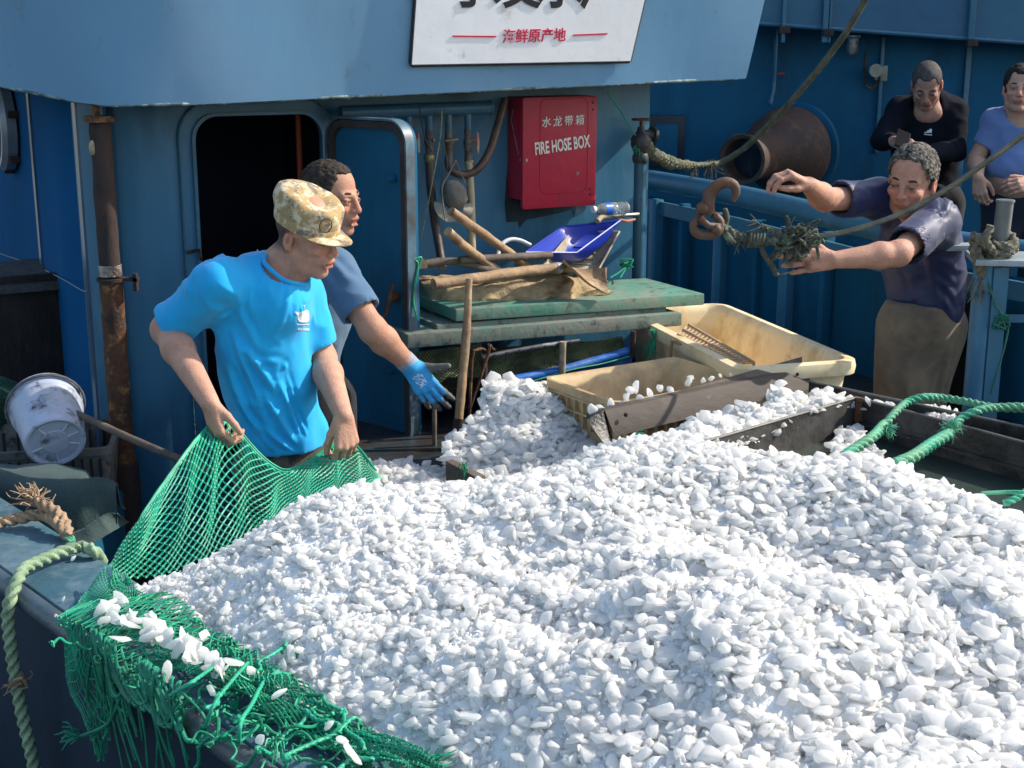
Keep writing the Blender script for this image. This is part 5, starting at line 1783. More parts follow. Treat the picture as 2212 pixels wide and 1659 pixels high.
# ---- sack, poles, scoops on the top panel
zs = (UW(985, 668, .60).z + UW(1522, 634, .60).z) / 2
def on_top(u_, v_, h=0.0): return UZ(u_, v_, zs + h)
sk = mat('brown_canvas_sack', (0.50, 0.36, 0.20), rough=.8, var=.25, vs=9, col2=(0.14, 0.10, 0.06), amt=.4, ds=8, sharp=.14, col3=(.5, .38, .2), amt3=.2, ds3=12, bump=.006, bs=45)
front = [on_top(898, 640), on_top(930, 652), on_top(975, 658), on_top(1060, 656), on_top(1130, 652), on_top(1220, 644), on_top(1312, 632)]
backl = [p - WN * .32 for p in front]
n_, m_ = 90, 30
T_, B_2 = interp_poly(backl, n_), interp_poly(front, n_)
G = np.zeros((n_, m_, 3))
for i in range(n_):
    for j in range(m_):
        t = j / (m_ - 1); s_ = i / (n_ - 1)
        p = T_[i].lerp(B_2[i], t)
        zz_ = zs + .006 + .05 * (1 - (2 * t - 1) ** 6) * (1 - (2 * s_ - 1) ** 8)
        G[i, j] = (p.x, p.y, zz_)
P = G * np.array([11, 11, 20])
rn = fbm(P, 41, 4)
G[..., 2] += .018 * rn * (np.sin(np.linspace(0, PI, m_))[None, :] * .8 + .2)
G[..., 0] += .014 * fbm(P + 5, 51, 3); G[..., 1] += .016 * fbm(P + 8, 61, 3)
G[..., 2] += .010 * np.abs(np.sin(np.linspace(0, 26, n_)[:, None] + 3 * np.linspace(0, 1, m_)[None, :] + rn))
sc_ = thing('canvas_sack', 'crumpled brown canvas sack spread on the topmost green panel', 'sack', on_top(1100, 640))
mb = MB(); mb.sheet(G, th=.006); mb.build('body', sk, sc_, smooth=70)
# front skirt with folds and a hanging flap
G2 = np.zeros((120, 14, 3))
fe = interp_poly([G[i, -1] for i in range(n_)], 120)
for i in range(120):
    s_ = i / 119
    u_px = 898 + 414 * s_
    drop = .024 + .008 * math.sin(s_ * 17) + (.052 * math.exp(-((u_px - 1072) / 24) ** 4)) + (.03 * math.exp(-((u_px - 955) / 34) ** 2))
    for j in range(14):
        t = j / 13
        p = Vector(fe[i]) + WN * (.012 + .012 * math.sin(s_ * 40 + t * 2) * t) + Vector((0, 0, -drop * t + .006))
        G2[i, j] = p
G2 += .006 * fbm(G2 * 22, 71, 3)[..., None] * np.array([WN.x, WN.y, .5])
mb = MB(); mb.sheet(G2, th=.004); mb.build('hanging_flap', sk, sc_, smooth=60)

def pole(name, label, pts, r, m, group='old wooden poles on the sack'):
    mb = MB(); mb.tube(pts, r, n=14, step=.025, wob=.04); mb.rough_it(.0015, 20, int(pts[0].x * 100) % 50)
    o = mb.build(name, m); tag(o, label, 'pole', group); return o
h = .07
pole('wooden_pole', 'long pale handle slanting up left to the highest end', [UW(974, 456, .50), UW(1062, 518, .44), UW(1142, 578, .38)], .0165, M['wood'])
pole('wooden_pole', 'shorter pale handle with a split end below the highest one', [UW(967, 500, .55), UW(1010, 538, .50), UW(1075, 585, .44)], .0175, M['wood'])
pole('wooden_pole', 'dark grey handle lying flat across the back of the sack', [UW(902, 572, .45), UW(985, 565, .46), UW(1060, 585, .47), UW(1110, 592, .47)], .015, M['woodgrey'])
fp = pole('wooden_pole', 'front handle lying along the sack with its sawn end at the left', [UW(936, 614, .64), UW(1020, 602, .62), UW(1120, 588, .56), UW(1215, 578, .50)], .020, M['wood'])
mb = MB(); mb.box(UW(905, 570, .5), .05, .04, .03, WT, WN); mb.build('wood_block', M['wood'], bevel=.004); tag(bpy.data.objects['wood_block'], 'small wood block tied with green twine at the left end of the panels', 'block')
mb = MB(); mb.tube([UW(895, 560, .56), UW(903, 572, .56), UW(897, 610, .57), UW(893, 650, .57), UW(900, 690, .58)], .004, n=5, step=.01, wob=.3); mb.tube([UW(890, 562, .56), UW(910, 556, .56), UW(905, 575, .56)], .004, n=5, step=.01)
o = mb.build('hanging_twine', M['green']); tag(o, 'green and white cord hanging down the left end of the panels', 'twine')

def scoop(name, label, m, tipR, tipL, top, low, depth, handle=None, hm=None, rim=None, th=.004):
    """open shovel blade: a dished quad between four rim points"""
    t = thing(name, label, 'shovel', low)
    n_ = 16
    G = np.zeros((n_, n_, 3))
    for i in range(n_):
        for j in range(n_):
            a, b_ = i / (n_ - 1), j / (n_ - 1)
            p = tipL.lerp(top, b_).lerp(low.lerp(tipR, b_), a)
            w = (1 - (2 * a - 1) ** 4) * (1 - (2 * b_ - 1) ** 4)
            G[i, j] = p + depth * w
    mb = MB(); mb.sheet(G, th=th); mb.build('blade', m, t, smooth=60)
    mb = MB()
    edge = [G[0, j] for j in range(n_)] + [G[i, -1] for i in range(n_)] + [G[-1, j] for j in range(n_ - 1, -1, -1)] + [G[i, 0] for i in range(n_ - 1, -1, -1)]
    mb.tube(edge, .004, n=6); mb.build('rim', rim or m, t)
    mb = MB()
    for k in range(4):
        b_ = .35 + .13 * k
        mb.tube([G[int(a * (n_ - 1)), int(b_ * (n_ - 1))] + np.array([0, -.004, .003]) for a in (.3, .45, .6, .7)], .0035, n=6)
    mb.build('stiffening_rib', m, t)
    if handle:
        mb = MB(); mb.tube(handle, .0145, n=12, step=.03, wob=.03); mb.build('handle', hm, t)
    return t
scoop('snow_shovel', 'blue plastic shovel blade lying on the pale one by the wall', M['blueplast'], UW(1340, 476, .22), UW(1135, 545, .42), UW(1215, 490, .16), UW(1245, 546, .40), Vector((0.03, .05, -.075)),
      [UW(992, 562, .48), UW(1090, 556, .46), UW(1190, 551, .42)], M['woodgrey'])
wsm = mat('muddy_white_plastic', (.42, .37, .28), rough=.55, var=.2, vs=8, col2=(.2, .16, .12), amt=.4, ds=9)
scoop('snow_shovel', 'muddy white shovel blade under the blue one', wsm, UW(1338, 500, .24), UW(1175, 572, .44), UW(1235, 500, .14), UW(1290, 588, .42), Vector((0.0, .03, -.06)))
mb = MB(); mb.tube([UW(1075, 552, .3), UW(1082, 530, .28), UW(1100, 518, .27), UW(1122, 519, .27), UW(1146, 530, .28)], .0085, n=10, step=.01)
o = mb.build('bent_tube', M['white']); tag(o, 'bent white tube handle behind the crossed poles', 'tube')
mb = MB(); 
G = np.array([[list(UW(1215 + 95 * s_, 578 + 58 * s_ * t_ + 8 * math.sin(PI * s_) - 14 * t_ * (1 - s_), .58 - .2 * (1 - t_) * (1 - s_) + .03 * t_)) for t_ in np.linspace(0, 1, 8)] for s_ in np.linspace(0, 1, 14)])
mb.sheet(G, th=.008); mb.rough_it(.003, 22, 6); o = mb.build('wooden_scoop', M['wood'], smooth=60); tag(o, 'worn wooden scoop lying at the right end of the sack', 'scoop')
mb = MB(); mb.lathe([(.021, 0), (.023, .004), (.023, .02), (.021, .024)], UW(1208, 579, .505), (UW(1120, 588, .56) - UW(1215, 578, .50)), 14); o = mb.build('ferrule', M['steelgrey'], fp)

# ---- winch drum / fairlead
dc = U(1693, 328, 7.95); ds_ = U(1602, 345, 7.55)
da = (ds_ - dc).normalized(); dl = (ds_ - dc).length
dr = thing('winch_drum', 'big rusty warping drum with open end on the far bulkhead', 'winch', dc)
mb = MB(); mb.lathe([(.22, -.1), (.245, -.1), (.25, -.06), (.245, -.02), (.235, .0), (.225, .08), (.2, .16), (.17, .22), (.14, .28), (.128, .33), (.128, dl), (.0001, dl)][:-1], dc, da, 44)
A_ = MB(); A_.lathe([(.225, -.1), (.247, -.09), (.25, -.04), (.240, -.01), (.230, .05), (.205, .11), (.165, .165), (.135, .22), (.120, .29), (.120, .38), (.14, dl), (.132, dl + .004), (.112, dl - .01), (.108, dl - .12), (.0001, dl - .13)], dc, da, 44)
A_.build('drum_body', M['rustpipe'], dr, smooth=50)
mb = MB(); mb.lathe([(.245, -.16), (.27, -.15), (.27, -.12), (.245, -.11)], dc, da, 44, ); mb.build('back_flange', M['blue_dark'], dr, smooth=40)
mb = MB(); mb.lathe([(.0001, dl - .11), (.107, dl - .11)], dc, da, 30); mb.build('bore', M['dark'], dr)
# bulkhead lamp
lp_ = U(1843, 80, YB - .1)
lm = thing('bulkhead_lamp', 'small unlit caged lamp under the upper deck edge', 'lamp', lp_)
mb = MB(); mb.lathe([(.045, .01), (.045, 0), (.03, -.01), (.03, -.03)], lp_, n=20); mb.build('lamp_base', M['steelgrey'], lm, smooth=30)
mb = MB(); mb.lathe([(.027, -.03), (.03, -.05), (.028, -.08), (.016, -.098), (.0001, -.1)], lp_, n=18); mb.build('lamp_glass', mat('lamp_glass', (.25, .24, .22), rough=.15, spec=.8, var=.2, vs=20), lm)
mb = MB()
for k in range(4):
    a = k * PI / 2 + .4; dx, dy = math.cos(a), math.sin(a)
    mb.tube([lp_ + Vector((dx * .034, dy * .034, -.02)), lp_ + Vector((dx * .036, dy * .036, -.08)), lp_ + Vector((0, 0, -.108))], .0028, n=5, step=.01)
mb.build('cage', M['fitting'], lm)
sk_ = thing('deck_socket', 'beige waterproof socket on the far bulkhead right of the lamp', 'socket', U(1895, 155, YB - .06))
mb = MB(); mb.lathe([(.0001, .0), (.035, 0), (.038, -.02), (.038, -.05)], U(1888, 152, YB - .09), (0, 1, 0), 20); mb.build('socket_face', mat('beige_bakelite', (.27, .26, .2), rough=.5, var=.2, vs=20), sk_, smooth=40)
mb = MB(); mb.box(U(1907, 158, YB - .06), .04, .06, .085); mb.tube([U(1893, 165, YB - .06), U(1893, 173, YB - .06)], .012); mb.tube([U(1909, 165, YB - .06), U(1909, 174, YB - .06)], .012); mb.build('junction', MATS['beige_bakelite'], sk_, bevel=.01)
mb = MB(); mb.box(U(1888, 152, YB - .1), .012, .012, .03); mb.build('slot', M['black'], sk_)
mb = MB(); mb.tube([U(1893, 174, YB - .05), U(1890, 188, YB - .05), U(1875, 190, YB - .04), U(1868, 172, YB - .03), U(1868, 130, YB - .03), U(1872, 110, YB - .03)], .006, n=6, step=.02); mb.build('cable', M['rust'], sk_)
mb = MB(); mb.tube([U(1674, 80, YB - .05), U(1672, 178, YB - .05), U(1666, 215, YB - .06), U(1662, 226, YB - .08)], [.008, .008, .012, .012], n=8, step=.03); o = mb.build('drop_pipe', M['trim']); tag(o, 'thin blue pipe running down the far bulkhead above the drum', 'pipe')
mb = MB(); mb.tube([U(1680, 160, YB - .07), U(1694, 160, YB - .07)], .008, n=8); mb.build('red_tap', mat('red_tap', (.4, .03, .03), rough=.5), o)

# ---- the wire rope from the drum up to the right, and its continuation to the hydrant
mb = MB()
mb.tube([U(2250, -700, 5.2), U(2050, -330, 5.4), U(1866, 5, 5.6), U(1800, 108, 5.75), U(1730, 195, 5.9), U(1668, 262, 6.05), U(1610, 318, 6.2), U(1560, 350, 6.3), U(1535, 355, 6.25)], .0135, n=12, step=.012, lobes=6, depth=.12, pitch=.09)
mb.tube([U(1535, 355, 6.25), U(1490, 357, 6.1), U(1450, 352, 5.95), U(1432, 343, 5.85), U(1410, 330, 5.75), U(1400, 310, 5.7)], [.012, .016, .024, .03, .026, .02], n=10, step=.01, lobes=3, depth=.3, pitch=.08, wob=.2)
fray(mb, U(1535, 352, 6.25), (0, -.1, -.6), 26, .07, .0022, .7, 2)
fray(mb, U(1500, 360, 6.15), (-.3, 0, -1), 26, .05, .0018, .5, 6)
o = mb.build('wire_rope', M['darkrope']); tag(o, 'greasy rope coming down from the top edge past the drum to the hydrant', 'rope')

# ---- bollard, rail and line at the right edge
bl = thing('bollard', 'grey steel mooring bollard wrapped in dirty rope at the right edge', 'bollard', U(2160, 580, 4.6))
Yb = 4.62
p0, p1 = U(2157, 545, Yb), U(2166, 437, Yb)
bz = Vector((p0.x, Yb, p0.z)); tz = Vector((p0.x + .008, Yb, p1.z))
bmt2 = mat('worn_grey_steel', (.16, .17, .165), rough=.45, metal=.2, var=.25, vs=8, col2=(.3, .3, .27), amt=.2, ds=8)
mb = MB(); mb.tube([bz - Vector((0, 0, .06)), tz], .0275, n=24); mb.lathe([(.0001, 0), (.03, 0), (.0315, .004), (.03, .009), (.0001, .009)], tz, n=24); mb.build('post', bmt2, bl, smooth=40)
mb = MB(); mb.box(U(2195, 562, 4.58) + Vector((.12, .04, -.004)), .5, .22, .02, Vector((1, -.15, 0)), Vector((.15, 1, 0))); mb.build('cap_plate', mat('pale_plate', (.3, .34, .36), rough=.4, var=.2, vs=8), bl, bevel=.003)  # pale grey plate across the posts
for (ua, va, ub, vb, w, m_) in ((2127, 560, 2105, 870, .034, M['blue']), (2158, 575, 2150, 870, .055, M['trim'])):
    a = U(ua, va, Yb - .02)
    mb = MB()
    if w < .05: mb.tube([a, (a.x, a.y, .8)], w, n=16)
    else: mb.box((a.x, a.y, (a.z + .8) / 2), .05, .06, a.z - .8)
    mb.build('stanchion', m_, bl)
mb = MB(); mb.box(U(2215, 688, 4.6), .35, .04, .02); mb.build('cross_bar', M['trim'], bl)
mb = MB(); mb.box(U(2072, 533, 4.9), .12, .08, .02); mb.build('plate_end', MATS['pale_plate'], bl, bevel=.003)
drp = mat('dirty_hawser', (.17, .155, .11), rough=.85, var=.45, vs=18, col2=(.07, .065, .05), amt=.4, ds=16, bump=.004, bs=150)
hw = MB()
cb = Vector((p0.x, Yb, 0))
for k in range(3):
    z_ = U(2160, 520 + k * 12, Yb).z
    hw.rope([cb + Vector((math.cos(a) * .047, math.sin(a) * .047, z_ + .012 * math.sin(a * 1 + k))) for a in np.linspace(0, 2 * PI, 14)], .017, n=12)
lft = [U(2120, 515, Yb - .03), U(2108, 530, Yb - .04), U(2112, 560, Yb - .05), U(2122, 590, Yb - .04), U(2128, 625, Yb - .03)]
hw.rope(lft, .02, n=12)
hw.rope([U(2142, 540, Yb - .05), U(2120, 520, Yb - .06), U(2105, 510, Yb - .04), U(2104, 540, Yb - .02), U(2120, 565, Yb - .03), U(2150, 560, Yb - .05), U(2180, 545, Yb - .05)], .017, n=12)
hw.rope([U(2150, 550, Yb - .06), U(2130, 520, Yb - .07), U(2138, 495, Yb - .06), U(2141, 487, Yb - .06)], .014, n=12)
hw.rope([U(2182, 548, Yb - .05), U(2190, 520, Yb - .03), U(2184, 508, Yb), U(2176, 516, Yb + .03)], .014, n=12)
fray(hw, U(2122, 600, Yb - .04), (0, -.1, -1), 30, .08, .002, .35, 3)
o = hw.build('hawser', drp, org=U(2160, 575, Yb)); tag(o, 'dirty brown hawser wound round the foot of the grey bollard', 'rope')
mb = MB()
mb.tube([U(2132, 600, Yb - .05), U(2150, 655, Yb - .06), U(2165, 680, Yb - .06), U(2178, 700, Yb - .05), U(2172, 740, Yb - .05), U(2155, 800, Yb - .05), U(2140, 850, Yb - .05)], .0035, n=5, step=.02)
for k in range(8):
    rr = random.Random(k + 30); c0 = U(2165, 692, Yb - .06)
    mb.tube([c0 + Vector((rr.uniform(-.03, .03), rr.uniform(-.01, .01), rr.uniform(-.035, .02))) for _ in range(5)], .003, n=5, step=.01)
o = mb.build('green_twine', mat('dark_green_twine', (.01, .13, .09), rough=.6, var=.3, vs=30)); tag(o, 'dark green twine knotted on the railing below the bollard', 'twine')
# ------------------------------------------------------------------ people
skin_m = mat('skin', (.4, .2, .12), rough=0.58, var=0.13, vs=34, vcol=True, sss=0.18, sssr=(.012, .004, .0025), bump=.0022, bs=150, spec=.32)
cloth_m = {}


def axes(f, roll=0.0, up=(0, 0, 1)):
    f = V3(f).normalized()
    l = V3(up).cross(f).normalized()
    u = f.cross(l).normalized()
    if roll:
        q = Matrix.Rotation(roll, 3, f)
        l, u = q @ l, q @ u
    return f, l, u


def Rm(f, l, u):
    return np.array([[f.x, l.x, u.x], [f.y, l.y, u.y], [f.z, l.z, u.z]])


def head(s, c, ax_, k=1.0, gaunt=0.0, mouth=0.0):
    f, l, u = ax_
    R = Rm(f, l, u)
    P = lambda x, y, z: c + (f * x + l * y + u * z) * k
    s.ell(P(-.012, 0, .035), (.098 * k, .077 * k, .087 * k), R, k=.01)
    s.ell(P(.030, 0, -.035), (.064 * k, .0605 * k, .078 * k), R, k=.02)
    for sg in (1, -1):
        s.cap(P(-.012, sg * .056, -.045), P(.02, sg * .047, -.088), .018 * k, .016 * k, k=.018)
        s.cap(P(.02, sg * .047, -.088), P(.066, sg * .014, -.108), .016 * k, .015 * k, k=.018)
        s.ell(P(.064, sg * .042, -.028), (.022 * k, .02 * k, .016 * k), R, k=.016)
        s.cap(P(.074, sg * .045, .017), P(.083, sg * .014, .017), .0095 * k, .0095 * k, k=.014)
    s.ell(P(.067, 0, -.104), (.020 * k, .024 * k, .018 * k), R, k=.014)
    for sg in (1, -1):
        s.ell(P(.096, sg * .032, -.003), (.016 * k, .019 * k, .011 * k), R, k=.010, mode='sub')
        s.ell(P(.0755, sg * .032, -.003), (.0145 * k, .0155 * k, .0125 * k), R, k=.003)
        s.cap(P(.0885, sg * .043, -.001), P(.0905, sg * .022, .0005), .0038 * k, .0038 * k, k=.005)
        s.cap(P(.086, sg * .043, -.010), P(.0885, sg * .022, -.011), .0034 * k, .0034 * k, k=.006)
        # furrow from the nose to the mouth corner
        s.cap(P(.093, sg * .022, -.036), P(.085, sg * .032, -.066), .003 * k, .003 * k, k=.008, mode='sub')
        s.ell(P(.075, sg * .052, -.062), (.02 * k, .014 * k, .022 * k), R, k=.012, mode='sub') if gaunt else None
    s.cap(P(.090, 0, .012), P(.108, 0, -.028), .0085 * k, .0115 * k, k=.009)
    s.ell(P(.108, 0, -.034), (.0125 * k, .0125 * k, .0105 * k), R, k=.006)
    for sg in (1, -1):
        s.ell(P(.098, sg * .0125, -.036), (.0115 * k, .0085 * k, .0085 * k), R, k=.005)
        s.ell(P(.104, sg * .006, -.046), (.004 * k, .0035 * k, .004 * k), R, k=.003, mode='sub')
    s.ell(P(.087, 0, -.062), (.016 * k, .028 * k, .018 * k), R, k=.012)
    s.cap(P(.098, -.020, -.062), P(.098, .020, -.062), .0032 * k, .0032 * k, k=.008)
    s.cap(P(.096, -.017, -.074 - mouth * .01), P(.096, .017, -.074 - mouth * .01), .0040 * k, .0040 * k, k=.008)
    s.cap(P(.106, -.022, -.068 - mouth * .004), P(.106, .022, -.068 - mouth * .004), .0028 * k + mouth * .003, .0028 * k + mouth * .003, k=.004, mode='sub')
    for sg in (1, -1):
        eR = Rm(f, l, u)
        s.ell(P(-.012, sg * .080, -.012), (.018 * k, .0085 * k, .031 * k), eR, k=.006)
        s.ell(P(-.006, sg * .089, -.008), (.010 * k, .006 * k, .019 * k), eR, k=.004, mode='sub')
        s.ell(P(-.009, sg * .077, -.036), (.011 * k, .008 * k, .010 * k), eR, k=.005)


def head_color(V, col, c, ax_, k=1.0, skin=(.38, .19, .115), hair=(.03, .025, .02), brow=1.0, stubble=.3, red=.25, hairtest=None):
    f, l, u = ax_
    D = (V - np.array(c)) / k
    x, y, z = D @ np.array(f), D @ np.array(l), D @ np.array(u)
    ay = np.abs(y)
    near = (np.abs(x) < .16) & (ay < .12) & (np.abs(z) < .16)

    def mixc(m, c2):
        m = (np.clip(m, 0, 1) * near)[:, None]
        return col * (1 - m) + np.array(c2) * m
    sk = np.array(skin)
    g = lambda v, a, w: np.exp(-((v - a) / w) ** 2)
    cheek = g(ay, .04, .022) * g(z, -.03, .025) * (x > .03)
    nose = g(ay, 0, .016) * g(z, -.03, .02) * (x > .085)
    col = mixc(red * (cheek + nose), sk * np.array([1.35, .72, .68]))
    ear = (ay > .079) & (x > -.04) & (x < .02)
    col = mixc(ear * .4, sk * np.array([1.3, .75, .7]))
    st = np.clip((-.05 - z) / .02, 0, 1) * (x > .0) * (z > -.13) + g(z, -.052, .006) * (x > .08) * (ay < .03)
    col = mixc(st * stubble, sk * .5)
    lips = (g(z, -.062, .005) + g(z, -.074, .007)) * (ay < .023) * (x > .085)
    col = mixc(lips * .75, sk * np.array([1.05, .55, .5]))
    mo = g(z, -.068, .0026) * (ay < .022) * (x > .08)
    col = mixc(mo * .85, sk * .18)
    eb = g(z, .022 - (ay - .03) * .15, .0052) * (ay > .012) * (ay < .052) * (x > .06)
    col = mixc(eb * brow, hair)
    el = g(z, .0005, .0032) * (ay > .018) * (ay < .047) * (x > .07)
    ey = g(z, -.0045, .0042) * g(ay, .032, .0085) * (x > .07)
    col = mixc(ey * .95, (.02, .012, .01))
    col = mixc(el * .85, (.03, .018, .014))
    es = g(z, -.0045, .003) * (g(ay, .0215, .0028) + g(ay, .0425, .0028)) * (x > .07)
    col = mixc(es * .55, (.5, .42, .38))
    if hairtest is not None:
        col = mixc(hairtest(x, ay, z), hair)
    return col


def eyes_brows(c, ax_, k, body, col=(.012, .009, .008), open_=1.0):
    f, l, u = ax_
    P = lambda x, y, z: c + (f * x + l * y + u * z) * k
    bm_ = mat('eyebrow_hair', (.016, .012, .010), rough=.8)
    em_ = mat('dark_eye', (.012, .008, .007), rough=.25)
    for sg in (1, -1):
        mb = MB(); mb.ball(P(.0885, sg * .0325, -.0048), .01, n=14, rad=(.0030 * k, .0100 * k, .0027 * k * open_), X=(f, l, u)); mb.build('eye', em_, body)
        mb = MB(); mb.tube([P(.0770, sg * .050, .0185), P(.0840, sg * .038, .0245), P(.0885, sg * .026, .0240), P(.0905, sg * .013, .0200)], [.0010, .0030, .0034, .0018], n=6, step=.004, wob=.2); mb.build('eyebrow', bm_, body)


def hand(s, w, y, z, right=True, curl=(40, 45, 30), spread=.06, thumb=(.62, .70, -.35), tc=20, sc=1.0, r=1.0, curls=None):
    """w wrist point, y finger direction, z out of the back of the hand"""
    y = V3(y).normalized()
    z = V3(z)
    z = (z - y * z.dot(y)).normalized()
    x = y.cross(z)
    t = -x if right else x                 # towards the thumb
    P = lambda a, b_, c_: w + (t * a + y * b_ + z * c_) * sc
    K = [(.029, .088, .0), (.0095, .092, .003), (-.0105, .087, .002), (-.029, .078, -.003)]
    B = [(.016, .012, 0), (.006, .01, 0), (-.006, .01, 0), (-.016, .012, 0)]
    L = [(.042, .025, .021), (.047, .029, .022), (.043, .027, .021), (.034, .021, .019)]
    out = []
    for i in range(4):
        s.cap(P(*B[i]), P(*K[i]), .0150 * r, .0118 * r, k=.009)
        p = P(*K[i])
        lat = (1.5 - i) * spread
        d = (y + t * lat).normalized()
        axr = t
        cu = curls[i] if curls else curl
        ang = 0
        rr = (.0095, .0088, .0080, .0070) if i < 3 else (.0085, .0078, .0070, .0062)
        for j in range(3):
            ang += math.radians(cu[j])
            dd = d * math.cos(ang) - z * math.sin(ang)
            q = p + dd * (L[i][j] * sc)
            s.cap(p, q, rr[j] * r, rr[j + 1] * r, k=.0035)
            s.ell(p, (rr[j] * 1.1 * r,) * 3, k=.003)
            p = q
        out.append(p)
    b0 = P(.016, .016, -.006)
    d = (t * thumb[0] + y * thumb[1] + z * thumb[2]).normalized()
    p1 = b0 + d * (.044 * sc)
    s.cap(b0, p1, .0165 * r, .0125 * r, k=.010)
    d2 = (d + y * math.sin(math.radians(tc)) - t * math.sin(math.radians(tc)) * .9).normalized()
    p2 = p1 + d2 * (.032 * sc)
    s.cap(p1, p2, .0118 * r, .0102 * r, k=.004)
    d3 = (d2 + (y - t) * math.sin(math.radians(tc)) * .6).normalized()
    p3 = p2 + d3 * (.026 * sc)
    s.cap(p2, p3, .0105 * r, .0085 * r, k=.004)
    # heel of the hand
    s.ell(P(.012, .028, -.008), (.017, .017, .017), k=.012)
    return out, p3


def arm(s, sh, el, wr, r0=.050, r1=.040, r2=.026, k=.02):
    s.cap(sh, el, r0, r1 * .98, k=k)
    d = (wr - el)
    m1 = el + d * .28
    s.cap(el, m1, r1 * .98, r1 * 1.06, k=.02)
    s.cap(m1, wr, r1 * 1.06, r2, k=.02)
    s.ell(el, (r1 * 1.02,) * 3, k=.015)


def bounds(pts, m=.12):
    A = np.array([[p.x, p.y, p.z] for p in pts])
    return A.min(0) - m, A.max(0) + m


def folds(V, N, segs, nz=(0.004, 9, (1, 1, 1)), seed=0):
    """push cloth in and out: soft ridges along given segments plus drawn-out noise"""
    d = np.zeros(len(V))
    for (a, b_, w, amp) in segs:
        a = np.array(a); b_ = np.array(b_)
        ab = b_ - a
        t = np.clip(((V - a) @ ab) / (ab @ ab), 0, 1)
        q = V - (a + t[:, None] * ab)
        q = q - (np.sum(q * N, 1))[:, None] * N
        dist = np.linalg.norm(q, axis=1)
        fade = np.sin(np.clip(t, .03, .97) * PI) ** .5
        d += amp * fade * (np.exp(-(dist / w) ** 2) - .45 * np.exp(-((dist - 1.7 * w) / w) ** 2))
    amp, sc, st = nz
    P = V * np.array(st) * sc
    n = fbm(P, seed, 3)
    d += amp * (1 - np.abs(n) * 2.2)
    return V + N * d[:, None]


def cloth(name, s, m, par, segs=(), nz=(.003, 9, (1, 1, 1)), seed=0, colfn=None):
    V, Q, N = s.mesh()
    V = folds(V, N, segs, nz, seed)
    vc = colfn(V) if colfn else None
    return link_mesh(name, V, Q, m, par, smooth=180, vcol=vc)


def neck_open(s, a, b_, ra, rb, par_mat, tube=.006):
    """cut the neck hole along a->b and return the ring of points where it meets the cloth"""
    a, b_ = V3(a), V3(b_)
    d = (b_ - a); L_ = d.length; d.normalize()
    x = d.cross(Vector((0, 1, .1))).normalized(); y = d.cross(x)
    ring_ = []
    for k in range(40):
        th = 2 * PI * k / 40
        e = x * math.cos(th) + y * math.sin(th)
        hit = None
        for t in np.arange(0, L_ + .10, .003):
            p = a + d * t + e * (ra + (rb - ra) * min(1, t / L_))
            g = np.round((np.array(p) - s.lo) / s.h).astype(int)
            if np.all(g >= 0) and np.all(g < s.n) and s.F[tuple(g)] < 0:
                hit = t; break
        ring_.append(hit)
    ok = [h for h in ring_ if h is not None]
    ring_ = np.array([h if h is not None else (sum(ok) / max(1, len(ok))) for h in ring_])
    md = np.median(ring_); ring_ = np.clip(ring_, md - .045, md + .045)
    for _ in range(8): ring_ = (np.roll(ring_, 1) + ring_ * 2 + np.roll(ring_, -1)) / 4
    pts = []
    for k in range(41):
        th = 2 * PI * (k % 40) / 40; t = ring_[k % 40]
        pts.append(a + d * t + (x * math.cos(th) + y * math.sin(th)) * (ra + (rb - ra) * min(1, t / L_) + .002))
    s.cap(a, b_, ra, rb, k=.004, mode='sub')
    return pts


def collar_rib(pts, m, par, r=.007):
    mb = MB(); mb.tube(pts, r, n=8); return mb.build('neckband', m, par, smooth=60)


def fabric(name, c, **kw):
    a = dict(rough=.85, var=.08, vs=5, bump=.0006, bs=350, sheen=.15, spec=.2)
    a.update(kw)
    return mat(name, c, **a)


def pix(u, v, Y):
    return U(u, v, Y)


def legs(name, par, hipL, hipR, kneeL, kneeR, ftL, ftR, m, r=(.105, .075, .06), h=.012, waist=None, wr=(.15, .12), wR=None, nz=(.006, 6, (1, 1, .4)), segs=(), seed=3):
    lo, hi = bounds([hipL, hipR, kneeL, kneeR, ftL, ftR] + ([waist] if waist else []), .2)
    s = SDF(lo, hi, h)
    if waist is not None:
        s.ell(waist, (wr[0], wr[1], .16), wR, k=.04)
    for a, b_, c_ in ((hipL, kneeL, ftL), (hipR, kneeR, ftR)):
        s.cap(a, b_, r[0], r[1], k=.05)
        s.cap(b_, c_, r[1], r[2], k=.03)
    if waist is not None:
        s.cut(waist + Vector((0, 0, .07)), (0, 0, 1))
    return cloth(name, s, m, par, segs=segs, nz=nz, seed=seed)


def body_mesh(s, par, colf):
    V, Q, N = s.mesh()
    col = colf(V)
    return link_mesh('body', V, Q, skin_m, par, smooth=180, vcol=col)


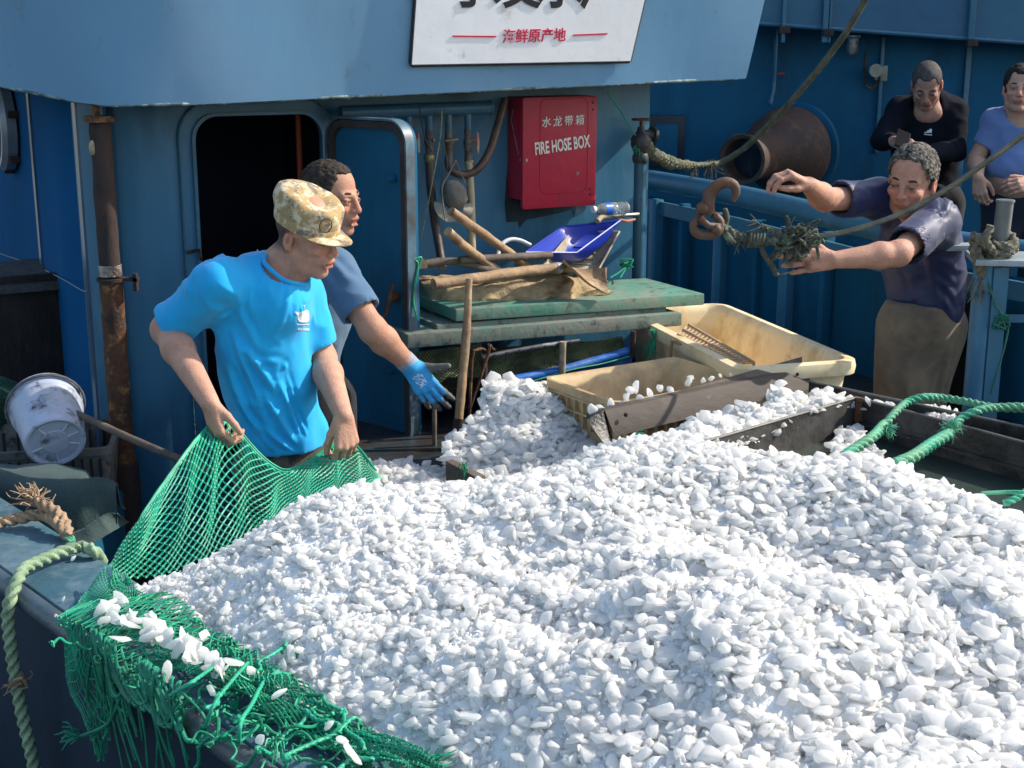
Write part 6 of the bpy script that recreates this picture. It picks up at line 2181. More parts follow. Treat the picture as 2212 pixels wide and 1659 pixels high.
def hair_mesh(c, ax_, par, m, k=1.0, thick=.007, lowback=-.055, line=.066, hb=.0, h=.0035, amp=.004, sc=60, temple=.03, seed=2, cutcap=None):
    f, l, u = ax_
    R = Rm(f, l, u)
    P = lambda x, y, z: c + (f * x + l * y + u * z) * k
    lo, hi = bounds([c], .15)
    s = SDF(lo, hi, h)
    s.ell(P(-.012, 0, .035), ((.098 + thick) * k, (.077 + thick) * k, (.087 + thick) * k), R, k=.005)
    s.ell(P(-.035, 0, -.02), ((.07 + thick) * k, (.066 + thick) * k, (.06) * k), R, k=.02)
    s.ell(P(.078, 0, line - .085), (.062 * k, .085 * k, .085 * k), R, k=.012, mode='sub')
    for sg in (1, -1):
        s.ell(P(.030, sg * .09, -.028), (.034 * k, .04 * k, .055 * k), R, k=.008, mode='sub')
        if temple: s.ell(P(.082, sg * .045, line), (.03 * k, .022 * k, temple * k), R, k=.008, mode='sub')
    s.cut(P(-.03, 0, lowback), -(u * 1.0) - f * .15)
    V, Q, N = s.mesh()
    n = fbm(V * sc, seed, 2)
    D = (V - np.array(c)) / k
    V = V + N * (amp * n)[:, None]
    return link_mesh('hair', V, Q, m, par, smooth=180)


def hairm(name, c, c2, amt=.45):
    return mat(name, c, rough=.7, var=.35, vs=60, col2=c2, amt=amt, ds=55, sharp=.12, bump=.004, bs=260, stretch=(1, 1, .6), spec=.3)


# ---------------------------------------------------------------- man in the bright blue T-shirt and camouflage cap
pz = thing('person', 'man in a camouflage cap and bright blue T-shirt lifting the green net', 'person', (U(620, 980, 4.12).x, 4.12, .15))
shR, elR, wrR = pix(468, 612, 3.96), pix(360, 712, 4.03), pix(452, 868, 3.75)
shL, elL, wrL = pix(655, 630, 4.15), pix(696, 775, 4.15), pix(742, 898, 3.88)
AX = axes((.88, -.46, -.24), roll=0.06)
HC = pix(629, 512, 3.99) + Vector((.036, .068, 0))
neckb = pix(580, 606, 4.08)
sk1 = np.array([.48, .262, .182])
lo, hi = bounds([shR, elR, wrR, shL, elL, wrL, HC, neckb], .13)
lo[2] -= .06
s = SDF(lo, hi, .0036)
HK = .95
head(s, HC, AX, HK, gaunt=1, mouth=.6)
f, l, u = AX
s.cap(HC - f * .03 - u * .06, neckb + Vector((-.01, .0, .0)), .056, .066, k=.03)
s.cap(HC + f * .01 - u * .085, neckb + Vector((.035, -.04, -.03)), .030, .05, k=.03)
s.cap(neckb + Vector((0, 0, -.03)), shR, .05, .045, k=.03); s.cap(neckb + Vector((0, 0, -.03)), shL, .05, .045, k=.03)
s.ell(neckb + Vector((.015, -.0, -.10)), (.08, .08, .12), k=.05)
arm(s, shR, elR, wrR, .052, .043, .0275)
arm(s, shL, elL, wrL, .050, .041, .027)
gripR = hand(s, wrR, (.22, -.15, -1), (-.75, -.65, .0), True, curl=(38, 62, 40), spread=.02, thumb=(.55, .85, -.45), tc=12)
gripL = hand(s, wrL, (.12, -.2, -1), (.55, -.82, .0), False, curl=(40, 60, 40), spread=.04, thumb=(.5, .85, -.45), tc=12)

def c1(V):
    col = np.tile(sk1, (len(V), 1))
    n = fbm(V * 16, 4, 2)
    col = col * (1 + .07 * n)[:, None]
    return head_color(V, col, HC, AX, HK, skin=sk1, hair=(.03, .022, .018), stubble=.25, red=.3, brow=.5,
                      hairtest=lambda x, ay, z: np.clip((-.0 - x) / .02, 0, 1) * np.clip((z + .062) / .02, 0, 1) * .85 * (ay < .085))
body_mesh(s, pz, c1)
# T-shirt
CF_ = Vector((.50, -.86, 0)).normalized(); CL_ = Vector((.86, .50, 0)).normalized()
TR_ = Rm(CF_, CL_, Vector((0, 0, 1)))
ts = []
lo, hi = bounds([shR, shL, neckb, pix(625, 985, 4.1), pix(385, 700, 4.05)], .2)
s = SDF(lo, hi, .0048)
s.ell(pix(572, 690, 4.08), (.115, .150, .20), TR_, k=.05)
s.ell(pix(574, 800, 4.09), (.115, .140, .17), TR_, k=.06)
s.ell(pix(602, 900, 4.10), (.115, .122, .18), TR_, k=.06)
s.ell(pix(628, 960, 4.11), (.112, .118, .13), TR_, k=.05)
s.cap(neckb + Vector((0, 0, -.02)), shR + Vector((.02, .0, -.0)), .068, .064, k=.06)
s.ell(neckb + Vector((.03, -.05, -.06)), (.09, .09, .085), k=.05)
s.cap(neckb + Vector((0, 0, -.035)), shL + Vector((0, .0, -.005)), .060, .056, k=.05)
slR = shR.lerp(elR, .80); slL = shL.lerp(elL, .74)
s.cap(shR, slR, .063, .067, k=.06)
s.cap(shL, slL, .057, .055, k=.03)
dR = (elR - shR).normalized(); dL = (elL - shL).normalized()
s.cap(slR - dR * .03, slR + dR * .12, .056, .058, k=.004, mode='sub')
s.cap(slL - dL * .03, slL + dL * .12, .047, .05, k=.004, mode='sub')
# cut the rounded sleeve ends off square
s.ell(slR + dR * .075, (.08, .08, .08), k=.003, mode='sub')
s.ell(slL + dL * .070, (.075, .075, .075), k=.003, mode='sub')
# neck opening, a low scoop
s.ell(neckb + Vector((.005, -.0, -.01)), (.10, .10, .060), k=.05)
ring1 = neck_open(s, HC - AX[2] * .07 - AX[0] * .01, neckb + Vector((.034, -.040, .012)), .066, .070, None)
s.cut(pix(628, 982, 4.0), (.05, 0, -1))
pA = pix(430, 640, 3.9)
FS = []
def fseg(u0, v0, u1, v1, w, amp, Y=3.95):
    FS.append((pix(u0, v0, Y), pix(u1, v1, Y), w, amp))
for a in ((505, 640, 560, 760, .012, .006), (520, 745, 600, 850, .014, .009), (500, 720, 560, 880, .012, .008), (600, 820, 665, 930, .012, .010), (630, 800, 680, 905, .010, .009),
          (570, 860, 640, 960, .014, .010), (560, 930, 640, 985, .012, .007), (655, 860, 690, 940, .010, .008), (480, 800, 540, 940, .012, .009), (640, 590, 600, 720, .010, .003),
          (520, 640, 470, 640, .012, .006), (500, 655, 470, 690, .010, .006), (460, 560, 410, 690, .012, .004), (590, 900, 690, 880, .012, .006), (540, 780, 640, 790, .012, .005),
          (690, 640, 680, 700, .010, .005), (505, 880, 580, 975, .012, .008)):
    fseg(*a)
FS1 = FS
shirt1 = cloth('shirt', s, fabric('azure_tee', (.012, .37, .74), rough=.75, sheen=.25, var=.04, sss=0.0), pz, segs=[(a_, b__, w_ * .9, m_ * 1.35) for a_, b__, w_, m_ in FS], nz=(.006, 7, (1.3, 1.3, .7)), seed=12)
collar_rib(ring1, MATS['azure_tee'], shirt1)
# whale print on the left chest
def on_front(u_, v_, Yg=3.98):
    """drop a pixel on the shirt surface"""
    return surf_hit(shirt1, u_, v_)
def surf_hit(ob, u_, v_, lift=.0015):
    dg = bpy.context.evaluated_depsgraph_get()
    d = ray(u_, v_).normalized()
    mw = Vector(ORG[ob.name])
    ok, loc, nrm_, idx = ob.ray_cast(CAMP - mw, d, distance=30)
    if not ok:
        return None, None
    return loc + mw + nrm_ * lift, nrm_

def decal(ob, pts, name, m, lift=.0016, sub=10):
    """flat mark printed on cloth: outline pixels projected on the surface, finely filled"""
    us = [p[0] for p in pts]; vs = [p[1] for p in pts]
    u0, u1, v0, v1 = min(us), max(us), min(vs), max(vs)
    bm = bmesh.new()
    vs_ = [bm.verts.new((p[0], p[1], 0)) for p in pts]
    bm.faces.new(vs_)
    bmesh.ops.triangulate(bm, faces=bm.faces)
    for _ in range(2):
        bmesh.ops.subdivide_edges(bm, edges=bm.edges, cuts=1, use_grid_fill=True)
    V, ok = [], True
    bm.verts.index_update()
    last = None
    for v in bm.verts:
        p, n = surf_hit(ob, v.co.x, v.co.y, lift)
        if p is None: p = last
        last = p
        V.append(p)
    F = [tuple(v.index for v in f_.verts) for f_ in bm.faces]
    bm.free()
    return link_mesh(name, V, F, m, ob, smooth=60)
wpm = mat('white_print', (.75, .78, .8), rough=.7, var=.03)
decal(shirt1, [(642, 689), (642, 680), (638, 677), (637, 672), (641, 673), (643, 676), (646, 672), (649, 674), (647, 679), (650, 684), (654, 680), (656, 672), (660, 668), (665, 671), (667, 680), (667, 692), (662, 696), (652, 696), (645, 694)], 'whale_print', wpm)
decal(shirt1, [(641, 699), (667, 700), (667, 702), (641, 701)], 'printed_line', wpm)
decal(shirt1, [(643, 708), (667, 709), (667, 714), (643, 713)], 'printed_words', mat('faded_print', (.45, .62, .75), rough=.8, var=.5, vs=160))
decal(shirt1, [(657, 662), (654, 659), (657, 660), (659, 657), (658, 663), (658, 667), (657, 667)], 'printed_spout', wpm)
# camouflage trousers
hp_ = pix(630, 985, 4.12)
legs('trousers', pz, hp_ + Vector((.09, .04, -.03)), hp_ + Vector((-.07, -.03, -.03)), hp_ + Vector((.10, .05, -.42)), hp_ + Vector((-.08, -.03, -.42)), Vector((hp_.x + .10, 4.16, .2)), Vector((hp_.x - .08, 4.08, .2)),
     fabric('camo_trousers', (.10, .095, .08), col2=(.03, .035, .03), amt=.45, ds=11, sharp=.03, col3=(.2, .18, .14), amt3=.25, ds3=9), waist=hp_ + Vector((0, 0, 0)), wr=(.105, .112), wR=TR_)
# cap
f, l, u = AX
cc = HC + u * .028 * HK - f * .006
camo = mat('desert_camouflage', (.66, .55, .38), rough=.9, var=.1, vs=14, col2=(.38, .26, .12), amt=.55, ds=26, sharp=.04, col3=(.17, .15, .14), amt3=.36, ds3=21, bump=.003, bs=40)
rings = [(.020, 1.00), (.030, 1.015), (.048, 1.02), (.052, 1.0), (.056, 1.03), (.082, 1.06), (.104, 1.05), (.118, .98), (.126, .86), (.130, .6), (.132, .3)]
V, F = [], []
nn = 56
for j, (z_, sc__) in enumerate(rings):
    for i in range(nn):
        a = 2 * PI * i / nn
        rx, ry = .101 * sc__, .087 * sc__
        tilt = -.014 * math.cos(a) * (1 if j < 4 else 1.3) - (.006 * max(0, math.cos(a)) * (j - 4) / 3.0 if j > 4 else -.0)
        p = cc + f * (rx * math.cos(a)) + l * (ry * math.sin(a)) + u * ((z_ - .02) * .90 + tilt)
        V.append(p)
for j in range(len(rings) - 1):
    for i in range(nn):
        F.append((j * nn + i, j * nn + (i + 1) % nn, (j + 1) * nn + (i + 1) % nn, (j + 1) * nn + i))
F.append(tuple(range((len(rings) - 1) * nn, len(rings) * nn)))
# finer, so that the dents of the cloth show
bm = bmesh.new()
bv = [bm.verts.new(p) for p in V]
for q in F: bm.faces.new([bv[i] for i in q])
bmesh.ops.subdivide_edges(bm, edges=bm.edges, cuts=1, use_grid_fill=True, smooth=.3)
A = np.array([v.co[:] for v in bm.verts])
bm.verts.index_update()
D = A - np.array(cc); hgt = D @ np.array(u)
w = np.clip((hgt - .035) / .03, 0, 1)
nv = fbm(A * 17, 9, 3)
rad = D - hgt[:, None] * np.array(u); rad /= np.linalg.norm(rad, axis=1, keepdims=True) + 1e-9
A += rad * (w * .007 * nv)[:, None] + np.array(u)[None] * (w * .006 * fbm(A * 12, 19, 2))[:, None]
capo = link_mesh('cap', list(A), [tuple(v.index for v in q.verts) for q in bm.faces], camo, pz, smooth=60)
bm.free()
# visor
G = np.zeros((26, 12, 3))
for i in range(26):
    a = math.radians(-64 + 128 * i / 25)
    for j in range(12):
        t = j / 11
        r_ = 1 + t * .58 * max(0, math.cos(a * 90 / 66.0)) ** .55
        p = cc + f * (.099 * math.cos(a) * r_ + .0) + l * (.086 * math.sin(a) * (1 + t * .10)) + u * (.006 - .016 * math.cos(a) - (.024 * (abs(math.sin(a)) ** 2) * t + .006 * t) * max(0, math.cos(a * 90 / 66.0)) ** .55)
        G[i, j] = p
mb = MB(); mb.sheet(G, th=.0035); mb.build('visor', camo, capo, smooth=60)
mb = MB()
for i in range(24):
    pass
bd = cc + f * .102 + l * -.053 + u * .038
bdn = (f * .85 - l * .5).normalized()
mb = MB(); mb.tube([bd + (l.cross(u) * 0 + (u * math.cos(a) * .021) + (bdn.cross(u) * math.sin(a) * .019)) for a in np.linspace(0, 2 * PI, 22)], .0016, n=5); mb.build('badge_outline', mat('badge_thread', (.06, .05, .04), rough=.8), capo)

# ---------------------------------------------------------------- man behind him, reaching out with a blue glove
pz2 = thing('person', 'man in a grey blue shirt leaning from the doorway and reaching with a blue glove', 'person', (U(690, 900, 4.6).x, 4.6, .15))
AX2 = axes((.90, -.42, -.06), roll=.0)
HC2 = pix(714, 426, 4.56)
sh2, el2, wr2 = pix(722, 585, 4.52), pix(805, 712, 4.42), pix(888, 792, 4.52)
nb2 = pix(690, 530, 4.62)
sk2 = np.array([.44, .228, .152])
lo, hi = bounds([HC2, sh2, el2, wr2, nb2], .13)
s = SDF(lo, hi, .0038)
H2 = .97
head(s, HC2, AX2, H2, gaunt=1, mouth=1.0)
f, l, u = AX2
s.cap(HC2 - f * .03 - u * .06, nb2, .056, .065, k=.03)
s.cap(nb2 + Vector((0, 0, -.03)), sh2, .05, .05, k=.04)
arm(s, sh2, el2, wr2, .053, .043, .028)
# forehead and eye-corner creases
for (x0, z0, x1, z1) in ((.086, .048, .06, .052), (.084, .058, .062, .062), (.07, -.004, .045, -.012), (.07, -.008, .05, -.024)):
    for sg in (-1,):
        s.cap(HC2 + (f * x0 + l * (sg * .04) + u * z0) * H2, HC2 + (f * x1 + l * (sg * .066) + u * z1) * H2, .0018, .0018, k=.004, mode='sub')
def c2f(V):
    col = np.tile(sk2, (len(V), 1)) * (1 + .08 * fbm(V * 18, 14, 2))[:, None]
    return head_color(V, col, HC2, AX2, H2, skin=sk2, hair=(.03, .025, .02), stubble=.25, red=.35, brow=.2)
b2_ = body_mesh(s, pz2, c2f); eyes_brows(HC2, AX2, H2, b2_)
hair_mesh(HC2, AX2, pz2, hairm('dark_brown_hair', (.022, .016, .012), (.06, .042, .03), .4), H2, thick=.005, line=.086, lowback=-.05, amp=.0032, sc=100, temple=.018)
lo, hi = bounds([nb2, sh2, pix(690, 900, 4.66), el2], .2)
s = SDF(lo, hi, .006)
s.ell(pix(672, 650, 4.66), (.13, .16, .22), Rm(Vector((.8, -.6, 0)), Vector((.6, .8, 0)), Vector((0, 0, 1))), k=.05)
s.ell(pix(664, 790, 4.70), (.11, .12, .2), None, k=.05)
s.cap(nb2 + Vector((0, 0, -.04)), sh2, .07, .068, k=.05)
sl2 = sh2.lerp(el2, .62); d2_ = (el2 - sh2).normalized()
s.cap(sh2, sl2, .068, .070, k=.03)
s.ell(sl2 + d2_ * .075, (.083, .083, .083), k=.003, mode='sub')
s.cap(sl2 - d2_ * .03, sl2 + d2_ * .1, .058, .06, k=.004, mode='sub')
ring2 = neck_open(s, HC2 - AX2[2] * .08 - AX2[0] * .015, nb2 + Vector((.01, -.01, -.02)), .062, .066, None)
cloth('shirt', s, fabric('slate_tee', (.075, .145, .24), sheen=.2), pz2, segs=[(pix(700, 545, 4.45), pix(760, 620, 4.45), .014, .008), (pix(690, 570, 4.45), pix(735, 635, 4.45), .012, .008), (pix(720, 620, 4.45), pix(765, 600, 4.45), .012, .004)], nz=(.003, 8, (1, 1, 1)), seed=22)
hp2 = pix(668, 870, 4.70)
legs('trousers', pz2, hp2 + Vector((.07, .05, 0)), hp2 + Vector((-.07, -.05, 0)), hp2 + Vector((.08, .05, -.4)), hp2 + Vector((-.08, -.05, -.4)), Vector((hp2.x + .08, 4.7, .2)), Vector((hp2.x - .08, 4.6, .2)), fabric('black_trousers', (.016, .018, .022)), waist=hp2 + Vector((0, 0, .04)), wr=(.11, .11), r=(.085, .07, .06))
# glove
lo, hi = bounds([wr2, wr2 + Vector((.12, 0, -.15))], .12)
s = SDF(lo, hi, .003)
dg_ = (wr2 - el2).normalized()
s.cap(wr2 - dg_ * .035, wr2 + dg_ * .01, .036, .034, k=.006)
hand(s, wr2, (.60, -.12, -.80), (-.05, -.98, .12), True, curl=(14, 16, 12), spread=.10, thumb=(.85, .62, .25), tc=-4, r=1.22, sc=1.04)
def gcol(V):
    # dipped palm and fingertips are grey, the back of the hand is bright blue
    y_ = np.array(Vector((.60, -.12, -.80)).normalized()); z_ = np.array(Vector((-.05, -.98, .12)).normalized())
    D = V - np.array(wr2)
    yy, zz2 = D @ y_, D @ z_
    t_ = np.array((Vector((.60, -.12, -.80)).normalized()).cross(Vector((-.05, -.98, .12))).normalized()) * -1
    tt = D @ t_
    blue = np.array([.03, .30, .62]); grey = np.array([.10, .10, .09]); cuff = np.array([.25, .27, .33])
    m = 1 / (1 + np.exp(-(zz2 + .004) / .002))
    m = m * (1 - np.clip((tt - .040) / .006, 0, 1))
    c = grey * (1 - m[:, None]) + blue * m[:, None]
    pr = (np.abs(yy - .055) < .022) & (np.abs(tt) < .017) & (zz2 > 0) & (fbm(V * 210, 3, 2) > .1)
    c[pr] = (.6, .68, .75)
    c = np.where((yy < -.004)[:, None], cuff, c)
    return c * (1 + .12 * fbm(V * 60, 5, 2))[:, None]
V, Q, N = s.mesh()
link_mesh('glove', V, Q, mat('glove_fabric', (.1, .3, .6), rough=.7, vcol=True, var=.05, vs=20, bump=.001, bs=200), pz2, smooth=180, vcol=gcol(V))

# ---------------------------------------------------------------- grey-haired man reaching for the hook
pz3 = thing('person', 'grey haired man in a navy polo shirt reaching out for the hook rope', 'person', (U(1985, 850, 5.0).x, 5.0, .15))
AX3 = axes((-.54, -.80, -.20), roll=math.radians(-7))
HC3 = pix(1969, 388, 4.94)
H3 = .985
shR3, elR3, wrR3 = pix(1893, 428, 5.03), pix(1782, 430, 4.86), pix(1747, 400, 4.66)
shL3, elL3, wrL3 = pix(2022, 478, 4.88), pix(1940, 548, 4.62), pix(1800, 562, 4.56)
nb3 = pix(1985, 455, 5.03)
sk3 = np.array([.49, .258, .182])
lo, hi = bounds([HC3, shR3, elR3, wrR3, shL3, elL3, wrL3, nb3, pix(1690, 380, 4.6), pix(1720, 560, 4.5)], .12)
s = SDF(lo, hi, .004)
head(s, HC3, AX3, H3, mouth=-.3)
f, l, u = AX3
s.cap(HC3 - f * .03 - u * .06, nb3, .06, .072, k=.03)
s.cap(HC3 + f * .02 - u * .09, nb3 + Vector((-.03, -.06, -.03)), .035, .055, k=.03)
s.cap(nb3 + Vector((0, 0, -.03)), shR3, .055, .05, k=.04); s.cap(nb3 + Vector((0, 0, -.03)), shL3, .055, .05, k=.04)
arm(s, shR3, elR3, wrR3, .048, .040, .028)
arm(s, shL3, elL3, wrL3, .050, .0405, .028)
hand(s, wrR3, (-.80, -.30, .42), (-.30, -.25, .92), True, curl=(42, 38, 24), spread=.04, thumb=(.35, .85, -.5), tc=15, sc=1.02, r=1.08)
hand(s, wrL3, (-.97, -.12, .02), (.05, -.93, .22), False, spread=.14, thumb=(.75, .75, -.2), tc=10, sc=1.02, r=1.08, curls=((10, 22, 18), (16, 26, 20), (20, 30, 22), (24, 32, 24)))
def c3f(V):
    col = np.tile(sk3, (len(V), 1)) * (1 + .07 * fbm(V * 16, 24, 2))[:, None]
    # grease on both hands
    for w_, sc_2 in ((wrR3 + Vector((-.05, -.01, .04)), .09), (wrL3 + Vector((-.11, -.01, 0)), .07)):
        d = np.linalg.norm(V - np.array(w_), axis=1)
        g_ = np.clip(1.2 - d / sc_2, 0, 1) * np.clip(fbm(V * 38, 6, 3) * 1.6 + .35, 0, 1)
        col = col * (1 - .8 * g_[:, None]) + np.array([.05, .04, .035]) * .8 * g_[:, None]
    return head_color(V, col, HC3, AX3, H3, skin=sk3, hair=(.05, .04, .035), stubble=.4, red=.3, brow=.2)
b3_ = body_mesh(s, pz3, c3f); eyes_brows(HC3, AX3, H3, b3_, open_=.8)
hair_mesh(HC3, AX3, pz3, hairm('salt_and_pepper_hair', (.22, .195, .16), (.022, .02, .018), .55), H3, thick=.010, line=.094, lowback=-.062, amp=.0045, sc=120, temple=.03)
CF3 = Vector((-.62, -.78, -.1)).normalized()
CL3 = Vector((0, 0, 1)).cross(CF3).normalized()
T3 = Rm(CF3, CL3, CF3.cross(CL3))
hip3 = pix(1998, 690, 5.05)
lo, hi = bounds([nb3, shR3, shL3, hip3, pix(1850, 430, 4.95), elL3], .2)
s = SDF(lo, hi, .005)
s.ell(pix(1985, 530, 5.06), (.115, .150, .19), T3, k=.05)
s.ell(pix(1997, 600, 5.06), (.120, .132, .17), T3, k=.05)
s.ell(pix(2003, 660, 5.06), (.120, .134, .14), T3, k=.05)
s.cap(nb3 + Vector((0, .0, -.04)), shR3, .075, .07, k=.05)
s.cap(nb3 + Vector((0, .0, -.04)), shL3 + Vector((0, 0, -.005)), .08, .075, k=.05)
s.cap(shL3, pix(2032, 600, 5.03), .065, .075, k=.06)
slR3 = shR3.lerp(elR3, .66); slL3 = shL3.lerp(elL3, .74)
dR3 = (elR3 - shR3).normalized(); dL3 = (elL3 - shL3).normalized()
s.cap(shR3, slR3, .068, .064, k=.03)
s.cap(shL3, slL3, .066, .068, k=.03)
s.ell(slR3 + dR3 * .070, (.077,) * 3, k=.003, mode='sub')
s.ell(slL3 + dL3 * .074, (.080,) * 3, k=.003, mode='sub')
s.cap(slR3 - dR3 * .02, slR3 + dR3 * .1, .055, .057, k=.004, mode='sub')
s.cap(slL3 - dL3 * .03, slL3 + dL3 * .1, .060, .064, k=.004, mode='sub')
ring3 = neck_open(s, HC3 - u * .09 - f * .015, nb3 + Vector((-.012, -.025, -.005)), .062, .066, None)
s.cut(pix(2000, 697, 5.0), (-.22, 0, -1))
FS = []
for a in ((1950, 470, 2060, 500, .010, .008), (1955, 490, 2065, 540, .010, .009), (1960, 505, 2060, 570, .009, .009), (1985, 530, 2070, 590, .010, .010), (2000, 560, 2075, 620, .009, .010), (2010, 590, 2080, 650, .010, .011),
          (1995, 545, 2030, 660, .010, .009), (1850, 415, 1885, 470, .010, .007), (1870, 410, 1900, 470, .009, .007), (1930, 500, 2010, 520, .008, .008), (1925, 515, 2005, 538, .008, .007), (1925, 560, 1985, 680, .014, .008), (1930, 640, 2010, 680, .012, .006), (2040, 640, 2075, 690, .009, .010)):
    FS.append((pix(a[0], a[1], 4.9), pix(a[2], a[3], 4.9), a[4], a[5]))
shirt3 = cloth('shirt', s, fabric('navy_polo', (.013, .021, .080), rough=.5, sheen=.12, spec=.5, var=.05), pz3, segs=[(a_, b__, w_ * 1.5, m_ * .6) for a_, b__, w_, m_ in FS], nz=(.004, 7, (.8, .8, 1.4)), seed=32)
# polo collar: folded band round the neck
mb = MB()
G = np.zeros((30, 5, 3))
for i in range(30):
    a = math.radians(-150 + 300 * i / 29)
    dirv = CF3 * -math.cos(a) + CL3 * math.sin(a)
    for j in range(5):
        t = j / 4
        G[i, j] = nb3 + Vector((-.005, -.01, .045)) + dirv * (.068 + .022 * t) + Vector((0, 0, .02 - .05 * t - .02 * (1 - math.cos(a)) ))
mb.sheet(G, th=.004); mb.build('collar', MATS['navy_polo'], shirt3, smooth=60)
mb = MB(); q1, n_1 = surf_hit(shirt3, 1886, 415); 
legs('trousers', pz3, hip3 + Vector((.06, .03, -.02)), hip3 + Vector((-.075, -.03, -.02)), hip3 + Vector((.0, .02, -.42)), hip3 + Vector((-.10, -.06, -.42)), Vector((hip3.x + .0, 5.05, .2)), Vector((hip3.x - .1, 4.98, .2)),
     fabric('khaki_trousers', (.22, .175, .125), col2=(.06, .05, .045), amt=.35, ds=5, sharp=.15), waist=hip3 + Vector((-.01, 0, .0)), wr=(.140, .125), r=(.105, .085, .075), wR=T3, h=.008,
     segs=[(hip3 + Vector((.1, -.1, -.05)), hip3 + Vector((.04, -.1, -.5)), .014, .012), (hip3 + Vector((.13, -.07, -.05)), hip3 + Vector((.07, -.08, -.4)), .012, .012), (hip3 + Vector((-.1, -.15, -.1)), hip3 + Vector((-.06, -.13, -.6)), .02, .010)])

# ---------------------------------------------------------------- two men on the vessel behind
pz4 = thing('person', 'man in a black long sleeved top looking down at his phone', 'person', (U(1998, 400, 7.4).x, 7.4, .25))
AX4 = axes((-.22, -.80, -.62), roll=.03)
HC4 = pix(2002, 182, 7.32); H4 = .93
f, l, u = AX4
nb4 = pix(2000, 225, 7.46)
shR4, elR4, wrR4 = pix(1945, 240, 7.46), pix(1905, 303, 7.34), pix(1927, 303, 7.10)
shL4, elL4, wrL4 = pix(2058, 242, 7.46), pix(2066, 325, 7.36), pix(2010, 330, 7.12)
sk4 = np.array([.42, .22, .165])
lo, hi = bounds([HC4, nb4, wrR4, elR4], .11)
s = SDF(lo, hi, .0045)
head(s, HC4, AX4, H4)
s.cap(HC4 - f * .03 - u * .06, nb4 + Vector((0, 0, -.03)), .058, .07, k=.03)
s.ell(nb4 + Vector((0, -.06, -.045)), (.08, .05, .06), k=.03)
s.cap(elR4, wrR4, .04, .028, k=.02)
hand(s, wrR4, (.75, -.5, -.25), (-.3, -.7, .55), True, curl=(35, 35, 25), spread=.05, thumb=(.5, .8, -.5), tc=10)
body_mesh(s, pz4, lambda V: head_color(V, np.tile(sk4, (len(V), 1)), HC4, AX4, H4, skin=sk4, hair=(.045, .04, .04), stubble=.25, brow=.3)); eyes_brows(HC4, AX4, H4, [o for o in pz4.children if o.name.startswith('body')][0], open_=.7)
hair_mesh(HC4, AX4, pz4, hairm('cropped_hair', (.06, .052, .05), (.10, .085, .08), .35), H4, thick=.0035, line=.074, lowback=-.03, amp=.0008, h=.0045, temple=.02)
lo, hi = bounds([nb4, shR4, shL4, elR4, elL4, wrR4, wrL4, pix(2000, 480, 7.5)], .16)
s = SDF(lo, hi, .0075)
s.ell(pix(2000, 300, 7.5), (.19, .13, .27), k=.06)
s.ell(pix(2000, 400, 7.52), (.17, .125, .24), k=.06)
s.cap(nb4 + Vector((0, 0, -.04)), shR4, .08, .07, k=.05); s.cap(nb4 + Vector((0, 0, -.04)), shL4, .08, .07, k=.05)
s.cap(shR4, elR4, .07, .056, k=.03); s.cap(elR4, wrR4 + (elR4 - wrR4) * .06, .056, .038, k=.02)
s.cap(shL4, elL4, .07, .056, k=.03); s.cap(elL4, wrL4, .056, .038, k=.02)
s.cap(HC4 - u * .12 + f * .02, nb4 + Vector((.0, -.03, .0)), .075, .072, k=.008, mode='sub')
sh4 = cloth('sweater', s, fabric('black_knit', (.004, .006, .012), rough=.9, sheen=.0), pz4, nz=(.006, 6, (1, 1, 1)), seed=42)
wl = mat('white_logo', (.7, .72, .75), rough=.6)
for k_, (x0, x1, yt) in enumerate(((1998, 2001, 285), (2002, 2006, 281), (2006.5, 2011, 278))):
    decal(sh4, [(x0 - 1, 286), (x0 + 1.5, yt), (x1 + 2.2 - .2, yt + .8), (x1 + 1.2, 287)], 'logo_bar', wl, lift=.003)
decal(sh4, [(1996, 288.4), (2013, 290), (2013, 292.6), (1996, 291)], 'logo_word', mat('logo_word', (.5, .52, .55), rough=.6), lift=.003)
decal(sh4, [(1996, 286.6), (1999, 284.2), (2000.5, 286.9)], 'logo_bar', wl, lift=.003)
hp4 = pix(2000, 440, 7.5)
legs('trousers', pz4, hp4 + Vector((.1, 0, 0)), hp4 + Vector((-.1, 0, 0)), hp4 + Vector((.1, 0, -.4)), hp4 + Vector((-.1, 0, -.4)), Vector((hp4.x + .1, 7.5, .3)), Vector((hp4.x - .1, 7.5, .3)), fabric('charcoal_trousers', (.012, .013, .018)), waist=hp4 + Vector((0, 0, .05)), h=.015)
ph = thing('mobile_phone', 'dark mobile phone held by the man in the black top', 'phone', pix(1950, 303, 7.02))
mb = MB(); mb.box(pix(1950, 302, 7.03), .075, .15, .009, Vector((.9, .1, -.35)), Vector((.3, .8, .45))); mb.build('phone_case', mat('phone_case', (.01, .009, .016), rough=.8, spec=.1), ph, bevel=.002)
mb = MB(); mb.box(pix(1950, 302, 7.03) + Vector((-.2, -.4, .9)).normalized() * .0055, .066, .14, .001, Vector((.9, .1, -.35)), Vector((.3, .8, .45))); mb.build('screen', mat('phone_screen', (.01, .01, .012), rough=.9, spec=.05), ph)

